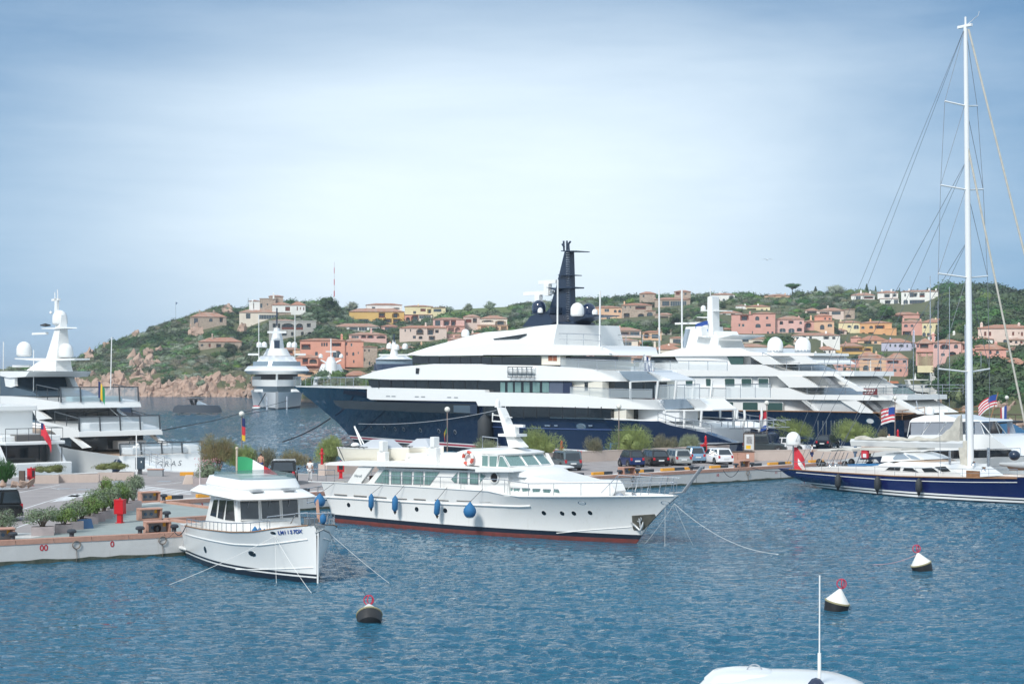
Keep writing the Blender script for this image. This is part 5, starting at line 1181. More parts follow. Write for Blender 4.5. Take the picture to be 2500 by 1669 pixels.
def car(label,px,py,head,L,W,H,col,prof,hood=.62,belt=.58,z=QZ,col2=None,two=False,rack=False,spare=False,D=None,boxy=0.0,name='parked_car',off=0.0,headlights=False,reg=False):
 """prof: cabin x positions as fractions of L from the tail: rear glass foot, roof rear, roof front, windscreen foot"""
 D=Dg(py,z)if D is None else D;X=(px-CX)/F*D
 t=thing(name,label,'car',(X,D,z),R(head),'parked cars');hw=W/2;r=H*.205 if not boxy else H*.2;b=H*belt;hd=H*hood
 paint=col;st=[]
 xs=[(-.5,.30,.44,.86),(-.495,.2,.50,.95),(-.46,.16,.575,1.0),(-.30,.14,.58,1.0),(0,.13,.58,1.0),(.22,.14,.56,1.0),(.36,.15,.52,.99),(.46,.17,.46,.94),(.495,.22,.38,.84),(.5,.28,.34,.7)]
 for fx,zl,zh,ws in xs:
  zt=H*zh*(belt/.58)if fx<.25 else H*(zh/.56)*hood*.93
  x=fx*L;w=hw*ws;zl*=H;st.append([(x,-w*.94,zl),(x,-w,zl+(zt-zl)*.45),(x,-w*.97,zt-.05),(x,-w*.86,zt),(x,w*.86,zt),(x,w*.97,zt-.05),(x,w,zl+(zt-zl)*.45),(x,w*.94,zl)])
 MB().rings(st,paint).build('body',paint,t,smooth=35)
 rf,rr_,fr_,ff=[(p-.5)*L for p in prof];tw=hw*(.92 if boxy else .76);bw=hw*.93;zb=b-.03
 c=MB();A=[(rf,-bw,zb),(rf,bw,zb),(ff,bw*.96,zb),(ff,-bw*.96,zb),(rr_,-tw,H*.965),(rr_,tw,H*.965),(fr_,tw,H*.965),(fr_,-tw,H*.965)]
 cp=col2 or paint;c.add([A[0],A[3],A[2],A[1]]+[A[4],A[7],A[6],A[5]],[(0,1,2,3),(4,7,6,5),(0,4,5,1),(1,5,6,2),(2,6,7,3),(3,7,4,0)],cp);o=c.build('cabin',cp,t,bevel=.06)
 m=MB();m.box(rr_+.05,fr_-.05,-tw*.93,tw*.93,H*.96,H);m.build('roof',cp,t,bevel=.025)
 V=[Vector(a)for a in A]
 def pane(nm,a,b_,c_,d,e=.012,sh=.1,u0=0,u1=1,m=CGL):
  a,b_,c_,d=V[a],V[b_],V[c_],V[d]
  n=(b_-a).cross(d-a).normalized();cen=(a+c_)/2;n=n if n.dot(cen-Vector((0,0,H*.7)))>0 else-n
  def q(u,v):u=u0+(u1-u0)*u;lo=a.lerp(b_,u);hi=d.lerp(c_,u);return lo.lerp(hi,v)+n*e
  s=sh;return MB().hexa([q(s*.5,.1)-n*.02,q(1-s*.5,.1)-n*.02,q(1-s*.8,.9)-n*.02,q(s*.8,.9)-n*.02,q(s*.5,.1),q(1-s*.5,.1),q(1-s*.8,.9),q(s*.8,.9)]).build(nm,m,t)
 pane('rear_window',0,1,5,4,sh=.16);pane('windscreen',3,2,6,7,sh=.1)
 k=1 if two else 2
 for i in range(k+(0 if two else 1)):
  n=k+(0 if two else 1);u0,u1=i/n,(i+1)/n
  pane('side_window',1,2,6,5,u0=u0,u1=u1,sh=.12);pane('side_window',0,3,7,4,u0=u0,u1=u1,sh=.12)
 for x in(-.31,.31):
  for s in(-1,1):
   MB().lathe([(r*1.17,-.012),(r*1.17,.012),(0,.012)],16,(x*L*(1.02),s*(hw*.985),r*1.05),None,'y').build('wheel_arch',BLACK,t)
   wheel(t,x*L*1.02,s*(hw-.085),r)
 for s in(-1,1):
  y=s*hw*.76
  MB().box(-L/2-.012,-L*.47,y-.1,y+.1,H*.40,H*.56).build('tail_light',TAIL,t,bevel=.02);MB().box(L*.455,L*.492,y-.15,y+.13,H*.37,H*.46).build('headlight',HEADL,t,bevel=.02)
  MB().box(L*.16,L*.19,s*hw*1.0,s*hw*1.14,b-.04,b+.12).build('mirror',paint,t,bevel=.02)
 MB().box(-L/2-.045,-L/2+.08,-hw*.9,hw*.9,H*.17,H*.31).build('rear_bumper',DGREY if boxy else paint,t,bevel=.03);MB().box(L/2-.08,L/2+.04,-hw*.85,hw*.85,H*.17,H*.30).build('front_bumper',DGREY if boxy else paint,t,bevel=.03)
 MB().box(-L/2-.06,-L/2-.0,-.26,.26,H*.34,H*.34+.12).build('number_plate',PLATE,t)
 MB().box(-L*.42,L*.42,-hw*.9,hw*.9,H*.11,H*.2).build('underbody',BLACK,t)
 if rack:
  m=MB()
  for s in(-1,1):m.tube([(rr_,s*tw*.9,H+.14),(fr_,s*tw*.9,H+.14)],.022,5);m.tube([(rr_,s*tw*.9,H+.26),(fr_,s*tw*.9,H+.26)],.022,5)
  for i in range(7):x=rr_+(fr_-rr_)*i/6;m.tube([(x,-tw*.9,H+.26),(x,-tw*.9,H),],.018,4);m.tube([(x,tw*.9,H+.26),(x,tw*.9,H)],.018,4);m.tube([(x,-tw*.9,H+.14),(x,tw*.9,H+.14)],.018,4)
  m.build('roof_rack',BLACK,t)
 if spare:MB().lathe([(0,-.1),(.36,-.1),(.38,0),(.36,.1),(0,.1)],16,(-L/2-.14,0,H*.48),None,'x').build('spare_wheel',TYRE,t)
 return t
cp=lambda n,c,r=.2,mt=.4:mat('car_paint_'+n,c,r,metal=mt,coat=.6)
HB=(.02,.12,.62,.80);WG=(.02,.08,.60,.76);SM=(.03,.12,.72,.90);SUVP=(.015,.05,.60,.74);DEF=(.01,.03,.56,.60)
car('black off-road estate parked left of the classic yacht stern',694,1179,96,4.8,2.0,1.86,cp('black',(.012,.014,.016)),SUVP,.60,.56,boxy=.5)
car('grey-blue compact off-roader at the left end of the parked row',1378,1146,110,4.2,1.8,1.7,cp('slate',(.14,.18,.20)),SUVP,.60,.56,boxy=.4,rack=False)
car('dark blue and black two-seater with soft top',1541,1139,112,2.6,1.55,1.55,cp('navy',(.01,.035,.14)),SM,.62,.58,two=True,col2=cp('softblack',(.015,.015,.018),.5,0))
car('black hatchback between the two-seater and the silver estate',1594,1135.5,106,4.3,1.78,1.46,cp('black2',(.02,.018,.022)),HB,.62,.60)
car('silver estate car in the parked row',1650,1133.5,104,4.5,1.74,1.48,cp('silver',(.42,.44,.44)),WG,.60,.58)
car('light blue small car beside the silver estate',1695,1129,100,2.7,1.56,1.56,cp('skyblue',(.22,.36,.50)),SM,.62,.58,two=True)
car('white hatchback at the right end of the parked row',1750,1131,108,3.95,1.72,1.48,cp('white',(.74,.75,.77),.2,0),HB,.60,.60)
car('dark grey off-road car with roof rack facing right on the upper yard',1868,1106,-12,4.5,1.8,2.0,cp('darkgrey',(.05,.065,.07)),DEF,.60,.56,rack=True,boxy=1,z=QZ+.02)
car('white compact car half hidden behind the off-road car',1932,1101,-30,3.8,1.7,1.5,cp('white',(.74,.75,.77),.2,0),HB,.60,.60,z=QZ+.02)
car('dark hatchback between two tamarisks on the upper yard',2021,1093,60,3.8,1.7,1.5,cp('darkblue',(.012,.02,.035)),HB,.60,.60,z=QZ+.02)
car('blue car hidden behind the large tamarisk',1500,1116.5,95,4.2,1.75,1.5,cp('midblue',(.03,.12,.26)),HB,.60,.60)
car('black off-road car cut by the left edge of the photo',-50,1272,200,4.7,1.95,1.85,cp('black',(.012,.014,.016)),SUVP,.60,.56,boxy=.3)
# ================================================================ people
def person(label,loc,rz,shirt,legs,hair=HAIR,sit=False,h=1.75,arms='down',shorts=False,bare=False,bald=False,skin=SKIN,name='person'):
 t=thing(name,label,'person',loc,rz);s=h/1.75
 J=dict(pel=(0,0,.95),spn=(0,0,1.15),chs=(.01,0,1.36),nk=(.02,0,1.50),hd=(.03,0,1.60),top=(.03,0,1.70))
 Rr=dict(pel=.135,spn=.125,chs=.15,nk=.06,hd=.088,top=.07);E=[('pel','spn'),('spn','chs'),('chs','nk'),('nk','hd'),('hd','top')]
 for sg,q in((1,'l'),(-1,'r')):
  J['sh'+q]=(0,sg*.19,1.42);Rr['sh'+q]=.062
  if arms=='down':el,wr=(-.03,sg*.25,1.14),(.06,sg*.24,.90)
  elif arms=='front':el,wr=(-.02,sg*.26,1.15),(.20,sg*.14,1.10)
  else:el,wr=(.0,sg*.27,1.15),(.22,sg*.30,1.02)
  J['el'+q]=el;J['wr'+q]=wr;Rr['el'+q]=.045;Rr['wr'+q]=.032
  d=(Vector(wr)-Vector(el)).normalized();J['pm'+q]=tuple(Vector(wr)+d*.07);Rr['pm'+q]=.036
  E+=[('chs','sh'+q),('sh'+q,'el'+q),('el'+q,'wr'+q),('wr'+q,'pm'+q)]
  for f in range(4):
   a=Vector(wr)+d*.15+Vector((0,0,0))+Vector((.02*(f-1.5),0,0));b=a+d*(.05-.008*abs(f-1.4))+Vector((.0,-sg*.02,0))
   J['f%d'%f+q]=tuple(a);J['g%d'%f+q]=tuple(b);Rr['f%d'%f+q]=.010;Rr['g%d'%f+q]=.008;E+=[('pm'+q,'f%d'%f+q),('f%d'%f+q,'g%d'%f+q)]
  J['th'+q]=tuple(Vector(wr)+d*.06+Vector((.055,0,0)));Rr['th'+q]=.010;E.append(('pm'+q,'th'+q))
  if sit:hp,kn,an,to=(0,sg*.09,.92),(.42,sg*.12,.95),(.48,sg*.12,.52),(.62,sg*.13,.48)
  else:hp,kn,an,to=(0,sg*.09,.90),(.02,sg*.10+(0),.50),(-.01,sg*.11,.08),(.14,sg*.12,.04)
  J['hp'+q]=hp;J['kn'+q]=kn;J['an'+q]=an;J['to'+q]=to;Rr['hp'+q]=.092;Rr['kn'+q]=.06;Rr['an'+q]=.04;Rr['to'+q]=.035
  E+=[('pel','hp'+q),('hp'+q,'kn'+q),('kn'+q,'an'+q),('an'+q,'to'+q)]
 def skinned(nm,keys,edges,extra,m,sub=1):
  ks=[k for k in J if k in keys];me=bpy.data.meshes.new(nm);me.from_pydata([tuple(Vector(J[k])*s)for k in ks],[(ks.index(a),ks.index(b))for a,b in edges],[])
  o=bpy.data.objects.new(nm,me);link(o);o.parent=t;me.materials.append(m);o.modifiers.new('skin','SKIN').use_smooth_shade=True
  for i,k in enumerate(ks):r=(Rr[k]+extra)*s;me.skin_vertices[0].data[i].radius=(r,r)
  me.skin_vertices[0].data[ks.index('pel')if 'pel' in ks else 0].use_root=True
  sb=o.modifiers.new('subsurf','SUBSURF');sb.levels=sub;sb.render_levels=sub;return o
 skinned('body',list(J),E,0,skin,2)
 if not bare:
  k=['pel','spn','chs','shl','shr','ell','elr'];J2=dict(J)
  for q in 'lr':J['el'+q]=tuple(Vector(J['sh'+q]).lerp(Vector(J['el'+q]),.75))
  skinned('shirt',k,[e for e in E if e[0]in k and e[1]in k],.024,shirt);J.update(J2)
 k=['pel','hpl','hpr','knl','knr']+([]if shorts else['anl','anr']);skinned('trousers',k,[e for e in E if e[0]in k and e[1]in k],.026,legs)
 hc=Vector(J['hd'])*s
 if not bald:MB().ball(hc+Vector((-.02,0,.055))*s,.098*s,10,sz=.95).build('hair',hair,t,smooth=60)
 m=MB().ball(hc+Vector((.088,0,.0))*s,.018*s,6)
 for sg in(-1,1):m.ball(hc+Vector((0,sg*.085,.0))*s,.022*s,6)
 m.build('nose_and_ears',skin,t)
 m=MB()
 for sg in(-1,1):m.ball(hc+Vector((.078,sg*.033,.028))*s,.012*s,6)
 m.box(hc.x+.078*s,hc.x+.086*s,-.022*s,.022*s,hc.z-.045*s,hc.z-.037*s);m.build('eyes_and_mouth',HAIR,t)
 for sg,q in((1,'l'),(-1,'r')):
  a=Vector(J['an'+q])*s;MB().hexa([a+Vector(v)*s for v in((-.07,-.045,-.08),(.17,-.045,-.08),(.17,.045,-.08),(-.07,.045,-.08),(-.06,-.04,-.02),(.12,-.04,-.03),(.12,.04,-.03),(-.06,.04,-.02))]).build('shoe',DGREY,t,bevel=.01)
 return t
CWH=cl('white',(.72,.72,.72));CNV=cl('navy',(.015,.03,.12));CBLU=cl('grey_blue',(.10,.15,.22))
person('man in white shirt and trousers walking beside the classic yacht gangway',G(757,1175,QZ),1.2,CWH,CWH,arms='down')
person('man in white T-shirt and navy shorts standing behind the sloop stern',G(1982,1128.5,QZ),-.1,CWH,CNV,shorts=True,arms='front')
person('person in blue-grey clothes standing under the sloop awning',G(2088,1125,QZ),2.6,CBLU,CBLU,arms='out')
person('man in white shirt standing beyond the wall beside the lamp post',Vector(((2171-CX)/F*181,181,QZ)),1.6,CWH,CNV,bald=True)
person('short person in pale top next to the man beyond the wall',Vector(((2156-CX)/F*182,182,QZ)),1.4,cl('pale_green',(.45,.50,.36)),CWH,h=1.5)
person('bare-chested man behind the tamarisks left of the black car',Vector(((637-CX)/F*137.5,137.5,QZ)),1.6,CWH,CNV,bare=True,shorts=True)
# ================================================================ boats: helpers
def beamf(B,u0=.5,p=2.4,stern=.9,end=.04):
 def f(u):
  u=max(0,min(1,u))
  return B*(stern+(1-stern)*math.sin(u/u0*math.pi/2))if u<u0 else B*(end+(1-end)*(1-((u-u0)/(1-u0))**p))
 return f
def sheer_of(fr,spec,w,L=None):
 pts=[fr.hit(a,b,w)for a,b in zz(spec)];pts.sort();return pts
class Boat:
 def __init__(s,name,label,cat,x,y,hx,hy,side,L,group=None):
  s.fr=Fr(x,y,math.atan2(hy,hx),side);s.t=s.fr.thing(name,label,cat,group);s.L=L
 def hull(s,sheer,B,stem,stern=((-1,0),(9,0)),u0=.5,pd=2.4,pw=1.7,sterndeck=.92,wl=.86,rows=(-.6,0,.25,.45),mats=(),top=None,k=1.6,**kw):
  s.wd=beamf(B,u0,pd,sterndeck);s.ww=beamf(B*wl,u0*.9,pw,sterndeck*.97,.01);s.k=k;s.stem=stem;s.stern=stern;s.B=B
  s.w=lambda x:s.wd(x/s.L)
  if isinstance(sheer,str):sheer=sheer_of(s.fr,sheer,s.w)
  s.sheer=sheer
  s.hull_o=hull(s.fr,s.t,'hull',s.L,sheer,s.wd,s.ww,stem,stern,rows,mats,top,k,knots=[max(0,min(1,p[0]/s.L))for p in sheer],**kw)
  return s.hull_o
 def ht(s,x,z):
  s0=lerp_tab(s.stern,z);s1=lerp_tab(s.stem,z);u=max(0,min(1,(x-s0)/(s1-s0)));zt=lerp_tab(s.sheer,u*s.L)
  v=max(0,min(1,z/max(zt,.1)));a,b=s.ww(u),s.wd(u);return a+(b-a)*v**s.k
 def hh(s,px,py):
  x,z=s.fr.hit(px,py,s.w)
  w=s.ht(x,z)
  for i in range(24):w=.7*w+.3*s.ht(x,z);x,z=s.fr.hit(px,py,w)
  return x,s.fr.side*s.ht(x,z),z
 def strake(s,name,spec,r,m,n=24,both=True,sz=1.0):
  P_=[s.hh(a,b)for a,b in zz(spec)];P_.sort();xz=[(p[0],p[2])for p in P_];mb=MB()
  for sg in((1,-1)if both else(1,)):
   pts=[]
   for i in range(n+1):x=xz[0][0]+(xz[-1][0]-xz[0][0])*i/n;z=lerp_tab(xz,x);pts.append((x,sg*s.fr.side*(s.ht(x,z)+r*.3),z))
   mb.tube(pts,r,6,m)
  return mb.build(name,m,s.t,smooth=50)
 def port(s,name,spec,rx,rz,m,rim=STEEL,n=14,off=.012,tilt=0.0):
  for a,b in zz(spec):
   x,y,z=s.hh(a,b);e=.15;y2=s.fr.side*s.ht(x+e,z);y3=s.fr.side*s.ht(x,z+e)
   tx=Vector((e,y2-y,0)).normalized();tz=Vector((0,y3-y,e)).normalized();nn=tx.cross(tz).normalized()
   if nn.y*s.fr.side<0:nn=-nn
   c=Vector((x,y,z));ring=lambda k,o:[c+tx*(math.cos(2*math.pi*i/n+tilt)*rx*k)+tz*(math.sin(2*math.pi*i/n+tilt)*rz*k)+nn*o for i in range(n)]
   ob=MB().rings([ring(1,-.05),ring(1,off)],m).build(name,m,s.t)
   if rim:MB().rings([ring(1.25,-.05),ring(1.25,off*.6),ring(1.0,off*.6)],rim,cap=(False,False)).build('rim',rim,ob)
 def slab(s,name,spec,w,m,**kw):return slab(s.fr,s.t,name,spec,w,m,**kw)
 def panels(s,name,spec,w,m,**kw):return panels(s.fr,s.t,name,spec,w,m,**kw)
 def rail(s,spec,w=None,**kw):return rail(s.fr,s.t,spec,w or s.w,**kw)
 def at(s,spec,w=0.0):
  a,b=z1(spec);x,z=s.fr.hit(a,b,w);ww=w(x)if callable(w)else w;return Vector((x,s.fr.side*ww,z))
 def hw(s,spec):return s.fr.W(s.hh(*z1(spec)))
def ring_plan(s0,s1,w0,w1,z,bow=0.0,n=13,crown=0.0,aft=0.0,rc=.16):
 out=[(s0-aft,0,z),(s0,-w0,z)]
 for i in range(n):
  th=math.pi*(i/(n-1)-.5);y=w1*math.copysign(abs(math.sin(th))**.6,th);out.append((s1-bow*(abs(y)/w1)**2.4-min(rc,w1*.4)*(1-math.cos(th)**.7),y,z+crown*(1-(y/w1)**2)))
 out.append((s0,w0,z));return out
def rope(label,pts,r=.02,m=ROPE,sag=0.0,name='mooring_line',group=None,n=14):
 a,b=Vector(pts[0]),Vector(pts[-1]);ps=[]
 if len(pts)==2:
  for i in range(n+1):u=i/n;p=a.lerp(b,u);p.z-=sag*4*u*(1-u);ps.append(p)
 else:ps=[Vector(p)for p in pts]
 o=MB().tube([p-a for p in ps],r,5,m).build(name,m);o.location=a;tag(o,label,'rope',group);return o
def fender(label,fr,x,y,z,r,L,m,tip=BLACK,ball=False,top=None,group='fenders',name='fender',tilt=0.0):
 p=fr.W((x,y,z));t=thing(name,label,'fender',p,fr.a,group)
 if ball:pr=[(0,-r),(r*.45,-r*.93),(r*.8,-r*.62),(r,-r*.1),(r*.93,r*.35),(r*.6,r*.85),(r*.22,r*1.25),(.03,r*1.45),(0,r*1.5)]
 else:pr=[(0,-L/2),(r*.5,-L/2+r*.3),(r,-L/2+r),(r,L/2-r),(r*.5,L/2-r*.3),(.03,L/2+.03),(0,L/2+.05)]
 rot=Matrix.Rotation(tilt,3,'Y')
 MB().lathe(pr,16,(0,0,0),None,tilt=rot).build('body',m,t,smooth=60)
 if ball:MB().lathe([(0,-r*1.02),(r*.45,-r*.96),(r*.7,-r*.78)],14,(0,0,0)).build('base',mat('cap_white',(.7,.7,.7),.6),t,smooth=60)
 else:MB().lathe([(0,-L/2-r*.9),(r*.25,-L/2-r*.5),(r*.55,-L/2+r*.15)],12,(0,0,0)).build('tip',tip,t,smooth=60)
 if top is not None:
  q=Vector(top)-Vector((x,y,z));MB().tube([(0,0,(r*1.4 if ball else L/2)),q],.014,5).build('lanyard',ROPED,t)
 return t
B1=Boat('motor_yacht','white trawler yacht with three-pane windscreen and blue LM1157DX on the bow, moored nearest','yacht',-15.45,87.0,.49,-.872,-1,13.2)
sh='D 95,790 210,815 430,838 600,836 800,806 1000,790'
B1.w=lambda x:beamf(2.58,.45,3.5,.88)(x/13.2)
she=sheer_of(B1.fr,sh,B1.w);she=[p for p in she if p[0]<12.6]
ztip=B1.fr.hit(*z1('D 1047,786'),0.0)[1];she.append((13.2,ztip))
WB=GEL
B1.hull(she,2.58,((-.6,12.7),(0,13.2),(3,13.35)),((-.6,.3),(0,0),(3,-.15)),u0=.45,pd=3.5,pw=1.9,sterndeck=.88,wl=.87,rows=(-.6,0,.24,.31,.41),mats=(BOOT,BOOT,WB,BOOT),top=WB,k=1.5,bul=.45,deck=TEAKL)
B1.strake('rubbing_strake','D 97,852 250,892 450,928 650,935 850,912 1000,892',.035,GEL)
B1.strake('rubbing_strake','D 470,1112 700,1112 1040,1100',.025,GEL);B1.strake('teak_cap',sh,.03,TEAK)
MB().tube([(13.28,0,-.3),(13.36,0,ztip)],.045,8).build('stem_band',GEL,B1.t)
B1.port('porthole','D 245,968',.19,.15,BLACKG,n=10,tilt=.3);B1.port('porthole','D 590,998',.24,.13,BLACKG,n=10,tilt=.3);B1.port('fairlead','D 744,845',.13,.07,BLACKG,CHROME)
# registration letters on the bow
def hull_text(b,s,specs,size,m,name='letter',off=.03):
 (x0,y0),(x1,y1)=zz(specs)
 for i,ch in enumerate(s):
  u=i/(len(s)-1);x,y,z=b.hh(x0+(x1-x0)*u,y0+(y1-y0)*u);e=.12;sd=b.fr.side
  tx=Vector((e,sd*(b.ht(x+e,z)-b.ht(x-e,z))/2,0)).normalized();tz=Vector((0,sd*(b.ht(x,z+e)-b.ht(x,z-e))/2,e));tx=-tx if sd>0 else tx;tz=(tz-tx*tz.dot(tx)).normalized();nn=tx.cross(tz).normalized()
  text(name,ch,size,m,b.t,Vector((x,y,z))+nn*off,Matrix((tx,tz,nn)).transposed().to_4x4(),extrude=.006,bold=True)
hull_text(B1,'LM1157DX','D 789,843 946,832',.25,mat('lettering_blue',(.01,.06,.30),.4))
zd=1.75
sa,za=B1.fr.hit(*z1('D 235,775'),1.72);sf,zf=B1.fr.hit(*z1('D 480,770'),1.72);sft,zft=B1.fr.hit(*z1('D 487,600'),1.62);sat,zat=B1.fr.hit(*z1('D 290,595'),1.62)
zb=min(za,zf)-.35;zt=zft
def dh(u,v,s=None):return None
rk=lambda z,n=9:ring_plan(sa+(sat-sa)*(z-zb)/(zt-zb),sf+(sft-sf)*(z-zf)/(zt-zf),1.75-.13*(z-zb)/(zt-zb),1.75-.13*(z-zb)/(zt-zb),z,bow=.14)
MB().rings([rk(zb),rk(zf),rk(zt)],GEL).build('deckhouse',GEL,B1.t,smooth=30)
DECKG=mat('trawler_glass',(.035,.045,.055),.08,spec=.9,var=.6,vscale=1.2)
for u0,u1 in((.03,.315),(.352,.655),(.69,.965)):
 m=MB();v0,v1=.10,.93
 def fp(u,v,o):
  z=zf+(zt-zf)*v;y=-1.62+3.24*u;sx=sf+(sft-sf)*v-.14*(abs(y)/1.62)**2.4;return(sx+o,y,z)
 m.hexa([fp(u0,v0,.0),fp(u1,v0,.0),fp(u1,v0,.035),fp(u0,v0,.035),fp(u0,v1,0),fp(u1,v1,0),fp(u1,v1,.035),fp(u0,v1,.035)])
 ob=m.build('windscreen_pane',DECKG,B1.t);f=MB();fr4=[fp(u0,v0,.045),fp(u1,v0,.045),fp(u1,v1,.045),fp(u0,v1,.045)]
 f.tube(fr4+[fr4[0]],.028,5);f.build('window_frame',GEL,ob)
 wp=MB();um=(u0+u1)/2;wp.tube([fp(um,.93,.07),fp(um-.03,.62,.07)],.014,4);wp.build('wiper',GREY,ob)
B1.panels('side_window','D 282,715 308,602 340,601 325,728|D 337,733 352,602 401,604 378,745|D 392,748 406,606 455,607 464,757',1.70,DECKG,frame=GEL,fw=.04,tum=.09,tumz=zf)
MB().rings([ring_plan(sf-.5,sf+1.9,1.35,1.05,zf-.75,bow=.5),ring_plan(sf-.5,sf+1.75,1.3,1.0,zf-.12,bow=.5),ring_plan(sf-.5,sf+1.2,1.1,.8,zf+.0,bow=.4)],GEL).build('coachroof',GEL,B1.t,smooth=35)
SMK=mat('smoked_screen',(.08,.17,.18),.06,spec=.9,alpha=.55)
so,zo=B1.fr.hit(*z1('D 132,568'),2.1);s2,z2=B1.fr.hit(*z1('D 490,612'),2.1);zc=max(zt,z2)-.02;s2=max(s2,sft+.5)
MB().rings([ring_plan(so+.2,s2-.15,2.0,1.95,zc-.02,bow=.3),ring_plan(so,s2,2.1,2.1,zc+.06,bow=.35),ring_plan(so+.05,s2-.05,2.06,2.04,zc+.13,bow=.35),ring_plan(so+.5,s2-.75,1.75,1.7,zc+.40,bow=.35)],GEL).build('hardtop',GEL,B1.t,smooth=32)
f0=so+1.1;f1=s2-1.0
MB().rings([ring_plan(f0,f1,1.55,1.55,zc+.36,bow=.25),ring_plan(f0,f1+.08,1.62,1.6,zc+.50,bow=.25),ring_plan(f0+.2,f1-.12,1.5,1.45,zc+.92,bow=.25),ring_plan(f0+.3,f1-.3,1.3,1.25,zc+.96,bow=.2)],GEL).build('flybridge',GEL,B1.t,smooth=30)
MB().rings([ring_plan(f0+.9,f1-.13,1.5,1.45,zc+.93,bow=.25),ring_plan(f0+.9,f1-.28,1.46,1.4,zc+1.16,bow=.25)],SMK,cap=(False,False)).build('wind_screen',SMK,B1.t,smooth=30)
for y in(-.9,.75):MB().box(f1-.0,f1+.45,y-.3,y+.3,zc+.37,zc+.42).build('hatch',GREY,B1.t)
MB().tube([(f0-.2,-1.3,zc+.4),(f0-.2,-1.3,zc+.75),(f0+.5,-1.3,zc+.95)],.03,6).tube([(f0-.3,-1.0,zc+.4),(f0-.3,-1.0,zc+.7),(f0+.4,-1.0,zc+.9)],.03,6).build('grab_rail',STEEL,B1.t)
B1.rail('D 110,797 150,806 215,816',ins=.08,h=.4,step=.7,r=.018);B1.rail('D 225,817 430,838 600,836 720,818',ins=.08,h=.42,step=.55,r=.018,rows=1);B1.rail('D 700,822 860,802 1000,790',ins=.06,h=.6,step=1.0,r=.018,rows=1)
m=MB();m.tube([(12.2,-.9,ztip+.05),(12.6,-.8,ztip+.55),(13.7,-.45,ztip+.6),(13.9,0,ztip+.6),(13.7,.45,ztip+.6),(12.6,.8,ztip+.55),(12.2,.9,ztip+.05)],.025,6)
for x,y in((13.3,-.35),(13.3,.35),(13.75,-.3),(13.75,.3)):m.tube([(x-.1,y,ztip),(x,y*1.2,ztip+.6)],.02,5)
m.build('pulpit',STEEL,B1.t)
m=MB().box(12.2,13.75,-.16,.16,ztip-.06,ztip+.06).box(12.3,12.7,-.25,.25,ztip,ztip+.28).tube([(13.3,-.1,ztip+.05),(13.9,-.1,ztip-.15)],.05,6).tube([(13.85,-.35,ztip-.28),(13.9,0,ztip-.12),(13.85,.35,ztip-.28)],.05,6);m.build('anchor',mat('galvanised',(.30,.32,.33),.45,metal=.7),B1.t)
MB().hexa([(12.5,.3,ztip+.1),(12.75,.3,ztip+.1),(12.75,.36,ztip+.1),(12.5,.36,ztip+.1),(12.3,.3,ztip+1.0),(12.5,.3,ztip+1.15),(12.5,.36,ztip+1.15),(12.3,.36,ztip+1.0)]).build('boarding_plank',mat('sun_bleached_wood',(.50,.30,.22),.7),B1.t)
MB().box(-1.0,.1,-2.0,2.0,.35,.5).build('swim_platform',GEL,B1.t,bevel=.05);MB().tube([(-.9,-1.8,.5),(-1.0,-1.7,.9),(-.6,-1.7,1.0),(-.3,-1.8,.5)],.02,5).build('ladder_rail',STEEL,B1.t)
for i,(spec,lb)in enumerate((('D 610,795','first blue fender stowed on the trawler foredeck'),('D 645,793','middle blue fender stowed on the trawler foredeck'),('D 680,792','third blue fender stowed on the trawler foredeck'))):
 q=B1.at(spec,1.5);fender(lb,B1.fr,q.x,q.y,zf-.38,.16,.62,FENDB)
fender('blue fender hanging inside the trawler pulpit',B1.fr,13.2,.3,ztip+.28,.15,.5,FENDB)
q=B1.fr.W((-.1,.5,0));stf=thing('flagstaff','beige flagstaff at the trawler stern','flagstaff',B1.fr.W(B1.at('D 437,430',-.3)),B1.fr.a);hgt=B1.at('D 437,235',-.3).z-B1.at('D 437,430',-.3).z
MB().tube([(0,0,-.6),(0,0,hgt)],.06,8).ball((0,0,hgt+.08),.09).build('staff',mat('varnished_pole',(.50,.42,.33),.5),stf)
pf=B1.fr.W(B1.at('D 445,300',-.3));flag('Italian flag flying at the trawler stern',(pf.x,pf.y-.1),pf.z+.1,2.5,1.75,[CG,CW,CR],True,R(-8),.42,extra=lambda u,v:cl('crest',(.35,.12,.10))if abs(u-.5)<.09 and abs(v-.45)<.16 else None)
# ================================================================ the classic white yacht
B2=Boat('motor_yacht','long white classic motor yacht with red antifouling line and two lifeboats on its roof','yacht',-10.75,108.4,.756,-.655,-1,26.3)
B2.w=lambda x:beamf(2.9,.48,2.5,.88)(x/26.3)
she=sheer_of(B2.fr,'E 137,886 520,902 880,918 1400,945 2000,985 F 330,985 850,985 1400,984 1880,980',B2.w);tip=B2.fr.hit(*z1('F 1945,978'),0.0)
she=[p for p in she if p[0]<tip[0]-.3]+[tip];B2.L=tip[0];B2.w=lambda x:beamf(2.9,.48,2.5,.88)(x/B2.L)
s_wl=B2.fr.hit(*z1('F 1545,1428'),0.0)[0]
B2.hull(she,2.9,((-.6,s_wl-.6),(0,s_wl),(1.2,s_wl+.95),(2.1,s_wl+1.9),(tip[1],tip[0])),((-.6,1.2),(0,.9),(1.6,.25),(3,-.1)),u0=.48,pd=2.5,pw=1.6,sterndeck=.88,wl=.90,rows=(-.6,0,.24,.50),mats=(ANTIF,ANTIF,BOOT),top=OLDW,k=2.2,bul=.85,deck=TEAKL,nst=60)
B2.strake('rubbing_strake','E 170,1037 500,1052 1000,1085 1500,1112 2100,1133 F 430,1080 530,1076',.06,OLDW)
B2.strake('bow_chine','F 780,1335 1100,1305 1500,1275',.025,OLDW)
B2.strake('cap_rail','E 137,886 880,918 2000,985 F 330,985 1400,984 1900,980',.035,OLDW)
SLIT=mat('scupper_dark',(.12,.11,.10),.7)
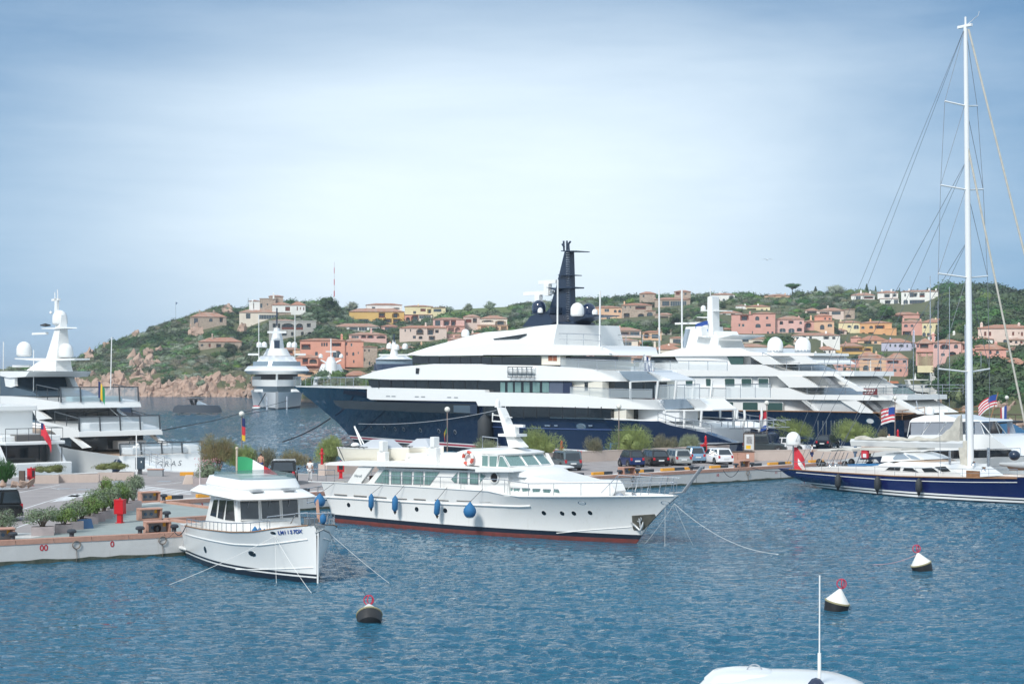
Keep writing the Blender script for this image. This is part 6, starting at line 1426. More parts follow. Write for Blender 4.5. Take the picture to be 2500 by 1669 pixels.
for sp in('E 205,938 298,944 298,949 205,943','E 310,944 385,949 385,954 310,949','E 400,952 460,955 460,960 400,957','E 480,957 560,961 560,966 480,962','E 570,962 725,968 725,974 570,967','E 398,1011 525,1020 525,1029 398,1020','E 595,1024 722,1032 722,1042 595,1034','E 795,1036 922,1046 922,1055 795,1045','E 995,1054 1128,1060 1128,1067 995,1061','E 1200,1058 1318,1066 1318,1076 1200,1068','E 1413,1067 1550,1076 1550,1084 1413,1076','E 1633,1075 1780,1082 1780,1091 1633,1084','E 1862,1083 2022,1090 2022,1099 1862,1092','F 48,1029 195,1038 195,1046 48,1037'):
 B2.panels('scupper',sp,lambda x:B2.ht(x,1.9)if x<24 else .5,SLIT,proud=.035,depth=.05)
for sp in('E 542,1122','E 1228,1165','E 1515,1178'):B2.port('porthole',sp,.17,.15,BLACKG,OLDW,n=10,tilt=.2)
for sp in('F 658,1142','F 833,1145','F 945,1145','F 1100,1140'):B2.port('porthole',sp,.14,.15,BLACKG,OLDW)
for sp in('F 1022,1047','F 1820,1046'):B2.port('fairlead',sp,.20,.12,GEL2,STEEL)
# anchor pocket and anchor
pk=[B2.hh(*p)for p in zz('F 1502,1168 1720,1153 1729,1175 1622,1298 1600,1308 1522,1308 1512,1290')];nn=B2.fr.side
MB().add([(x,y+nn*.03,z)for x,y,z in pk]+[(x,y-nn*.08,z)for x,y,z in pk],[tuple(range(7)),tuple(range(13,6,-1))]+[(i,(i+1)%7,7+(i+1)%7,7+i)for i in range(7)]).build('anchor_pocket',mat('pocket_black',(.06,.06,.05),.5,col2=(.14,.13,.10),vscale=2),B2.t)
c=Vector(B2.hh(*z1('F 1570,1245')))+Vector((0,nn*.1,0));GALV=mat('galvanised',(.3,.32,.33),.45)
m=MB().tube([c+Vector((.05,0,.38)),c+Vector((.2,0,-.35))],.05,8).tube([c+Vector((-.38,.0,.32)),c+Vector((-.5,0,.08)),c+Vector((-.05,nn*.06,-.2)),c+Vector((.2,nn*.08,-.38))],[.03,.07,.08,.06],8).tube([c+Vector((.35,0,.12)),c+Vector((.32,nn*.05,-.1)),c+Vector((.2,nn*.08,-.36))],[.03,.07,.07],8);m.torus(c+Vector((.06,0,.28)),.16,.035);m.build('anchor',mat('galvanised_light',(.5,.52,.53),.4,metal=.6),B2.t,smooth=50)
WH=2.45;wtr=lambda x:max(.5,min(2.35,2.35*(1-max(0,(x-15.5)/8)**2)))
B2.slab('deck_house','E 700,905 740,890 860,745 2146,792 F 0,748 300,760 330,990 0,1000 E 2146,1010 1400,950',WH,OLDW,tum=.02)
B2.slab('coachroof','F 0,770 395,764 620,810 870,848 1000,845 1225,842 1290,880 1332,935 1300,992 0,1000',wtr,OLDW,tum=.12,ds=.6)
B2.slab('aft_pillar','E 525,902 640,735 782,740 660,906',2.72,OLDW,thick=.22,both=False)
MB().box(*[B2.at('E 715,905',2.2).x,B2.at('E 735,905',2.2).x],-1.9,1.9,1.9,B2.at('E 720,830',2.2).z).build('saloon_door',mat('varnished_mahogany',(.14,.04,.02),.35),B2.t)
B2.slab('main_roof','E 300,716 345,692 560,676 850,682 1110,695 1750,738 2146,768 F 360,742 362,752 0,752 E 2146,790 1750,757 850,735 550,728 310,722',2.85,OLDW)
B2.slab('boat_deck_fairing','E 1100,700 1108,655 1350,625 1700,590 1880,590 1880,752',2.2,OLDW,tum=.1)
wa,_=B2.fr.hit(*z1('E 1840,720'),2.1);wf,wz0=B2.fr.hit(*z1('F 345,712'),2.1);wft,wz1=B2.fr.hit(*z1('F 272,590'),1.95);dz=wz1-wz0
RP=lambda s0,s1,w,z,c=0:ring_plan(s0,s1,w,w,z,bow=.3,crown=c)
MB().rings([RP(wa-.8,wf+1.5,2.3,wz0-.5),RP(wa-.6,wf+.9,2.2,wz0-.1),RP(wa-.2,wf,2.1,wz0),RP(wa,wft,1.93,wz1)],OLDW).build('wheelhouse',OLDW,B2.t,smooth=30)
MB().rings([RP(wa-1.6,wft+.18,2.05,wz1-.02),RP(wa-1.7,wft+.22,2.1,wz1+.06),RP(wa-1.5,wft-.1,1.9,wz1+.16,.05),RP(wa-1.2,wft-.8,1.4,wz1+.26,.10)],OLDW).build('wheelhouse_roof',OLDW,B2.t,smooth=35)
for u0,u1 in((.03,.33),(.36,.65),(.68,.97)):
 def q(u,v,o):y=-2.02+4.04*u+(.14*v*(1-2*u));return(wf+(wft-wf)*v-.3*abs(y/2.1)**2.4+o,y,wz0+dz*v)
 ob=MB().hexa([q(u0,.08,-.02),q(u1,.08,-.02),q(u1,.08,.03),q(u0,.08,.03),q(u0,.93,-.02),q(u1,.93,-.02),q(u1,.93,.03),q(u0,.93,.03)]).build('windscreen_pane',TEALG,B2.t);f4=[q(u0,.08,.03),q(u1,.08,.03),q(u1,.93,.03),q(u0,.93,.03)];MB().tube(f4+[f4[0]],.03,5).build('window_frame',OLDW,ob)
TG=TEALG
B2.panels('saloon_window','E 810,893 902,768 948,770 945,905|E 972,906 975,782 1063,785 1062,908|E 1085,908 1088,784 1176,786 1174,910|E 1198,910 1205,787 1292,789 1290,912|E 1308,913 1316,788 1455,792 1360,916',WH,TG,frame=STEEL,fw=.05,tum=.0)
B2.panels('cabin_window','E 1582,862 1632,800 1630,898 1608,896|E 1658,900 1662,796 1740,799 1736,905|E 1764,906 1768,802 1846,804 1844,912|E 1866,912 1872,802 1918,830 1868,890',WH,TG,frame=STEEL,fw=.05)
B2.panels('lower_window','F 312,905 348,908 352,980 335,978|F 362,910 415,912 412,982 362,980|F 445,910 512,912 510,984 445,982|F 545,915 612,917 610,986 543,984|F 645,920 710,922 708,984 643,983|F 748,920 785,922 820,984 745,983',lambda x:wtr(x),TG,frame=STEEL,fw=.04,tum=.1,tumz=2.0)
B2.panels('wheelhouse_window','E 1812,722 1886,626 1945,627 1945,733|E 1962,734 1962,629 2040,630 2030,737|F 222,699 237,602 264,605 318,704',2.11,TG,frame=OLDW,fw=.05,tum=.0)
c=B2.at('F 185,805',WH);MB().lathe([(0,-.02),(.26,-.02),(.26,.03),(0,.03)],18,(c.x,c.y,c.z),None,'y').build('round_window',BLACKG,B2.t);MB().torus((c.x,c.y+B2.fr.side*.03,c.z),.33,.05,n=20).build('rim',OLDW,B2.t)
B2.panels('louvre','E 1742,718 1868,730 1866,754 1740,748',2.3,BLACKG,proud=.1)
B2.rail('E 880,945 1400,960 2146,1000 F 330,985 860,985 1300,985 1700,984 1900,982',ins=.08,h=.75,step=1.6,r=.018,rows=1)
B2.rail('E 140,888 280,892 400,895',ins=.1,h=.8,step=.8,r=.018)
m=MB();bx=B2.L
m.tube([(bx-4.5,-1.2,tip[1]),(bx-3.4,-1.05,tip[1]+1.05),(bx-.3,-.25,tip[1]+1.0),(bx+.1,0,tip[1]+1.0),(bx-.3,.25,tip[1]+1.0),(bx-3.4,1.05,tip[1]+1.05),(bx-4.5,1.2,tip[1])],.022,6)
for x in(-3.4,-2.4,-1.4,-.5):
 for sg in(-1,1):y=sg*(1.05+(x+3.4)*-.26);m.tube([(bx+x-.3,y*.9,tip[1]),(bx+x,y,tip[1]+1.03)],.018,5)
m.build('pulpit',STEEL,B2.t)
g0,g1=B2.at('F 1985,945',0.0),B2.at('F 2165,700',0.0);MB().tube([Vector((bx-.6,0,tip[1]+.1)),g0,g1],.06,6).tube([Vector((bx-.5,.2,tip[1]+.1)),g0+Vector((0,.2,0)),g1+Vector((0,.2,0))],.04,6).build('stowed_gangway',GREY,B2.t)
m=MB().lathe([(.18,0),(.2,.25),(.12,.5),(.15,.6)],10,(bx-3.2,.2,tip[1]-.6)).box(bx-5.2,bx-4.8,-.6,.6,tip[1]-.7,tip[1]-.1).ball((bx-3.9,-.3,tip[1]-.3),.3);m.build('windlass',STEEL,B2.t)
B2.slab('signal_mast','F 207,135 236,140 262,195 342,385 457,516 320,516 300,440 282,392 250,280',.28,OLDW,ds=.5)
c=B2.at('F 215,100',0);MB().dome(c+Vector((0,0,-.2)),.15,.5).build('antenna_dome',OLDW,B2.t,smooth=50);c=B2.at('F 220,140',0);MB().tube([c,c+Vector((0,0,.5))],.05,6).box(c.x-.15,c.x+.15,-.15,.15,c.z+.05,c.z+.12).build('masthead',OLDW,B2.t)
a,b=B2.at('F 300,310',0),B2.at('F 470,310',0);MB().box(a.x,b.x,-.1,.1,a.z-.06,a.z+.1).build('radar_bar',OLDW,B2.t)
a,b=B2.at('F 345,350',0),B2.at('F 403,350',0);MB().box(a.x,b.x,-.2,.2,a.z-.3,a.z+.3).build('searchlight',OLDW,B2.t,bevel=.04)
a,b=B2.at('F 272,395',0),B2.at('F 445,400',0);MB().box(a.x,b.x,-.5,.5,a.z-.08,a.z+.08).build('platform',OLDW,B2.t)
a,b,c=B2.at('F 165,265',0),B2.at('F 262,270',0),B2.at('F 170,185',0);MB().tube([b,a,c],.05,6).tube([B2.at('F 290,270',.3),B2.at('F 290,120',.3)],.02,5).tube([B2.at('F 172,205',0),B2.at('F 355,230',0)],.03,5).build('aerial_frame',OLDW,B2.t)
m=MB();a,b=B2.at('F 70,530',1.2),B2.at('F 215,515',1.2);m.tube([a,a+Vector((0,0,.75)),b+Vector((0,0,.55)),b],.03,6);m.build('roof_rail',STEEL,B2.t)
m=MB().tube([B2.at('E 600,330',0),B2.at('E 672,525',0)],.06,6).tube([B2.at('E 600,330',0),B2.at('E 703,525',0)],.04,6);m.build('derrick',OLDW,B2.t)
rope('thin stay wire from the yacht derrick to its mast',[B2.fr.W(B2.at('E 640,305',0)),B2.fr.W(B2.at('F 205,160',0))],.015,mat('wire',(.35,.37,.40),.4),.3,'stay_wire')
c=B2.at('E 1752,650',2.3);t=thing('lifebuoy','red and white lifebuoy on the classic yacht wheelhouse side','lifebuoy',B2.fr.W(c+Vector((0,-.08,0))),B2.fr.a)
for i in range(8):
 m=MB();rs=[]
 for j in range(5):
  a=(i+j/4)*math.pi/4;rs.append([Vector(((.36+.1*math.cos(b))*math.cos(a),.1*math.sin(b),(.36+.1*math.cos(b))*math.sin(a)))for b in[k*math.pi/4 for k in range(8)]])
 m.rings(rs).build('segment',mat('lifebuoy_red',(.55,.10,.07),.6)if i%2 else OLDW,t,smooth=60)
c=B2.at('E 635,828',2.72);text('yacht_name','Neroli',.26,mat('name_grey',(.30,.34,.36),.5),B2.t,Vector((c.x,c.y-.03,c.z)),Matrix.Rotation(R(90),4,'X'),shear=.4)
for i,(px0,px1,lb)in enumerate(((512,1150,'cream lifeboat nearest the stern on the classic yacht roof'),(990,1430,'cream lifeboat behind the first one, nearer the wheelhouse'))):
 a=B2.at('E %d,545'%px0,1.3 if i==0 else-.2);b=B2.at('E %d,545'%px1,1.3 if i==0 else-.2);zbot=B2.at('E 700,692',1.3).z;Lb=b.x-a.x;ztop=a.z
 t=thing('lifeboat',lb,'lifeboat',B2.fr.W((a.x,B2.fr.side*(1.3 if i==0 else-.6),zbot)),B2.fr.a);hgt=ztop-zbot;rs=[]
 for j in range(13):
  u=j/12;w=.92*math.sin(math.pi*min(1,(u*.72+.28)))**.7 if u<1 else .02;w=max(w,.03);kz=.34*hgt*u**3+(.25*hgt if u==0 else 0)*0;zt_=hgt+.12*u**2
  rs.append([(u*Lb-(0 if u else 0),-w,zt_),(u*Lb-.1*(u==1),-w*.85,zt_*.45+kz*.5),(u*Lb*(.97 if u>.8 else 1),-w*.3,kz),(u*Lb*(.97 if u>.8 else 1),w*.3,kz),(u*Lb,w*.85,zt_*.45+kz*.5),(u*Lb,w,zt_)])
 MB().rings(rs,CREAM).build('hull',CREAM,t,smooth=40);MB().rings([[(p[0],p[1]*1.03,p[2]),(p[0],p[1]*1.05,p[2]+.07),(p[0],-p[1]*1.05,p[2]+.07),(p[0],-p[1]*1.03,p[2])]for p in[r[0]for r in rs]],GEL).build('gunwale',GEL,t)
 MB().hexa([(Lb*.30,-.7,hgt+.05),(Lb*.82,-.6,hgt+.1),(Lb*.82,.6,hgt+.1),(Lb*.30,.7,hgt+.05),(Lb*.50,-.45,hgt+.62),(Lb*.70,-.4,hgt+.62),(Lb*.70,.4,hgt+.62),(Lb*.50,.45,hgt+.62)]).build('canopy',mat('canopy_grey',(.45,.48,.52),.4),t,bevel=.03)
 m=MB()
 for q in range(6):m.box(Lb*(.10+.07*q),Lb*(.12+.07*q),-.99,.99,hgt+.09,hgt+.15)
 m.build('oar_slot',BLACKG,t);MB().tube([(Lb*.04,-.9,hgt+.1),(Lb*.16,-.9,-.05)],.025,5).build('lashing',ROPED,t)
 if i==0:MB().dome((Lb*.12,.2,hgt),.3,.35).build('engine_cover',GEL,t,smooth=50)
for sp in('E 890,600','E 1405,560'):
 c=B2.at(sp,2.3);MB().box(c.x-.35,c.x+.35,c.y-.2,c.y+.2,c.z-1.0,c.z+.1).box(c.x-.15,c.x+.2,c.y-.25,c.y+.25,c.z+.1,c.z+.75).build('davit',OLDW,B2.t,bevel=.04)
MB().box(B2.at('E 1230,600',.5).x,B2.at('E 1440,600',.5).x,-1.5,1.5,B2.at('E 1300,640',.5).z,B2.at('E 1300,600',.5).z).build('deck_box',OLDW,B2.t,bevel=.04)
# fenders of the classic yacht
for sp,r,L,ball,lb,tp in(('E 335,1080',.37,0,True,'big round blue fender at the classic yacht stern','E 400,905'),('E 1857,1178',.39,0,True,'big round blue fender amidships on the classic yacht','E 1900,960'),('E 822,1085',.17,.95,False,'first long blue fender from the stern of the classic yacht','E 888,920'),('E 1062,1108',.185,1.0,False,'second long blue fender from the stern of the classic yacht','E 1105,930'),('E 1487,1147',.18,1.0,False,'tilted long blue fender nearest the middle of the classic yacht','E 1540,945')):
 x,y,z=B2.hh(*z1(sp));tt=B2.hh(*z1(tp));rr_=r;fender(lb,B2.fr,x,tt[1]+B2.fr.side*(rr_+.08),z,r,L,FENDB,ball=ball,top=(tt[0],tt[1]+B2.fr.side*.05,tt[2]),group='blue fenders of the classic yacht',tilt=.12 if '1487' in sp else .03)
m=MB();rr0=B2.fr
for sg in(-1,1):
 ps=[Vector((-3.6,sg*.5,.9)),Vector((.4,sg*.5,1.6))];m.tube(ps,.05,6);m.tube([p+Vector((0,0,.95))for p in ps],.025,6)
 for i in range(5):p=ps[0].lerp(ps[1],i/4);m.tube([p,p+Vector((0,0,.95))],.02,5)
m.box(-3.6,.4,-.45,.45,1.2,1.27);m.build('gangway',STEEL,B2.t)
# ================================================================ navy superyacht
B3=Boat('superyacht','huge superyacht with navy hull, white tiers and tall dark mast behind the pier','superyacht',23.9,174,-54.4,58,1,80)
fr=B3.fr;B3.w=lambda x:beamf(7,.45,2.3,.9,.02)(x/80)
she=sheer_of(fr,'G 770,978 778,1075 1830,1105 I 650,708 1285,732 1300,846 1640,856 1750,862 1900,915 2100,935',B3.w);she=[p for p in she if p[0]<70]
tipz=fr.hit(*z1('G 78,952'),0)[1];she.append((80,tipz));she=[(0,she[0][1]-1.2)]+she
SN=NAVY
B3.hull(she,7,((-.6,65),(0,66),(2.2,69),(5,74.5),(tipz,80)),((-.6,.5),(0,0),(5,3)),u0=.45,pd=2.3,pw=1.5,sterndeck=.9,wl=.88,rows=(-.6,0,.5,.62,.85,.98),mats=(BOOT,BOOT,GEL2,BOOTR,GEL2),top=SN,k=2.4,bul=.9,deck=TEAKL,nst=80,nv=9)
wS=lambda q:(lambda x:min(B3.w(x)+.06,7.05)*q)
aft=lambda w,x,a,e,L=9.0:e+(w-e)*math.sqrt(max(0,1-(1-min(1,max(0,(x-a)/L)))**2));XA1,XA2,XA3=fr.hit(*z1('I 1830,742'),5)[0],fr.hit(*z1('I 1480,458'),4.5)[0],fr.hit(*z1('H 1310,1203'),3.5)[0];w1=lambda x:aft(min(B3.w(x)+.06,7.05),x,XA1,4.0);wd2=lambda x:max(.6,aft(min(6.7,6.7*(1-max(0,(x-50)/28)**2)),x,XA2,3.0));wd3=lambda x:max(.5,aft(min(6.3,6.3*(1-max(0,(x-45)/24)**2)),x,XA3,2.0));wd4=lambda x:max(.4,min(5.9,5.9*(1-max(0,(x-38)/26)**2)))
B3.slab('main_bulwark','G 766,960 1895,985 1900,1008 I 20,565 870,580 1050,605 1300,628 1730,640 1830,742 1300,730 650,712 0,703 G 1830,1138 1812,1096 800,1078 768,1062',w1,GEL,tum=.02)
B3.slab('foredeck_coping','G 78,948 420,952 766,962 766,978 420,966 90,957',w1,GEL)
B3.slab('deck_glass','G 775,885 1840,893 2117,900 I 0,455 870,462 868,580 640,576 20,566 G 1895,985 815,962 790,940',wd2,BLACKG,ins=.35)
B3.slab('upper_bulwark','G 685,862 870,800 1060,765 1400,737 1860,738 I 0,288 570,297 900,318 1330,350 1480,458 900,450 0,447 G 1840,893 980,887 700,872',wd2,GEL,tum=.06)
B3.slab('bridge_glass','G 1200,665 1268,664 2117,670 I 580,208 580,290 0,286 G 1860,738 1262,738 1205,725',wd3,BLACKG,ins=.3)
B3.slab('roof_tier','G 1130,650 1330,578 1500,528 1700,468 1850,432 2000,422 2117,412 H 300,948 440,925 530,915 640,905 645,1100 960,1110 1120,1120 1310,1203 0,1200 G 1870,655 1480,662 1290,660',wd3,GEL,tum=.32,ds=1)
B3.slab('roof_skirt','G 1180,650 1500,600 1850,548 2117,530 H 235,1078 590,1098 960,1110 1120,1122 1310,1203 0,1200 G 1870,656 1300,660',wd3,GEL,tum=.10,ins=-.02,ds=1)
B3.slab('aft_wall','I 872,452 1200,460 1200,618 868,600',6.0,CREAM);B3.slab('aft_saloon_glass','I 1200,462 1665,465 1665,625 1200,612',5.0,BLACKG,thick=3,both=False)
B3.slab('aft_wall','I 1295,732 1440,735 1440,850 1300,846',6.2,CREAM);B3.slab('aft_saloon','I 1440,735 1975,745 1975,860 1640,856 1440,850',4.6,GEL2,thick=3,both=False);B3.slab('aft_glass','I 1440,737 1535,738 1535,848 1440,848',5.0,BLACKG)
B3.slab('bridge_wall','I 580,200 775,200 775,292 580,290',5.9,CREAM);B3.slab('bridge_aft_glass','I 775,202 1172,202 1172,290 775,290',5.0,BLACKG,thick=3,both=False)
B3.panels('orange_window','I 655,200 698,200 698,250 655,250|I 702,200 742,200 742,252 702,252',5.9,mat('orange_blind',(.30,.10,.05),.5))
B3.panels('curtained_window','|'.join('I %d,462 %d,463 %d,568 %d,566'%(a,b,b,a)for a,b in((152,198),(226,278),(300,360),(388,446),(478,548),(575,640))),wd2,TEALG,proud=-.30)
B3.panels('grey_panel','I 648,462 784,462 780,576 642,574',wd2,mat('slate_panel',(.09,.11,.16),.3),proud=-.31);B3.panels('grey_panel','I 787,463 872,464 866,578 783,576',wd2,mat('navy_panel',(.02,.03,.07),.25),proud=-.30)
B3.panels('dark_doorway','I 1020,465 1055,466 1055,550 1020,550',6.0,BLACKG);B3.panels('bow_window','G 1238,777 1268,777 1262,832 1236,830',wd2,BLACKG,proud=.04)
B3.panels('hull_glass','G 448,1085 1820,1122 1815,1216 1500,1206 900,1180 540,1162 470,1125',B3.w,BLACKG,proud=.10,depth=.5);B3.panels('hull_glass','I 0,705 650,716 1290,737 1290,830 670,815 290,818 0,798',B3.w,BLACKG,proud=.10,depth=.5)
B3.panels('mooring_deck_light','G 1605,1132 1765,1134 1765,1208 1605,1198',B3.w,BLUEG,proud=.14);B3.panels('hull_glass_divider','G 1770,1125 1832,1128 1832,1218 1770,1214',B3.w,NAVYM,proud=.2)
for px in range(0,1290,130):B3.panels('mullion','I %d,712 %d,712 %d,825 %d,825'%(px+20,px+24,px+24,px+20),B3.w,BLACK,proud=.12,depth=.1,both=False)
for sp in('G 1000,690 1006,690 1006,735 1000,735',):pass
for i in range(9):B3.panels('mullion','G %d,892 %d,892 %d,975 %d,975'%((860+i*118,)*1+(864+i*118,864+i*118,860+i*118)),wd2,BLACK,proud=-.31,depth=.1,both=False)
for i in range(8):B3.panels('mullion','G %d,668 %d,668 %d,738 %d,738'%(1340+i*100,1344+i*100,1344+i*100,1340+i*100),wd3,BLACK,proud=-.26,depth=.1,both=False)
for sp,w in(('I 1330,352 1650,352 1790,446 1482,456',6.2),('I 1730,640 2040,634 2150,722 1830,742',6.3),('I 1640,358 1690,362 1890,440 1780,452',6.2),('I 2040,634 2180,634 2311,742 2140,745',6.2)):
 B3.slab('canopy' if '1330' not in sp and '1730' not in sp else 'glass_canopy',sp,4.6,SKYG if('1330,352' in sp or '1730,640' in sp)else GEL,thick=4,both=False)
B3.slab('canopy_edge','I 1480,455 1890,440 1890,450 1480,465',4.7,GEL,thick=4,both=False);B3.slab('canopy_edge','I 1830,740 2311,738 2311,752 1830,754',4.8,GEL,thick=4,both=False)
B3.slab('glass_canopy','H 830,1118 1050,1118 1220,1190 960,1195',4,SKYG,thick=3,both=False)
for sp in('I 945,1010',):pass
# bollard plates, vents and portholes on the bulwark
for x in(970,1022,1245,1305,1555,1620):B3.panels('vent','G %d,%d %d,%d %d,%d %d,%d'%(x-18,1040+(x-970)*.02,x+18,1040+(x-970)*.02,x+18,1050+(x-970)*.02,x-18,1050+(x-970)*.02),w1,GREY)
for sp in('G 812,1350','G 935,1352','G 1038,1358','G 1120,1362','G 1281,1370','G 1457,1378','G 1612,1388'):B3.port('porthole',sp,.22,.22,BLACKG,GREY,off=.04)
for sp in('G 300,1118','G 364,1122'):B3.port('fairlead',sp,.45,.45,NAVY,CHROME,off=.05)
for a,b in((602,650),(622,676),(697,752),(1042,1102)):B3.panels('step_light','I %d,895 %d,895 %d,908 %d,908'%(a+20,b,b,a+20),lambda x:B3.ht(x,4.2),CHROME,proud=.06)
B3.port('emblem','I 987,910',.6,.3,STEEL,CHROME,off=.05);B3.strake('sheer_line','I 0,910 400,925 1000,940 1750,950',.07,mat('blue_line',(.05,.09,.22),.3));B3.strake('teak_rail','I 670,818 1290,833 1750,858',.08,GEL)
B3.panels('crest','I 100,95 185,92 155,145 130,150',lambda x:wd3(x)-.9,GREY,proud=.0)
B3.rail('I 875,600 1300,625 1700,632',6.6,h=1.0,step=2.6,r=.035,rows=1,glass=GLASSR);B3.rail('I 1730,640 2180,632',6.0,h=1.5,step=2.0,r=.04,rows=1,glass=GLASSR)
B3.rail('I 780,318 1080,335 1720,352',6.2,h=1.05,step=2.4,r=.035,rows=1,glass=GLASSR);B3.rail('H 345,1088 600,1100 960,1112 1120,1122',5.0,h=1.3,step=2.2,r=.035,rows=2)
B3.rail('G 80,948 400,952 640,958',lambda x:B3.w(x),h=1.2,step=2.0,r=.03,rows=1);B3.rail('I 1760,862 1900,915 2100,935 2300,990',6.3,h=1.0,step=2.0,r=.04,rows=2)
m=MB()
for a,b in((('I 1480,460','I 1483,632')),('I 1760,455','I 1742,634'),('I 1945,448','I 1925,634'),('I 1820,752','I 1832,860'),('I 2025,752','I 2022,915'),('I 2200,750','I 2188,912')):
 for w in(6.1,-6.1):MB().tube([B3.at(a,w),B3.at(b,w)],.13,6).build('stanchion',GEL,B3.t)
B3.slab('stern_quarter','J 0,1362 190,1362 300,1402 480,1440 620,1470 760,1520 900,1568 560,1568 100,1560 0,1500',6.9,SN,thick=1.2)
B3.slab('stern_block','J 0,1365 250,1390 540,1440 540,1590 0,1590',5.6,GEL2);MB().box(-3.5,1,-6,6,.5,.9).build('swim_platform',SN,B3.t)
ML=lambda n,sp,w,m=NAVYM,**k:B3.slab(n,sp,w,m,**k)
ML('mast_base','H 592,1102 610,985 650,925 700,885 860,885 895,930 907,985 906,1102',1.7);
for i in range(14):z=905+i*14;B3.panels('louvre','H %d,%d %d,%d %d,%d %d,%d'%(622,z,760,z,760,z+5,622,z+5),1.7,BLACK,proud=.08,both=False);B3.panels('louvre','H %d,%d %d,%d %d,%d %d,%d'%(830,z,892,z,892,z+5,830,z+5),1.7,BLACK,proud=.08,both=False)
ML('mast_fairing','H 372,932 450,830 480,815 620,805 668,885 640,912',2.6);ML('mast_tower','H 628,850 640,730 690,560 722,430 745,330 772,212 826,212 832,480 838,850 770,885 660,890',.42,tum=.01)
ML('mast_arm','H 870,888 980,842 1155,826 1150,818 1000,812 820,815 820,870',1.3);ML('mast_arm','H 450,812 640,800 640,745 600,790 460,800',2.4);ML('crosstree','H 742,202 880,202 880,210 742,210',1.2);ML('crosstree','H 595,552 700,590 700,545 850,548 850,560 700,565',1.0);ML('crosstree','H 715,432 852,432 852,440 715,440',.8)
m=MB()
for i in range(36):z=222+i*22.5;a,b=B3.at('H 792,%f'%z,.6),B3.at('H 822,%f'%z,.6);m.tube([a,b],.045,4)
m.build('ladder',STEEL,B3.t)
def dome(b,spec,rpx,m,w=0.0,name='radome',hf=1.95):
 a_,b_=z1(spec);x,z=b.fr.hit(a_,b_,w);D=(b.fr.W((x,0,z))).y;r=rpx/F*D;MB().dome((x,b.fr.side*w,z),r,r*hf).build(name,m,b.t,smooth=60)
dome(B3,'H 532,805',17,NAVY,1.5);dome(B3,'H 545,798',6.5,GEL,2.9);dome(B3,'H 922,830',17,NAVY,-1.5);dome(B3,'H 900,830',17,GEL,1.6);dome(B3,'H 1068,815',7,GEL,1.5);dome(B3,'G 1710,480',10,GEL,0)
for a,b in(('H 390,618','H 670,616'),('H 535,510','H 700,509')):p,q=B3.at(a),B3.at(b);MB().box(q.x,p.x,-.15,.15,p.z-.2,p.z+.25).box((p.x+q.x)/2-.4,(p.x+q.x)/2+.4,-.3,.3,p.z-1.6,p.z-.2).build('radar_bar',GEL,B3.t)
for a,b in(('H 712,480','H 708,1110'),('H 1118,590','H 1112,1180')):MB().tube([B3.at(a,4),B3.at(b,4)],.10,6).build('whip_antenna',GEL,B3.t)
m=MB()
for a,b in(('H 772,205','H 768,110'),('H 800,205','H 800,108'),('H 820,205','H 815,140'),('H 815,140','H 835,115'),('H 775,170','H 755,140')):m.tube([B3.at(a),B3.at(b)],.12,5)
m.build('antenna_cluster',NAVYM,B3.t)
B3.slab('skylight_recess','H 90,1045 260,1020 400,998 330,1042 100,1050',lambda x:wd3(x)-.45,BLACKG)
m=MB();c=B3.at('I 300,350',wd2)
for i in range(3):q=B3.at('I %d,350'%(305+i*92),6.6);t=thing('liferaft',['white liferaft canister nearest the bow in the rack','white liferaft canister in the middle of the rack','white liferaft canister nearest the stern in the rack'][i],'liferaft',fr.W(q),fr.a,'liferafts in the side rack');MB().lathe([(0,-.75),(.4,-.75),(.48,-.6),(.48,.6),(.4,.75),(0,.75)],14,(0,0,0),None,'x').build('canister',GEL,t,smooth=40)
for i in range(6):a,b=B3.at('I %d,312'%(248+i*47),7.3),B3.at('I %d,415'%(248+i*47),7.3);m.tube([a,b,b-Vector((0,.7,0))],.05,5)
for z in(312,385,415):m.tube([B3.at('I 246,%d'%z,7.3),B3.at('I 500,%d'%z,7.3)],.05,5)
m.build('raft_rack',DGREY,B3.t)
p=fr.W(B3.at('I 1620,200',0));stf=thing('flagstaff','slanting flagstaff on the aft canopy of the navy superyacht','flagstaff',fr.W(B3.at('I 1550,385',0)),fr.a);e=B3.at('I 1622,190',0)-B3.at('I 1550,385',0);MB().tube([(0,0,0),e],.1,6).build('staff',GREY,stf)
flag('British red ensign on the aft canopy of the navy superyacht',(p.x,p.y-.2),p.z,3.3,5.6,[CR],True,R(-20),1.3,extra=lambda u,v:(CNB if(int(u*12)+int(v*18))%3 else CW)if v<.42 and u<.6 else None)
fender('black cylindrical fender on the navy hull by the classic yacht mast',fr,*B3.hh(*z1('G 1950,1400'))[:1],B3.hh(*z1('G 1950,1400'))[1]+.9,B3.hh(*z1('G 1950,1400'))[2],.85,4.6,FENDG)
for a,b,lb in((('G 440,1258'),(677,1079),'dark anchor chain from the navy bow into the water'),):s_=B3.hw(a);rope(lb,[s_+Vector((-.3,-.5,0)),P(690,1078,205)],.09,ROPED,.3,'anchor_chain')
rope('dark mooring line from the navy bow to the quay bush',[B3.hw('G 560,1440'),P(800,1090,200),P(745,1140,142)],.05,ROPED,0)
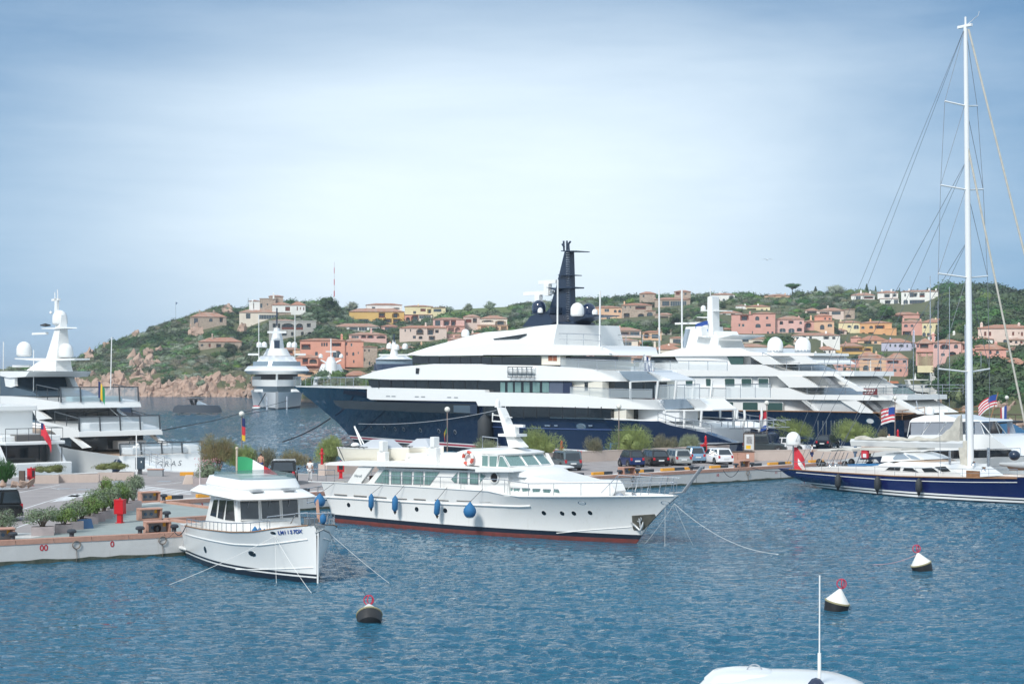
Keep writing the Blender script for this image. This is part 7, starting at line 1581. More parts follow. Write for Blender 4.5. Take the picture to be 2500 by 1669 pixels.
# ================================================================ white and navy superyacht behind
B4=Boat('superyacht','white superyacht with navy hull, twin white radomes and funnel behind the right car park','superyacht',50.5,197,-54.4,58,1,66)
wr=B4.w=lambda x:beamf(6.5,.5,2.3,.92)(x/66)
she=sheer_of(B4.fr,'J 390,1258 1700,1272 L 890,264 975,330 1250,333',B4.w);she=[(0,she[0][1])]+she+[(66,she[-1][1]+1.5)]
B4.hull(she,6.5,((-.6,58),(0,59),(8,66)),((-.6,1.5),(0,1),(4,0)),rows=(-.6,0,.4,.6),mats=(BOOT,BOOT,GEL2),top=NAVY,k=2.4,bul=.5,deck=TEAK,nst=60)
B4.strake('teak_rail','J 390,1256 1700,1270 L 890,262 1380,270',.08,TEAK)
def S4(n,sp,w,m=GEL,**k):
 a=min(B4.fr.hit(*q,w)[0]for q in zz(sp));return B4.slab(n,sp,(lambda x:aft(w,x,a,w*.3))if 'thick' not in k and w>3.5 else w,m,**k)
S4('main_wall','J 590,1150 1555,1163 1700,1276 590,1262',6.0,tum=.02);S4('promenade_bulwark','J 100,1030 1430,1045 1605,1110 L 1235,95 1235,141 745,145 J 2000,1162 550,1150 100,1145',6.4,GEL,tum=.02)
S4('upper_wall','J 150,930 1330,930 1430,1048 150,1038',6.0,GEL2);S4('top_bulwark','J 0,806 460,806 480,822 1190,822 1340,880 2060,888 2060,932 270,934 0,900',6.3,GEL,tum=.03)
S4('bridge_wall','J 340,742 1060,742 1140,822 480,824 380,808',5.3,GEL2);S4('bridge_glass','J 110,750 322,750 368,804 110,804',5.4,BLACKG)
S4('top_roof','J 100,746 250,700 400,664 960,662 1062,700 1222,712 1672,712 1672,738 380,742',5.6,GEL,tum=.2)
S4('funnel','J 395,690 432,462 580,455 590,560 700,560 712,500 745,560 782,668 780,700 400,700',2.6,GEL,tum=.1);S4('funnel_recess','J 412,655 442,482 470,482 440,655',2.75,SKYG)
S4('signal_mast','J 650,570 656,176 680,168 702,176 710,570',.7,GEL,ds=.8);S4('mast_wing','J 730,578 890,540 880,535 720,560',3.5);S4('mast_wing','J 520,545 640,565 640,552 520,538',3.5);S4('mast_spreader','J 590,310 840,312 840,304 590,298',.6);S4('mast_spreader','J 552,372 650,378 650,365 552,366',.6)
for sp in('1060,742 1232,742 1355,822 1190,822','1440,740 1595,740 1712,816 1562,816','1320,932 1552,932 1722,1040 1440,1042','1868,932 1900,932 2180,1075 2085,1078'):S4('sloping_strut','J '+sp,6.35,GEL,thick=.5,both=False)
for sp in('J 1600,1162 1700,1276 1560,1163','L 220,146 350,252 390,252 262,146','L 590,146 745,146 905,268 775,262','L 1080,142 1160,142 1400,275 1330,275'):S4('sloping_strut',sp,6.3,GEL,thick=.5,both=False)
B4.slab('sun_deck_wall','J 1140,742 1590,742 1700,815 1300,822',4.2,GEL2);B4.slab('louvred_side','L 262,148 590,148 770,262 390,256',5.9,GEL2)
for i in range(9):B4.panels('louvre','L %d,%d %d,%d %d,%d %d,%d'%(272+i*14,158+i*11,590+i*16,158+i*11,590+i*16,161+i*11,272+i*14,161+i*11),5.9,GREY,proud=.03,both=False)
B4.slab('aft_wall','L 745,146 1080,142 1330,270 905,268',4.5,mat('pale_cream',(.74,.73,.70),.5));B4.slab('aft_upper_wall','J 1552,932 1868,932 2085,1040 1722,1040',4.5,mat('pale_cream',(.74,.73,.70),.5))
for b_,x0,y0,dx,dy,n,st in(('J',1770,935,110,100,10,12),('L',850,148,130,115,10,14)):
 m=MB()
 for i in range(n):u=i/(n-1);a=B4.at('%s %f,%f'%(b_,x0+dx*u,y0+dy*u),4.9);m.box(a.x-.9,a.x,a.y-.5,a.y+.5,a.z-.1,a.z)
 m.build('stairway',GREY,B4.t)
B4.panels('square_window','|'.join('J %s'%s for s in('202,985 284,986 284,1024 202,1023','452,957 530,957 537,965 537,1028 450,1028 447,965','645,957 682,957 687,965 687,1028 645,1028 640,965','827,957 910,957 915,964 915,1034 827,1033 822,964','986,957 1072,957 1076,964 1076,1036 986,1036 982,964','1148,957 1234,957 1238,964 1238,1040 1148,1038 1143,964')),6.0,GREENG,frame=GEL,fw=.08)
B4.panels('large_window','|'.join('J %s'%s for s in('770,1180 895,1181 902,1188 902,1250 765,1248 765,1186','1000,1184 1130,1184 1137,1190 1137,1257 995,1254 995,1190','1232,1186 1370,1187 1376,1194 1376,1264 1230,1262')),6.0,GREENG,frame=GEL,fw=.08)
B4.panels('bridge_window','J 843,745 1003,746 995,820 882,820',5.3,GREENG);B4.panels('dark_gap','J 1068,755 1140,818 1075,820',5.4,DGREY)
for x in(1018,1070,1156,1210,1300,1356,1440,1500):B4.panels('hull_light','J %d,1322 %d,1323 %d,1340 %d,1340'%(x-22,x+22,x+22,x-22),lambda q:B4.ht(q,3.2),CHROME,proud=.08)
B4.port('fairlead','J 935,1320',.35,.3,GEL2,CHROME);B4.port('fairlead','L 878,342',.5,.3,GEL2,CHROME)
for sp,r in(('J 1304,706',19.5),('J 1568,708',19.5),('J 616,305',6.5)):dome(B4,sp,r,GEL,0 if r<9 else 1.0)
for sp in('J 1304,700','J 1568,702'):a=B4.at(sp,1.0);MB().lathe([(.97,-.1),(1.02,0),(1.02,.25),(.97,.3)],18,a).build('radome_ring',STEEL,B4.t)
a,b=B4.at('J 350,432',1),B4.at('J 590,432',1);MB().box(b.x,a.x,.85,1.15,a.z-.12,a.z+.15).build('radar_bar',GEL,B4.t)
for a,b in(('J 192,110','J 196,720'),('J 410,105','J 412,660'),('J 683,90','J 683,175')):MB().tube([B4.at(a,3),B4.at(b,3)],.12 if '683' not in a else .06,6).build('whip_antenna',GEL,B4.t)
B4.rail('J 1180,822 1340,880 2025,888',6.1,h=1.5,step=1.8,r=.04,rows=3);B4.rail('J 1430,1045 1605,1108 L 1230,96',6.2,h=1.15,step=2.6,r=.035,rows=3);B4.rail('L 975,330 1250,332 1400,300',6.3,h=1.1,step=2.2,r=.035,rows=2,m=TEAK)
for a,b in(('L 1320,150','L 1340,250'),('J 1965,932','J 1968,1000')):MB().tube([B4.at(a,6.2),B4.at(b,6.2)],.06,6).build('stanchion',STEEL,B4.t)
p=B4.fr.W(B4.at('J 660,405',1));flag('blue burgee on the white funnel mast',(p.x,p.y),p.z,1.9,1.5,[CB,CW,cl('sky',(.03,.18,.45))],False,R(180),.3)
s_=B4.at('L 810,30',6.1);t=thing('banner','brown banner with pale lettering on the white superyacht railing','banner',B4.fr.W(s_),B4.fr.a);e=B4.at('L 948,92',6.1)-s_;MB().box(e.x,0,0,.05,e.z,0).build('panel',mat('banner_brown',(.14,.025,.03),.7),t)
for i in range(2):m=MB();[m.box(e.x*(.06+q*(.12-.02*i)),e.x*(.06+q*(.12-.02*i)+.06),.055,.07,e.z*(.15+i*.5),e.z*(.42+i*.3+.08*(q%2)))for q in range(7)];m.build('pale_pattern',GEL,t)
p=P(1845,1112,176)
for i,px in enumerate((1997,2009,2017,2029,2037,2048,2055)):t=thing('steel_post','thin steel post in the row behind the upper yard, number %s from the left'%'x','post',Vector(((px-CX)/F*186,186,QZ)),0,'thin steel posts');t['label']='thin steel post, %s in the row before the navy stern'%['leftmost','second from left','third from left','middle one','third from right','second from right','rightmost'][i];MB().tube([(0,0,0),(0,0,3.0)],.05,6).build('post',STEEL,t)
# passerelle structures between the two sterns
t=thing('passerelle','steel boarding passerelle and curved davits at the navy superyacht stern','gangway',fr.W((-3,-3,.8)),fr.a);m=MB()
for a,b in(('J 800,1400','J 832,1245'),('J 905,1400','J 922,1258'),('J 1062,1400','J 1088,1238')):
 p0,p1=fr.hit(*z1(a),-1.5),fr.hit(*z1(b),-1.5);m2=MB().tube([(p0[0]+3,1.5,p0[1]-.8-.8),((p0[0]+p1[0])/2+2.8,1.5,(p0[1]+p1[1])/2-.8),(p1[0]+3,1.5,p1[1]-.8)],.13,6);m2.build('curved_post',GEL,t)
for w in(0,2.5):
 for a,b in(('J 770,1362','J 1310,1355'),('J 800,1435','J 1300,1425'),('J 600,1375','J 640,1375'),('J 640,1375','J 810,1505')):p0,p1=fr.hit(*z1(a),-w),fr.hit(*z1(b),-w);m.tube([(p0[0]+3,3-w,p0[1]-.8),(p1[0]+3,3-w,p1[1]-.8)],.05,5)
for i in range(9):a=fr.hit(*z1('J %d,1360'%(790+i*62)),-0.0);b=fr.hit(*z1('J %d,1432'%(790+i*62)),-0.0);m.tube([(a[0]+3,3,a[1]-.8),(b[0]+3,3,b[1]-.8)],.05,5)
m.build('handrail',STEEL,t)
t=thing('stern_tender_bay','far navy stern quarter with covered tender bay behind the dark off-road car','stern wing',fr.W((2,-4.5,0)),fr.a);MB().hexa([(-5,-1,0),(3,-1,0),(5,1,0),(-5,1,0),(-3.4,-1,3.1),(2.5,-1,3.9),(2.5,1,3.9),(-3.4,1,3.1)]).build('wing',NAVY,t,bevel=.15);MB().hexa([(-2,-1.1,3.4),(2,-1.1,3.8),(2,1,3.8),(-2,1,3.4),(-1.2,-.8,4.1),(1.4,-.8,4.4),(1.4,.8,4.4),(-1.2,.8,4.1)]).build('cover',GEL2,t,bevel=.15)
# ================================================================ large yacht at left, name on the transom
B5=Boat('motor_yacht','three-deck white motor yacht with black glass bands, three radomes and GRAS on its transom','yacht',-30.8,145.8,-.66,.75,1,44)
B5.w=lambda x:beamf(4.3,.5,2.3,.97)(x/44);b5=lambda x:min(B5.w(x),4.25)
B5.hull([(0,2.3),(10,2.6),(44,5)],4.3,((-.6,38),(0,39),(5,44)),((-.6,.3),(0,0),(2.4,1.0)),rows=(-.6,0,.25,.4),mats=(BOOT,BOOT,GEL),top=GEL,bul=.5,deck=TEAKL,sterndeck=.97)
S5=lambda n,sp,m=GEL,w=None,**k:B5.slab(n,sp,w or b5,m,**k)
for n,sp,m_,w,k in(('hardtop','A 0,1012 250,1013 320,1015 280,1072 95,1085 0,1062',GEL,3.3,{}),('side_glass','B 0,70 50,72 150,100 170,205 350,250 440,300 0,292',BLUEG,3.0,{}),('window_mullion','B 45,95 160,92 150,165 170,185 120,205 60,190',GEL,3.15,dict(thick=.3)),('upper_bulwark','B 0,296 300,312 640,362 655,432 350,456 0,440',GEL,4.2,{}),('upper_glass','B 0,440 350,455 520,440 520,562 410,562 0,540',BLACKG,3.6,{}),('side_wing','B 345,440 375,432 530,545 410,562',GEL,4.2,dict(thick=.4)),('middle_bulwark','B 400,560 600,600 800,650 862,688 868,745 645,756 600,700',GEL,4.25,{}),('main_glass','B 440,860 640,756 780,750 780,900 490,905',BLACKG,3.7,{}),('side_wing','B 760,750 800,748 960,860 900,870',GEL,4.25,dict(thick=.4))):S5(n,sp,m_,w=lambda x,w=w:w,**k)
sU,zU=B5.fr.hit(*z1('B 650,368'),4.2);sM,zM=B5.fr.hit(*z1('B 865,688'),4.2);sH,zH=B5.fr.hit(*z1('A 320,1015'),3.3)
for n,m_,s0,s1,w,z0,z1__ in(('sun_lounge',mat('aqua_cushion',(.25,.40,.44),.8),sU+.6,sU+2,2.6,zU-.1,zU+.5),('deck_seating',GEL2,sM+.8,sM+2.4,2.8,zM-.1,zM+.75)):MB().box(s0,s1,-w,w,z0,z1__).build(n,m_,B5.t,bevel=.1)
for s_,z_,h_,w in((sU,zU,1.4,4.0),(sM,zM,1.35,4.1),(.6,2.35,1.0,4.1)):
 g=MB();g.quad((s_+.1,-w,z_),(s_+.1,w,z_),(s_+.22,w,z_+h_),(s_+.22,-w,z_+h_));g.build('glass_panel',GLASSR,B5.t);m=MB().tube([(s_+.22,-w,z_+h_),(s_+.22,w,z_+h_)],.05,6);m.build('top_rail',DGREY,B5.t)
 for i in range(5):y=-w+2*w*i/4;MB().tube([(s_+.05,y,z_),(s_+.22,y,z_+h_)],.08,6).build('stanchion',DGREY,B5.t)
MB().hexa([(sH+1,-3.1,zU),(sH+4,-3.1,zU),(sH+4,-2.5,zU),(sH+1,-2.5,zU),(sH+3.5,-3.1,zH-.6),(sH+6,-3.1,zH-.6),(sH+6,-2.5,zH-.6),(sH+3.5,-2.5,zH-.6)]).build('hardtop_strut',GEL,B5.t);MB().box(sM+1.5,sM+3.5,-3.5,-.5,2.4,3.2).build('stern_bar',GEL2,B5.t,bevel=.1)
B5.panels('vent','B 560,930 600,931 600,960 560,958',4.32,BLACKG)
S5('mast_tower','A 285,1005 400,912 440,902 488,868 545,560 560,395 602,395 592,900 612,1012',w=lambda x:.9,tum=.12,ds=1);S5('mast_spreader','A 160,868 815,872 815,888 480,904 160,880',w=lambda x:.8);S5('masthead','A 592,390 598,215 622,215 620,390',w=lambda x:.12);S5('spreader','A 455,540 710,530 720,542 600,552 455,548',w=lambda x:.6)
for sp,r in(('A 265,852',19),('A 655,505',18.5),('A 722,862',18),('A 557,385',3.5)):dome(B5,sp,r,GEL,0)
for a,b in(('A 360,605','A 520,605'),('A 145,958','A 330,958'),('A 575,235','A 650,232')):p,q=B5.at(a),B5.at(b);MB().box(q.x,p.x,-.12,.12,p.z-.1,p.z+.12).build('radar_bar',GEL,B5.t)
for a,b in(('A 630,120','A 632,215'),('A 600,150','A 602,215'),('A 1222,640','A 1210,1215'),('A 368,780','A 366,1300'),('A 38,690','A 36,1000')):MB().tube([B5.at(a,2),B5.at(b,2)],.05,5).build('whip_antenna',GEL,B5.t)
MB().lathe([(0,-.1),(.55,0),(.5,.1),(0,.25)],14,B5.at('A 497,515')).build('antenna_dish',BLACK,B5.t)
B5.rail('B 400,312 640,365',4.1,h=1.2,step=2.0,r=.04,rows=1,m=DGREY);B5.rail('B 600,610 860,686',4.1,h=1.2,step=2.1,r=.04,rows=1,m=DGREY)
x0=-.05;
text('name_letters','G R A S',.75,mat('name_steel',(.12,.14,.16),.3,metal=.5),B5.t,Vector((.45,-.6,1.45)),Matrix.Rotation(R(-90),4,'Z')@Matrix.Rotation(R(90+20),4,'X'),bold=False)
MB().box(-1.6,.6,-4.1,4.1,.35,.6).build('swim_platform',GEL,B5.t,bevel=.05);MB().hexa([(.2,-4.2,.5),(2.8,-4.2,.5),(2.8,-3.2,.5),(.2,-3.2,.5),(1.5,-4.2,3.0),(2.6,-4.2,3.1),(2.6,-3.2,3.1),(1.5,-3.2,3.0)]).build('stern_stair',GEL,B5.t,bevel=.05)
m=MB()
for y in(-1.2,1.6):
 for i in range(4):m.tube([(1+i*.9,y,2.3),(1+i*.9,y,3.4)],.04,5)
 m.tube([(1,y,3.4),(3.7,y,3.4)],.05,5)
m.build('rail_frame',DGREY,B5.t);MB().box(1.5,3.5,-3,2.5,2.3,2.9).build('stern_seating',GEL2,B5.t,bevel=.08)
for i in range(2):MB().tube([(sU+1.5,-1.5-i*.8,zU-.5),(sM+.5,-1.5-i*.8,zM+.1)],.05,5).build('stair_rail',STEEL,B5.t)
t=thing('gangway','white gangway with steel rails from the GRAS yacht to the quay','gangway',B5.fr.W((-.2,2.6,1.9)),B5.fr.a+R(180));m=MB()
for y in(-.4,.4):
 ps=[Vector((0,y,0)),Vector((4.6,y,-.7))];m.tube([p+Vector((0,0,1))for p in ps],.03,6);m.tube([p+Vector((0,0,.5))for p in ps],.02,6)
 for i in range(5):p=ps[0].lerp(ps[1],i/4);m.tube([p,p+Vector((0,0,1))],.025,5)
m.build('handrail',STEEL,t);MB().hexa([(0,-.45,-.08),(4.7,-.45,-.78),(4.7,.45,-.78),(0,.45,-.08),(0,-.45,.02),(4.7,-.45,-.68),(4.7,.45,-.68),(0,.45,.02)]).build('deck',GEL2,t)
pf=B5.fr.W(B5.at('B 1075,140',2));flag('blue and yellow courtesy flags on the GRAS yacht upper deck',(pf.x,pf.y),pf.z,.9,1.5,[CNB,CY,CG],True,R(-10),.9)
B6=Boat('motor_yacht','smaller white flybridge yacht in front of the three-deck one at the left edge','yacht',-39.6,138.9,-.66,.75,1,24)
B6.w=lambda x:beamf(2.8,.5,2.3,.97)(x/24);b6=lambda x:2.8
B6.hull([(0,1.9),(24,3.2)],2.8,((-.6,20),(0,21),(4,24)),((-.6,.2),(0,0),(2,.5)),rows=(-.6,0,.2,.3),mats=(BOOT,BOOT,GEL),top=GEL,bul=.4,sterndeck=.97)
for n,m_,s0,s1,w,z0,z1__ in(('transom',GEL,.1,1.2,2.55,.4,2.0),('saloon',BLACKG,4.2,9,2.2,1.6,3.5),('flybridge',GEL,1.8,12,2.75,3.45,3.75),('flybridge',GEL,2.6,12,2.7,3.74,4.2),('fly_table',mat('brown_grey',(.12,.115,.11),.6),2.3,3.6,1.5,3.76,4.3),('arch',GEL,6.8,8.2,2.1,4.19,6.3),('flybridge_glass',BLACKG,8.1,12,1.9,4.19,6.2),('hardtop',GEL,6.2,13,2.25,6.25,6.75)):MB().box(s0,s1,-w,w,z0,z1__).build(n,m_,B6.t,bevel=.08)
for y in(-2.65,2.65):MB().hexa([(1.2,y-.1,1.5),(5,y-.1,1.5),(5,y+.1,1.5),(1.2,y+.1,1.5),(3.2,y-.1,3.45),(5,y-.1,3.45),(5,y+.1,3.45),(3.2,y+.1,3.45)]).build('cockpit_wing',GEL2,B6.t);MB().tube([(2.0,y*.95,1.9),(2.0,y*.95,3.5)],.05,6).build('pole',DGREY,B6.t);MB().tube([(6.3,y*.8,4.2),(6.3,y*.8,6.3)],.04,6).build('pole',DGREY,B6.t)
m=MB().tube([(2.0,2.6,4.85),(2.0,-2.6,4.85),(8,-2.6,4.9)],.03,5)
for i in range(6):m.tube([(2.0,2.6-i*1.04,3.75),(2.0,2.6-i*1.04,4.85)],.025,5)
m.build('railing',DGREY,B6.t)
pf=B6.fr.W((1.9,-.6,5.3));flag('red ensign on the smaller left yacht flybridge',(pf.x,pf.y-.2),pf.z,1.5,1.1,[CR],True,R(-15),1.1,extra=lambda u,v:CNB if u<.25 and v<.5 else None)
c=B6.fr.W(B6.at('B 1010,1110',0));t=thing('outboard_motor','black outboard motor behind the long planters','outboard motor',(c.x,140.2,1.3),.3);MB().lathe([(0,-.75),(.18,-.7),(.25,-.1),(.36,.0),(.40,.5),(.3,.85),(0,.95)],12,(0,0,0),None,tilt=Matrix.Rotation(.3,3,'Y')).build('cowling',NAVYM,t,smooth=50);MB().tube([(-.3,0,-1.3),(-.15,0,-.4)],.12,8).build('leg',DGREY,t)
# ================================================================ the navy sloop
B7=Boat('sailing_yacht','large navy sloop with teak rail and very tall white mast at the right','sailing yacht',23.8,141,.582,-.813,-1,29.5)
fr7=B7.fr;bw7=beamf(3.1,.55,2.2,.45,.01);B7.w=lambda x:bw7(x/29.5)
she=sheer_of(fr7,'S 345,768 750,800 1300,835 1750,862 T 0,1128 600,1145 1100,1152 1700,1160',B7.w);she=[p for p in she if p[0]<26]+[(29.5,she[-1][1]+.35)]
B7.hull(she,3.1,((-.6,26.5),(0,27.5),(3,29.5)),((-.6,6.5),(0,5.2),(.4,3.4),(.9,1.2),(1.5,0)),u0=.55,pd=2.2,pw=1.5,sterndeck=.45,wl=.93,rows=(-.6,0,.10,.24,.34,.46),mats=(BOOT,BOOT,GEL,BOOT,GEL),top=NAVY2,k=1.1,bul=.12,deck=TEAK,cap=TEAK,nst=60)
B7.strake('cove_line','S 470,828 1250,895 1950,946 T 0,1182 900,1210 1700,1215',.03,GEL);B7.strake('teak_rail','S 350,770 750,800 1300,835 1750,862 T 0,1128 600,1145 1100,1152 1700,1160',.05,TEAK)
for sp,lb,tp in(('L 608,915','grey fender nearest the sloop stern','L 608,860'),('L 980,940','middle grey fender on the navy sloop','L 980,880'),('L 1382,960','grey fender on the sloop nearest the mast','L 1382,890')):
 x,y,z=B7.hh(*z1(sp));tt=B7.hh(*z1(tp));fender(lb,fr7,x,tt[1]-.32,z,.25,1.15,FENDG,top=(tt[0],tt[1],tt[2]),group='grey fenders of the sloop')
mb_=B7.at('T 1065,1075');mt=B7.at('# 2357,64');MB().tube([mb_-Vector((0,0,.8)),mb_.lerp(mt,.5),mt],[.25,.23,.15],14).build('mast',GEL2,B7.t,smooth=50)
MB().tube([mb_+Vector((-.4,0,.3)),mb_.lerp(mt,.33)+Vector((-.36,0,0))],.06,6).build('mast_track',STEEL,B7.t)
MB().box(mt.x-.7,mt.x+.6,-.1,.1,mt.z-.1,mt.z+.1).tube([mt,mt+Vector((0,0,.7))],.08,6).tube([mt,mt+Vector((1.2,0,.6)),mt+Vector((1.3,0,.9))],.03,4).build('masthead',GEL,B7.t)
WIRE=mat('rig_wire',(.16,.18,.21),.5);tips=[]
for i,(ys,wsp)in enumerate((('P 405,580',1.9),('P 418,1038',2.5),('P 430,1518',2.9),('K 1440,1050',3.0))):
 c=B7.at(ys);k=(c.z-mb_.z)/(mt.z-mb_.z);c=mb_.lerp(mt,k);MB().tube([c+Vector((-.5,-wsp,.25)),c,c+Vector((-.5,wsp,.25))],.07,6).build('spreader',GEL,B7.t);tips.append((c+Vector((-.5,0,.25)),wsp))
for sg in(-1,1):
 ch=[mt]+[q+Vector((0,sg*w,0))for q,w in tips]+[Vector((mb_.x-.5,sg*2.9,mb_.z))]
 for a,b in zip(ch,ch[1:]):MB().tube([a,b],.024,4).build('shroud',WIRE,B7.t)
 for j,(q,w)in enumerate(tips[:3]):MB().tube([q+Vector((.4,0,0)),tips[j+1][0]+Vector((0,sg*tips[j+1][1],0))],.025,4).build('shroud',WIRE,B7.t)
 MB().tube([mt,Vector((.6,sg*.8,she[0][1]+.4))],.02,4).build('backstay',WIRE,B7.t)
 for k,xx in((.70,3.6),(.52,6.5)):MB().tube([mb_.lerp(mt,k),Vector((xx,sg*2.0,she[0][1]+.5))],.022,4).build('runner',WIRE,B7.t)
MB().tube([mt+Vector((.3,0,-.3)),Vector((29.0,0,she[-1][1]))],.075,6).build('furled_genoa',CANV,B7.t);MB().tube([mb_.lerp(mt,.74),Vector((25.2,0,she[-1][1]))],.075,6).build('furled_staysail',CANV,B7.t)
b0,b1=B7.at('S 1480,290'),B7.at('T 985,700');
MB().rings([[p+Vector((0,y,z))for y,z in((-.2,-.28),(.2,-.28),(.33,.1),(.2,.3),(-.2,.3),(-.33,.1))]for p in(b0,b0.lerp(b1,.02),b1)],mat('boom_grey',(.55,.57,.58),.35)).build('boom',mat('boom_grey',(.55,.57,.58),.35),B7.t,smooth=40)
rr=random.Random(9);rs=[]
for i in range(40):
 u=i/39;p=b0.lerp(b1,.04+u*.93);hh_=.25+.22*noise.noise(Vector((u*9,0,0)))+(max(0,u-.78)*9)**1.3*.75;rs.append([p+Vector((0,(.32-.1*(hh_>1))*math.cos(a)*(1+.35*noise.noise(Vector((u*14,a,2)))),.25+hh_*math.sin(a)*(1+.3*noise.noise(Vector((u*16,a,7))))))for a in[math.pi*q/7 for q in range(8)]])
MB().rings(rs,CANV).build('flaked_mainsail',CANV,B7.t,smooth=40)
MB().hexa([b1+Vector(v)for v in((-.2,-.3,-1.8),(.4,-.3,-1.9),(.4,.3,-1.9),(-.2,.3,-1.8),(-.6,-.2,.3),(.3,-.2,.3),(.3,.2,.3),(-.6,.2,.3))]).build('halyard_bundle',CANV,B7.t,bevel=.1)
w7=lambda q:(lambda x:min(q,max(.3,B7.w(x)-.6)))
def S7(n,sp,m=GEL,w=2.3,**k):return B7.slab(n,sp,w7(w),m,**k)
S7('coachroof','S 620,800 640,735 730,728 1300,715 1700,722 1930,700 2050,690 T 0,985 740,985 880,1075 1010,1150 600,1146 0,1130 S 1750,862 1300,830');S7('pilothouse','S 1930,690 2060,650 2110,640 T 0,960 100,930 560,945 760,985 880,1075 0,1060 S 2000,720',w=2.0,tum=.1)
S7('deckhouse_roof','T 0,955 200,895 400,905 560,955 300,982 0,985',TEAKL,w=1.6);S7('sprayhood','S 1980,640 2000,530 2080,490 2200,470 T 0,815 150,808 300,850 420,905 200,920 0,930',w=1.7,tum=.15)
B7.panels('hood_window','T 8,885 60,830 150,828 225,885 20,905|T 190,828 290,850 375,895 260,888',lambda x:w7(1.62)(x),SKYG,proud=.08);B7.panels('deckhouse_window','L 1028,808 1070,778 1172,780 1165,815|L 1192,815 1210,785 1280,788 1340,828|L 1370,790 1470,785 1535,828 1400,828|L 1500,780 1600,775 1650,820 1570,825',lambda x:w7(2.3)(x),BLACKG,proud=.05,frame=GEL,fw=.05)
for sp,w in(('S 830,440 860,415 1070,400 1100,425 1090,450 1000,448',1.9),('S 1165,410 1310,402 1470,410 1475,450 1460,450 1300,418 1180,422',1.9),('S 1590,400 1700,385 2040,400 2349,400 2349,440 2020,440 1620,425',2.0)):S7('awning',sp,mat('awning_cream',(.60,.58,.53),.8),w=w)
m=MB()
for x0_ in(960,1090,1400,1630):
 for sg in(-1.6,1.6):m.tube([B7.at('S %d,470'%x0_,sg),B7.at('S %d,700'%(x0_-90),sg)],.03,5)
m.build('awning_frame',STEEL,B7.t);S7('cockpit_cushion','S 1370,680 1950,670 1930,718 1400,715',FENDB,w=1.9);S7('bimini','S 1600,570 1980,540 2050,640 1960,655 1900,590 1620,600',NAVYM,w=1.5)
for sp in('S 880,650','S 960,700','S 1340,690','S 1460,650'):c=B7.at(sp,.9);MB().ball(c,.28,8,sz=1.2).build('sail_bag',BLACK,B7.t,smooth=50)
for sp in('S 1060,780','S 1180,710','S 1075,720','T 1100,980','T 1240,1060'):c=B7.at(sp,1.2);MB().lathe([(.2,0),(.14,.1),(.14,.22),(.19,.3),(0,.3)],12,c).build('winch',CHROME,B7.t,smooth=40)
for sp,h in(('T 778,1080',1.7),('T 1302,1000',1.4)):c=B7.at(sp,1.5);MB().tube([c,c+Vector((0,0,h))],.10,8).build('davit_post',STEEL,B7.t)
B7.rail('S 360,765 750,798 1300,832 1750,858 T 0,1125 600,1142 1100,1148 1700,1155',ins=.1,h=.65,step=2.0,r=.016,rows=2);c=B7.at('T 1095,1110',2.3);MB().box(c.x-.6,c.x+.6,c.y-.05,c.y+.05,c.z-.3,c.z+.3).build('teak_box',TEAK,B7.t)
c=B7.at('N 1515,345',.5);MB().dome(c,.62,1.2).build('radome',GEL,B7.t,smooth=60);MB().tube([(c.x,c.y,she[0][1]-.1),c],.07,8).build('radome_pole',STEEL,B7.t)
pf=fr7.W(c+Vector((0,0,-.1)));flag('red flag with white patch below the sloop stern radome',(pf.x+.05,pf.y-.1),pf.z,1.3,2.1,[CR],True,R(-20),.9,extra=lambda u,v:CW if .25<v<.55 and u>.35 else None)
t=thing('liferaft','red and white horseshoe bag on the sloop awning frame','lifebuoy',fr7.W(B7.at('S 1705,490',1.8)),fr7.a);MB().box(-.35,.35,-.15,.15,-.4,.4).build('bag',CR,t,bevel=.12);MB().box(-.1,.25,-.16,-.151,-.3,0).build('patch',CW,t)
t=thing('dinghy','grey inflatable dinghy with outboard on the sloop foredeck','dinghy',fr7.W((mb_.x+6.3,0,she[-1][1]+.05)),fr7.a);g=mat('hypalon_grey',(.42,.44,.45),.6)
MB().tube([(-3,-.75,.5),(-1,-.8,.5),(1.2,-.7,.55),(2.0,0,.7),(1.2,.7,.55),(-1,.8,.5),(-3,.75,.5)],[.12,.27,.27,.26,.27,.27,.12],10).build('tube',g,t,smooth=60);MB().hexa([(-2.5,-.3,.05),(1.5,-.1,.2),(1.5,.1,.2),(-2.5,.3,.05),(-2.5,-.7,.4),(1.5,-.6,.5),(1.5,.6,.5),(-2.5,.7,.4)]).build('floor',TEAKL,t);MB().ball((-2.3,0,1.15),.42,10,sz=.9).build('outboard',NAVYM,t,smooth=50)
person_seat=person('seated person with light hair on the sloop cockpit cushions',fr7.W(B7.at('S 1790,700',.6))-Vector((0,0,.75)),fr7.a+2.6,CWH,CNV,hair=mat('fair_hair',(.35,.22,.10),.7),sit=True,arms='out')
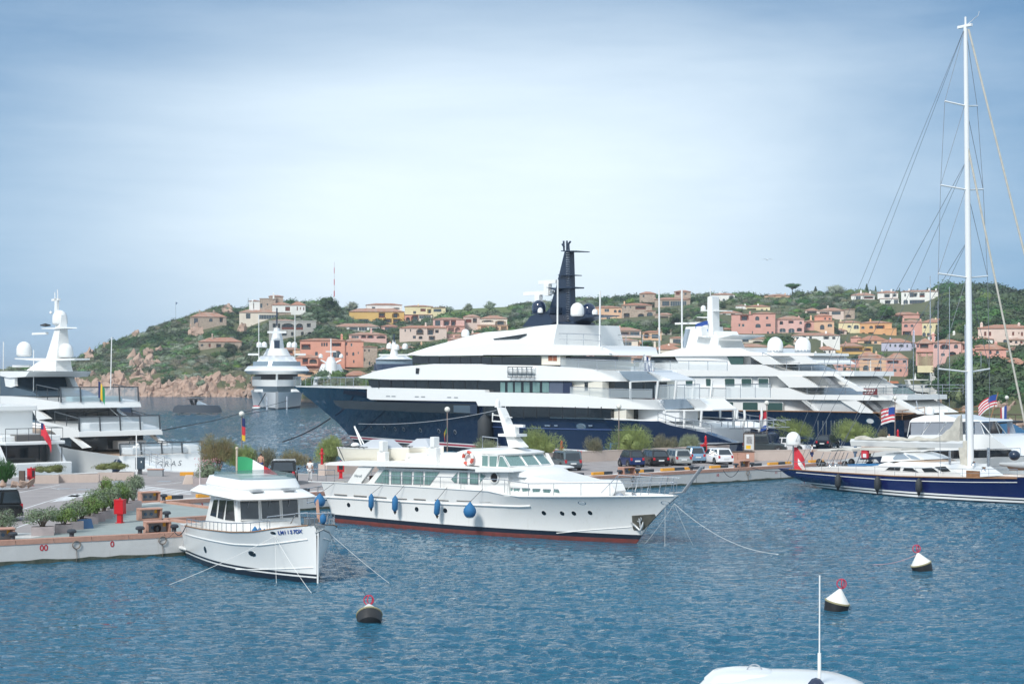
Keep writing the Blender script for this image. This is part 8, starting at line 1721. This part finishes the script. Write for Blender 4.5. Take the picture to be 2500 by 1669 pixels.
# ================================================================ sport yachts beyond the sloop
B8=Boat('motor_yacht','white flybridge sport yacht with clear vinyl enclosure right behind the sloop','yacht',31.2,146,.582,-.813,-1,22)
B8.w=lambda x:beamf(2.8,.5,2.2,.95)(x/22);she=sheer_of(B8.fr,'T 0,760 500,905 1200,880 1740,868',B8.w);she=[(0,1.9)]+[p for p in she if 3<p[0]<19]+[(22,she[-1][1]+.2)]
B8.hull(she,2.8,((-.6,19.5),(0,20),(3,22)),rows=(-.6,0,.2,.3),mats=(BOOT,BOOT,GEL),top=GEL,bul=.3,sterndeck=.95)
b8=lambda q:(lambda x:min(q,B8.w(x)))
for n,sp,m_,w,tm in(('hardtop','T 230,378 260,345 420,300 640,290 760,310 860,340 1210,368 1222,384 235,394',GEL,2.0,.2),('flybridge','T 120,740 190,600 205,570 1245,560 1340,600 1605,768 1740,868 1100,912 500,905 0,760 0,640',GEL,2.4,.1),('house_glass','T 362,840 400,800 500,778 1600,768 1738,866 1400,862 1100,912 520,902 400,882',BLACKG,2.46,.0),('cockpit_cover','S 1590,420 1700,392 T 0,735 300,745 300,775 0,760',GEL,2.3,0)):B8.slab(n,sp,b8(w),m_,tum=tm)
for a,b,c_,d in((250,508,380,245),(520,728,600,400),(735,930,880,620)):B8.panels('vinyl_panel','T %d,402 %d,402 %d,566 %d,566'%(a,b,c_,d),2.05,CLEAR,depth=.03)
B8.panels('vinyl_panel','T 1120,395 1190,395 1240,556 1120,558',2.05,CLEAR,depth=.03)
for a,b in(('T 235,385','T 198,590'),('T 515,395','T 380,590'),('T 730,395','T 605,590'),('T 830,400','T 900,500'),('T 1195,385','T 1405,645'),('T 1185,395','T 1250,560')):
 for sg in(2.0,-2.0):MB().tube([B8.at(a,sg),B8.at(b,sg)],.04,6).build('hardtop_strut',GEL,B8.t)
dome(B8,'T 505,290',10,GEL);dome(B8,'T 668,290',6.5,GEL,hf=1);p,q=B8.at('T 588,238'),B8.at('T 760,228');MB().box(p.x,q.x,-.1,.1,p.z-.05,p.z+.1).build('radar_bar',GEL,B8.t);B8.rail('T 560,905 1200,880 1740,868',h=.7,step=1.6,r=.02,rows=1,ins=.1)
B9=Boat('motor_yacht','grey-roofed yacht with black glass at the right edge beyond the sport yacht','yacht',36.8,151,.582,-.813,-1,22)
B9.w=lambda x:beamf(2.9,.5,2.2,.95)(x/22);B9.hull([(0,2),(22,3)],2.9,((-.6,19.5),(0,20),(3,22)),rows=(-.6,0,.2,.3),mats=(BOOT,BOOT,GEL),top=GEL2,bul=.3)
for n,sp,m_,w in(('roof','T 1260,580 1300,562 1450,552 1792,572 1990,640 1990,700 1690,700 1440,660',mat('silver_roof',(.40,.44,.48),.3),2.3),('glass','T 1260,600 1440,660 1690,698 1990,690 2050,860 1640,800 1300,760',BLACKG,2.2),('body','T 1260,760 1640,795 2050,850 2050,900 1260,900',GEL2,2.5)):B9.slab(n,sp,lambda x,w=w:w,m_,tum=.05)
BLU=mat('mid_blue_gloss',(.04,.14,.28),.3)
B10=Boat('motor_yacht','mid-blue yacht with black fender ball moored behind the far pier at right','yacht',55,196,.5,.86,-1,20);B10.w=lambda x:beamf(2.8,.5,2.2,.95)(x/20)
B10.fr=Fr(50,190,.1,-1);B10.t.location=B10.fr.o;B10.t.rotation_euler[2]=.1
for n,sp,m_,w in(('hull','T 1240,440 1620,405 1700,440 1792,500 1850,640 1240,640',BLU,2.8),('canopy','T 1215,358 1590,352 1590,385 1500,400 1215,400',BLU,2.4),('dark_awning','T 1230,405 1792,375 1792,400 1230,445',BLACK,2.5)):B10.slab(n,sp,lambda x,w=w:w,m_,tum=.05)
c=B10.fr.W(B10.at('T 1380,510',3.3));fender('round black fender ball on the mid-blue yacht',B10.fr,*B10.at('T 1380,505',3.5),.95,0,BLACK,ball=True)
t=thing('flagstaff','varnished flagstaff leaning right behind the tall mast','flagstaff',P(2416,1008,180));e=P(2437,958,180)-P(2416,1008,180);MB().tube([(0,0,-1),e],.06,6).build('staff',TEAK,t)
p=P(2434,963,180);flag('large American flag streaming left from a leaning staff',(p.x,p.y),p.z,2.6,1.3,[CR,CW]*4,False,R(180),.55,extra=usa)
t=thing('jetty_railing','brown post railing along the jetty at the far right','railing',(50,205,1.1));m=MB()
for i in range(22):m.tube([(i*1.3,0,0),(i*1.3,0,3.2)],.06,5).build
m.tube([(0,0,3.2),(28,0,3.2)],.08,5).tube([(0,0,1.8),(28,0,1.8)],.06,5).build('rail_frame',TIMB,t);tag(MB().box(48,85,203.5,209,-2,1.1).build('jetty',CONC),kind='structure')
# ================================================================ distant boats
def far_boat(name,label,px,py,L,specs,side=-1,ang=0.0,domes=(),masts=(),cat='yacht'):
 D=Dg(py);b=Boat(name,label,cat,(px-CX)/F*D,D,math.cos(ang),math.sin(ang),side,L)
 for n,sp,m_,w in specs:b.slab(n,sp,lambda x,w=w:w*(1 if x<L*.6 else max(.15,1-((x-L*.6)/(L*.4))**2)),m_,tum=.03)
 for sp,r in domes:dome(b,sp,r,GEL)
 for a,c in masts:MB().tube([b.at(a),b.at(c)],.12,5).build('mast',GEL,b.t)
 return b
far_boat('day_boat','matt dark grey open day boat with T-top crossing the bay',415,1010,12.5,[('hull','A 1885,1460 1905,1400 1930,1390 M -30,1420 420,1425 440,1440 462,1500 430,1512 0,1510 A 1980,1475',mat('matt_grey',(.06,.075,.095),.5),1.9),('t_top','M 70,1355 130,1350 240,1352 255,1358 75,1362',BLACK,1.3),('windshield','M 185,1395 200,1378 290,1420 185,1420',SKYG,1.0),('console','M 100,1365 130,1365 150,1420 125,1420',BLACK,.5),('console','M 160,1362 185,1362 180,1420 160,1420',BLACK,.5)])
far_boat('rigid_inflatable','black rigid inflatable with console beside the left yacht stern',290,1019,6,[('tube','B 1285,480 1330,468 1480,485 1525,505 1500,530 1370,540 1310,520',mat('matt_black_tube',(.03,.035,.045),.6),1.2),('console','B 1308,470 1310,425 1430,425 1435,480',NAVYM,.6)])
far_boat('motor_yacht','white flybridge yacht with radar arch among the far right boats',2080,985,10,[('hull','W 150,740 1080,770 1090,1000 1000,1110 150,1110',GEL,3.0),('saloon_glass','W 330,630 860,630 900,715 330,715',BLUEG,2.4),('flybridge','W 215,590 350,550 860,550 965,605 940,625 340,630 220,615',GEL,2.6),('fly_frame','W 430,500 860,500 860,550 430,550',GREY,2.0),('hardtop','W 330,420 880,425 870,440 335,435',GEL,2.2),('arch','W 350,435 400,435 400,560 360,560',GEL,2.2)],masts=(('W 590,180','W 595,420'),('W 1030,500','W 990,740')))
far_boat('motor_yacht','dark green express cruiser behind the white stern deck at right',2170,983,12,[('hull','W 1090,910 1560,905 1600,880 1500,1100 1090,1110',mat('dark_green',(.012,.045,.05),.25),2.4),('deck','W 1090,780 1400,775 1580,890 1560,910 1090,912',mat('pale_green_deck',(.22,.32,.34),.3),2.2),('screen','W 1020,690 1280,690 1440,780 1090,780',mat('petrol_glass',(.02,.05,.07),.15),1.8),('orange_cover','W 950,650 1020,632 1200,635 1210,680 980,682',mat('orange_tube',(.60,.22,.12),.7),1.6)])
far_boat('motor_yacht','white sport cruiser with dark side window facing the dark green one',2215,983,8,[('hull','W 1600,860 2000,900 2080,850 2110,780 2120,880 1990,960 1940,1100 1500,1100 1520,1000',GEL2,2.6),('side_window','W 1570,860 1850,885 1870,905 1600,895',BLACKG,2.65),('hull_window','W 1710,900 1770,905 1780,1005 1715,1000',BLACKG,2.65),('cabin','W 1430,770 1560,710 1900,700 2010,780 2080,800 2100,850 1900,880 1600,860',GEL,2.2),('windscreen','W 1690,735 1900,725 1990,775 1720,780',BLUEG,2.25),('hardtop','W 1400,600 1560,588 1870,595 1870,612 1400,618',GEL,2.0),('arch','W 1410,615 1460,620 1500,740 1440,750',GEL,2.0),('mast','W 1560,590 1580,440 1600,590',GEL,.3)])
far_boat('motor_yacht','white hardtop yacht half hidden by the dark shore trees',2285,983,6,[('hardtop','W 2010,600 2290,592 2310,615 2015,618',GEL,2.0),('arch','W 2025,620 2060,620 2100,740 2050,750',GEL,2.0),('cabin','W 2040,760 2400,750 2400,900 2040,900',GEL,2.2),('mast','W 2175,590 2190,430 2210,590',GEL,.3)],domes=(('W 2118,590',3),('W 2292,590',3)))
p=P(2271,908,480);flag('white and red flag on a far moored boat',(p.x,p.y),p.z,9,14,[CW,CR],True,R(0),.2);t=thing('far_mast','mast carrying the white and red flag over the far boats','mast',P(2271,940,480.5));MB().tube([(0,0,-3),(0,0,32)],.15,6).build('pole',STEEL,t)
for i,(px,top,base)in enumerate(((2230,800,1005),(2290,735,1010),(2318,700,1020),(2395,860,1020))):t=thing('far_mast',['thin slanting mast left of the far sport cruiser','thin mast rising over the dark waterside trees','thin mast just left of the great mast','thin mast just right of the great mast'][i],'mast',P(px,base,330));MB().tube([(0,0,-2),(0,0,(base-top)*330/F)],.1,6,r2=.06).build('pole',STEEL,t)
# bow-on superyacht: built level by level
def bow_on(name,label,px,py,L,B,levels,domes=(),ang=-90.0):
 D=Dg(py);ang=math.degrees(math.atan2(-1,-(px-CX)/F))*1.0;h=(math.cos(R(ang)),math.sin(R(ang)));k=D/F;x,y=(px-CX)*k-h[0]*L,D-h[1]*L
 b=Boat(name,label,'superyacht',x,y,h[0],h[1],-1,L)
 for n,m_,w0,w1,y0,y1,s0,s1,bow in levels:
  z0,z1_=HC-(y0-HY)*k*(1+s0/D),HC-(y1-HY)*k*(1+s0/D);w0*=k*1.08;w1*=k*1.08
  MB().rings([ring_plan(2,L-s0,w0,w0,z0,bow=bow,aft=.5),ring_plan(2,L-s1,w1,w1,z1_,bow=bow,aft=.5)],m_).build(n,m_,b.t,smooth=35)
 for dx,dy,r,s in domes:MB().dome((L-s,-dx*k,HC-(dy-HY)*k*(1+s/D)),r*k,r*k*2).build('radome',GEL,b.t,smooth=60)
 b.k=k;return b
LG=mat('light_grey_hull',(.72,.75,.78),.3);VG=mat('far_glass',(.16,.22,.27),.1,spec=.8)
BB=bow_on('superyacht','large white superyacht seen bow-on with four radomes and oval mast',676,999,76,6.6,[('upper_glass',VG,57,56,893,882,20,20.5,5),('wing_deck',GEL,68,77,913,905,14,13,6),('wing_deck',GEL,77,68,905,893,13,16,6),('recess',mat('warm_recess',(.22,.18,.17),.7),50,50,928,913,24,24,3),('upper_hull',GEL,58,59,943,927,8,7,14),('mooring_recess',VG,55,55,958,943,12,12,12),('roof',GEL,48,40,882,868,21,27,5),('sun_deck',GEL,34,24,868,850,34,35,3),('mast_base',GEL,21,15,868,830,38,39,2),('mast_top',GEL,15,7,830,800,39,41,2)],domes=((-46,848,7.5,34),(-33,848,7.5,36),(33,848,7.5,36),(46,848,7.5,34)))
hl=hull(BB.fr,BB.t,'hull',76,[(0,4.3),(60,4.3),(76,4.3)],beamf(7.0,.5,3.8,.95,.02),beamf(6.5,.45,2.2,.9,.02),((-.6,73),(0,74),(5,76)),((-1,0),(9,0)),(-.6,0,.3,.5),(BOOT,BOOT,GEL2),LG,1.5)
k=BB.k;MB().box(73.5,75.8,-.35,.35,0,4.4).build('stem_anchor_pocket',GREY,BB.t);MB().box(50,50.4,-6.4,6.4,7.2,8.2).build('balustrade',GEL,BB.t)
for y in(-4.9,4.9):MB().box(42,44,y*1.3-1.4,y*1.3+1.4,13.9,14.4).build('radome_arm',GEL,BB.t);MB().tube([(44,y*.99,12),(44,y*.99,25)],.12,5).build('whip_antenna',GEL,BB.t);MB().box(66,68,y*.95-1.1,y*.95+1.1,4.3,5.0).build('mooring_gear',GEL,BB.t);MB().tube([(75.5,y*.5,3.2),(76.6,y*.5,-.2)],.25,6).build('anchor',STEEL,BB.t)
MB().box(36,39.1,-.75,.75,14,18).build('mast_opening',NAVYM,BB.t);MB().box(38.3,38.8,-2.6,2.6,20,20.6).build('radar_bar',GEL,BB.t);MB().tube([(37,0,22),(37,0,27)],.2,6).build('mast_pole',NAVYM,BB.t);MB().tube([(60.5,0,4.3),(60.5,0,10.5)],.3,6).build('foremast',GEL,BB.t)
BC=bow_on('superyacht','small white yacht seen bow-on with two radomes on curved arms before the salmon house',808,985,40,4,[('hull',GEL,34,44,985,940,1,0,12),('bridge_house',GEL,42,40,940,926,12,13,4),('bridge_glass',VG,36,36,932,925,11.5,11.6,4),('brow',GEL,40,34,925,912,12,15,3),('upper_house',GEL,32,22,912,888,18,22,3),('funnel_dome',GEL,14,13,912,885,15,17,2),('funnel_dome',GEL,13,7,885,871,17,19,2)],domes=((-26,874,5.5,20),(26,874,5.5,20),(0,862,3,20)))
k=BC.k;MB().tube([(20,-26*k,13),(20,-10*k,12.0),(20,10*k,12.0),(20,26*k,13)],.3,6).build('radome_arm',GEL,BC.t);MB().tube([(20,0,13),(20,0,19.5)],.2,6).box(19.7,20.3,-1.6,1.6,15.4,15.8).build('mast',GEL,BC.t)
BD=bow_on('superyacht','dark-windowed explorer yacht with three radomes behind the navy bow tier',962,985,40,4.5,[('hull',GEL,50,52,985,905,3,0,8),('navy_band',NAVY,47,47,905,888,9,9.5,5),('bridge_glass',VG,43,43,888,877,10,11,5),('roof',GEL,44,30,877,868,10,13,5),('mast_base',GEL,10,3,868,830,18,20,1)],domes=((-28,852,7.5,20),(-6,854,7.5,19),(12,851,7.5,20)))
k=BD.k;MB().box(19,21,-38*k,38*k,14.4,14.8).build('crosstree',GEL,BD.t);MB().tube([(20,0,14),(20,0,21)],.25,6).build('mast',NAVYM,BD.t)
far_boat('tender','small white and red tender below the bow-on superyacht',614,998,3.2,[('hull','V 490,1395 520,1382 610,1380 622,1400 600,1415 500,1412',GEL,.7),('cover','V 520,1366 610,1372 615,1384 505,1388',CR,.6)])
# ================================================================ foreground boat, buoys, lines, bird
D=30.0;c=P(1918,1660,D);t=thing('motor_boat','white cabin roof of a near motor boat cut by the bottom edge','motor boat',(c.x,c.y,0));zt=HC-(1646-HY)/F*D
rs=[]
for i,(q,z)in enumerate(((1.06,zt-.55),(1.0,zt-.32),(.93,zt-.2),(.75,zt-.09),(.45,zt-.02),(.1,zt+.01))):rs.append([(math.copysign(abs(math.cos(a))**.75,math.cos(a))*1.6*q,math.copysign(abs(math.sin(a))**.75,math.sin(a))*1.5*q,z)for a in[2*math.pi*j/40 for j in range(40)]])
MB().rings(rs,GEL).build('roof',GEL,t,smooth=50)
MB().rings([[(x*.9,y*.9,zt-2.0)for x,y,_ in rs[0]],[(x*.93,y*.93,zt-.6)for x,y,_ in rs[0]]],BLACKG).build('cabin_glass',BLACKG,t,smooth=50)
MB().rings([[(x*1.0,y*2.3,-.4)for x,y,_ in rs[0]],[(x*1.25,y*2.6,1.0)for x,y,_ in rs[0]],[(x*1.3,y*2.7,zt-2.2)for x,y,_ in rs[0]],[(x*.9,y*.9,zt-1.9)for x,y,_ in rs[0]]],GEL).build('hull',GEL,t,smooth=50)
MB().rings([[(x-.66,y+.35,z)for x,y,z in[(px_*.52,py_*.62,z_)for px_,py_,z_ in r]]for r in[[(a[0],a[1],a[2]+.02)for a in rs[2]],[(a[0],a[1],a[2]+.05)for a in rs[3]],[(a[0],a[1],a[2]+.04)for a in rs[4]]]],GEL).build('roof_hatch',GEL,t,smooth=50)
ax=P(1983,1640,D).x-c.x;MB().tube([(ax,-.7,zt-.4),(ax,-.7,zt+.52)],.032,8).tube([(ax,-.7,zt+.5),(ax+.005,-.7,HC-(1392-HY)/F*D)],.014,6).build('whip_antenna',GEL,t);MB().ball((ax-.07,-.75,zt-.25),.2,12,sz=1.7).build('antenna_fairing',mat('navy_fairing',(.015,.025,.06),.2,coat=.5),t,smooth=60)
MB().torus((ax-1.0,.4,zt-.02),.14,.015,n=14).build('handle',STEEL,t)
for q in(-1.0,.95):MB().ball((q+.1,-1.0,zt-.2),.06,8,sz=1.4).build('roof_light',GEL,t)
BW_=mat('buoy_white',(.70,.70,.67),.6,streak=.3);BK_=mat('buoy_black',(.02,.022,.025),.5,var=.5,vscale=4);RM=mat('buoy_rim',(.32,.29,.17),.9,bump=.6,bscale=20)
def buoy(label,px,py,tx,ty,r=.5):
 p=G(px,py);t=thing('mooring_buoy',label,'buoy',p,0,'conical mooring buoys');rot=Matrix.Rotation(R(ty),3,'Y')@Matrix.Rotation(R(tx),3,'X')
 MB().lathe([(r*.5,-.35),(r*.92,-.2),(r,.18),(r*.99,.24)],24,(0,0,.05),None,tilt=rot).build('float',BK_,t,smooth=40);MB().lathe([(r*.97,.22),(r*1.05,.25),(r*1.03,.30),(r*.9,.31)],24,(0,0,.05),None,tilt=rot).build('rim',RM,t)
 MB().lathe([(r*.98,.29),(r*.1,.82),(0,.84)],24,(0,0,.05),None,tilt=rot).build('cone',BW_,t,smooth=50);q=rot@Vector((0,0,.84+.2))+Vector((0,0,.05))
 MB().torus(q,.19,.022,n=20).torus(q+Vector((.05,0,.02)),.17,.022,n=20,rot=Matrix.Rotation(R(60),3,'Z')).build('ring',mat('buoy_red',(.55,.02,.06),.5),t);return p
q1=buoy('capsizing black mooring buoy with red rings nearest the camera',902,1517,-48,-8,.5);q2=buoy('white cone mooring buoy with red ring right of centre foreground',2041,1487,4,12);q3=buoy('tilted white cone mooring buoy farthest to the right',2252,1391,0,-16)
s_=B1.hw('D 757,868');e_=B1.fr.W((12.6,1.0,ztip if False else 2.3))
for lb,a,(x,y)in(('white line dropping straight from the trawler bow',s_,z1('D 768,1215')),('white line from the trawler bow slanting right into the water',s_,z1('D 1025,1285')),('white line from the trawler bow running far left',s_,z1('D -20,1225'))):rope(lb,[a,G(x,y)],.010,ROPE,.1)
s_=B1.fr.W((12.9,.75,2.25))
for lb,(x,y),m_ in(('white line dropping from the far side of the trawler bow',z1('D 1238,1185'),ROPE),('white line slanting right from the far side of the trawler bow',z1('D 1600,1215'),ROPE)):rope(lb,[s_,G(x,y)],.010,m_,.05)
rope('dark line from the trawler bow to the black buoy',[s_,q1+Vector((-.1,.1,.95))],.010,ROPED,.15)
s_=B2.hw('F 1818,1048');s2_=B2.hw('F 1905,1052')
for lb,a,(x,y)in(('white line dropping straight from the classic yacht fairlead',s_,z1('F 1815,1460')),('white line slanting right from the classic yacht fairlead',s_,z1('F 2015,1400')),('white line from the classic yacht stem to the right',s2_,z1('F 2085,1450')),('white line slanting back from the classic yacht stem',s2_,z1('F 1625,1435')),('short white line from the classic yacht stem',s2_,z1('F 1870,1210'))):rope(lb,[a,G(x,y)if y>1300 else P(x,y,a.y+1)],.010,ROPE,.1)
rope('long slack white line from the classic yacht stem towards the right buoy',[s2_,G(*z1('O 750,192'))],.011,ROPE,.6);rope('floating pink line reaching the right hand buoy',[G(*z1('O 1280,247')),q3+Vector((-.3,0,.75))],.018,mat('rope_pink',(.45,.30,.32),.8),.25)
rope('black mooring rope from the bollard to the trawler stern',[G(425,1296,QZ+.3),B1.hw('D 105,785')],.025,ROPED,.35);rope('black rope drooping along the near quay edge',[G(345,1300,QZ+.1),G(425,1300,QZ+.2)],.010,ROPED,.45)
rope('black stern line of the sloop to the quay',[G(*z1('N 985,612'),QZ+.2),B7.hw('S 350,775')],.03,ROPED,.25);rope('black line looping below the right hand quay',[G(*z1('N 640,648'),QZ+.1),G(*z1('N 835,645'),QZ+.1)],.03,ROPED,.6)
rope('dark stern line of the GRAS yacht across the water',[P(395,1050,150),P(520,1027,220),P(700,978,330)],.05,ROPED,0);rope('dark anchor chain of the bow-on superyacht',[P(648,960,408),P(630,992,418)],.12,ROPED,0);rope('dark chain line between the bow-on superyacht and the navy bow',[P(600,1010,360),P(700,995,330),P(770,985,235)],.06,ROPED,0)
t=thing('gull','gull gliding in the sky above the right hand houses','bird',P(1873,634,150));m=MB()
m.lathe([(0,-.25),(.05,-.15),(.07,0),(.04,.18),(0,.25)],8,(0,0,0),None,'y').build('body',GEL2,t,smooth=60)
for sg in(-1,1):MB().hexa([(0,-.07,-.01),(sg*.25,-.05,.07),(sg*.25,.05,.07),(0,.07,-.01),(0,-.07,.01),(sg*.25,-.05,.09),(sg*.25,.05,.09),(0,.07,.01)]).hexa([(sg*.25,-.05,.07),(sg*.55,.0,.0),(sg*.55,.03,.0),(sg*.25,.05,.07),(sg*.25,-.05,.09),(sg*.55,.0,.01),(sg*.55,.03,.01),(sg*.25,.05,.09)]).build('wing',GREY,t)
# ================================================================ the air
hz_=bpy.data.materials.new('haze_air');hz_.use_nodes=True;t_=hz_.node_tree;t_.nodes.clear();kz=NB(t_)
vol=kz.n('ShaderNodeVolumePrincipled',ins={'Color':(.74,.87,1.0,1),'Density':.00017,'Anisotropy':.2});ou=kz.n('ShaderNodeOutputMaterial');t_.links.new(vol.outputs[0],ou.inputs['Volume'])
hz_.cycles.homogeneous_volume=True
tag(MB().box(-9100,9100,-400,20100,-10,75).build('haze',hz_),kind='stuff')
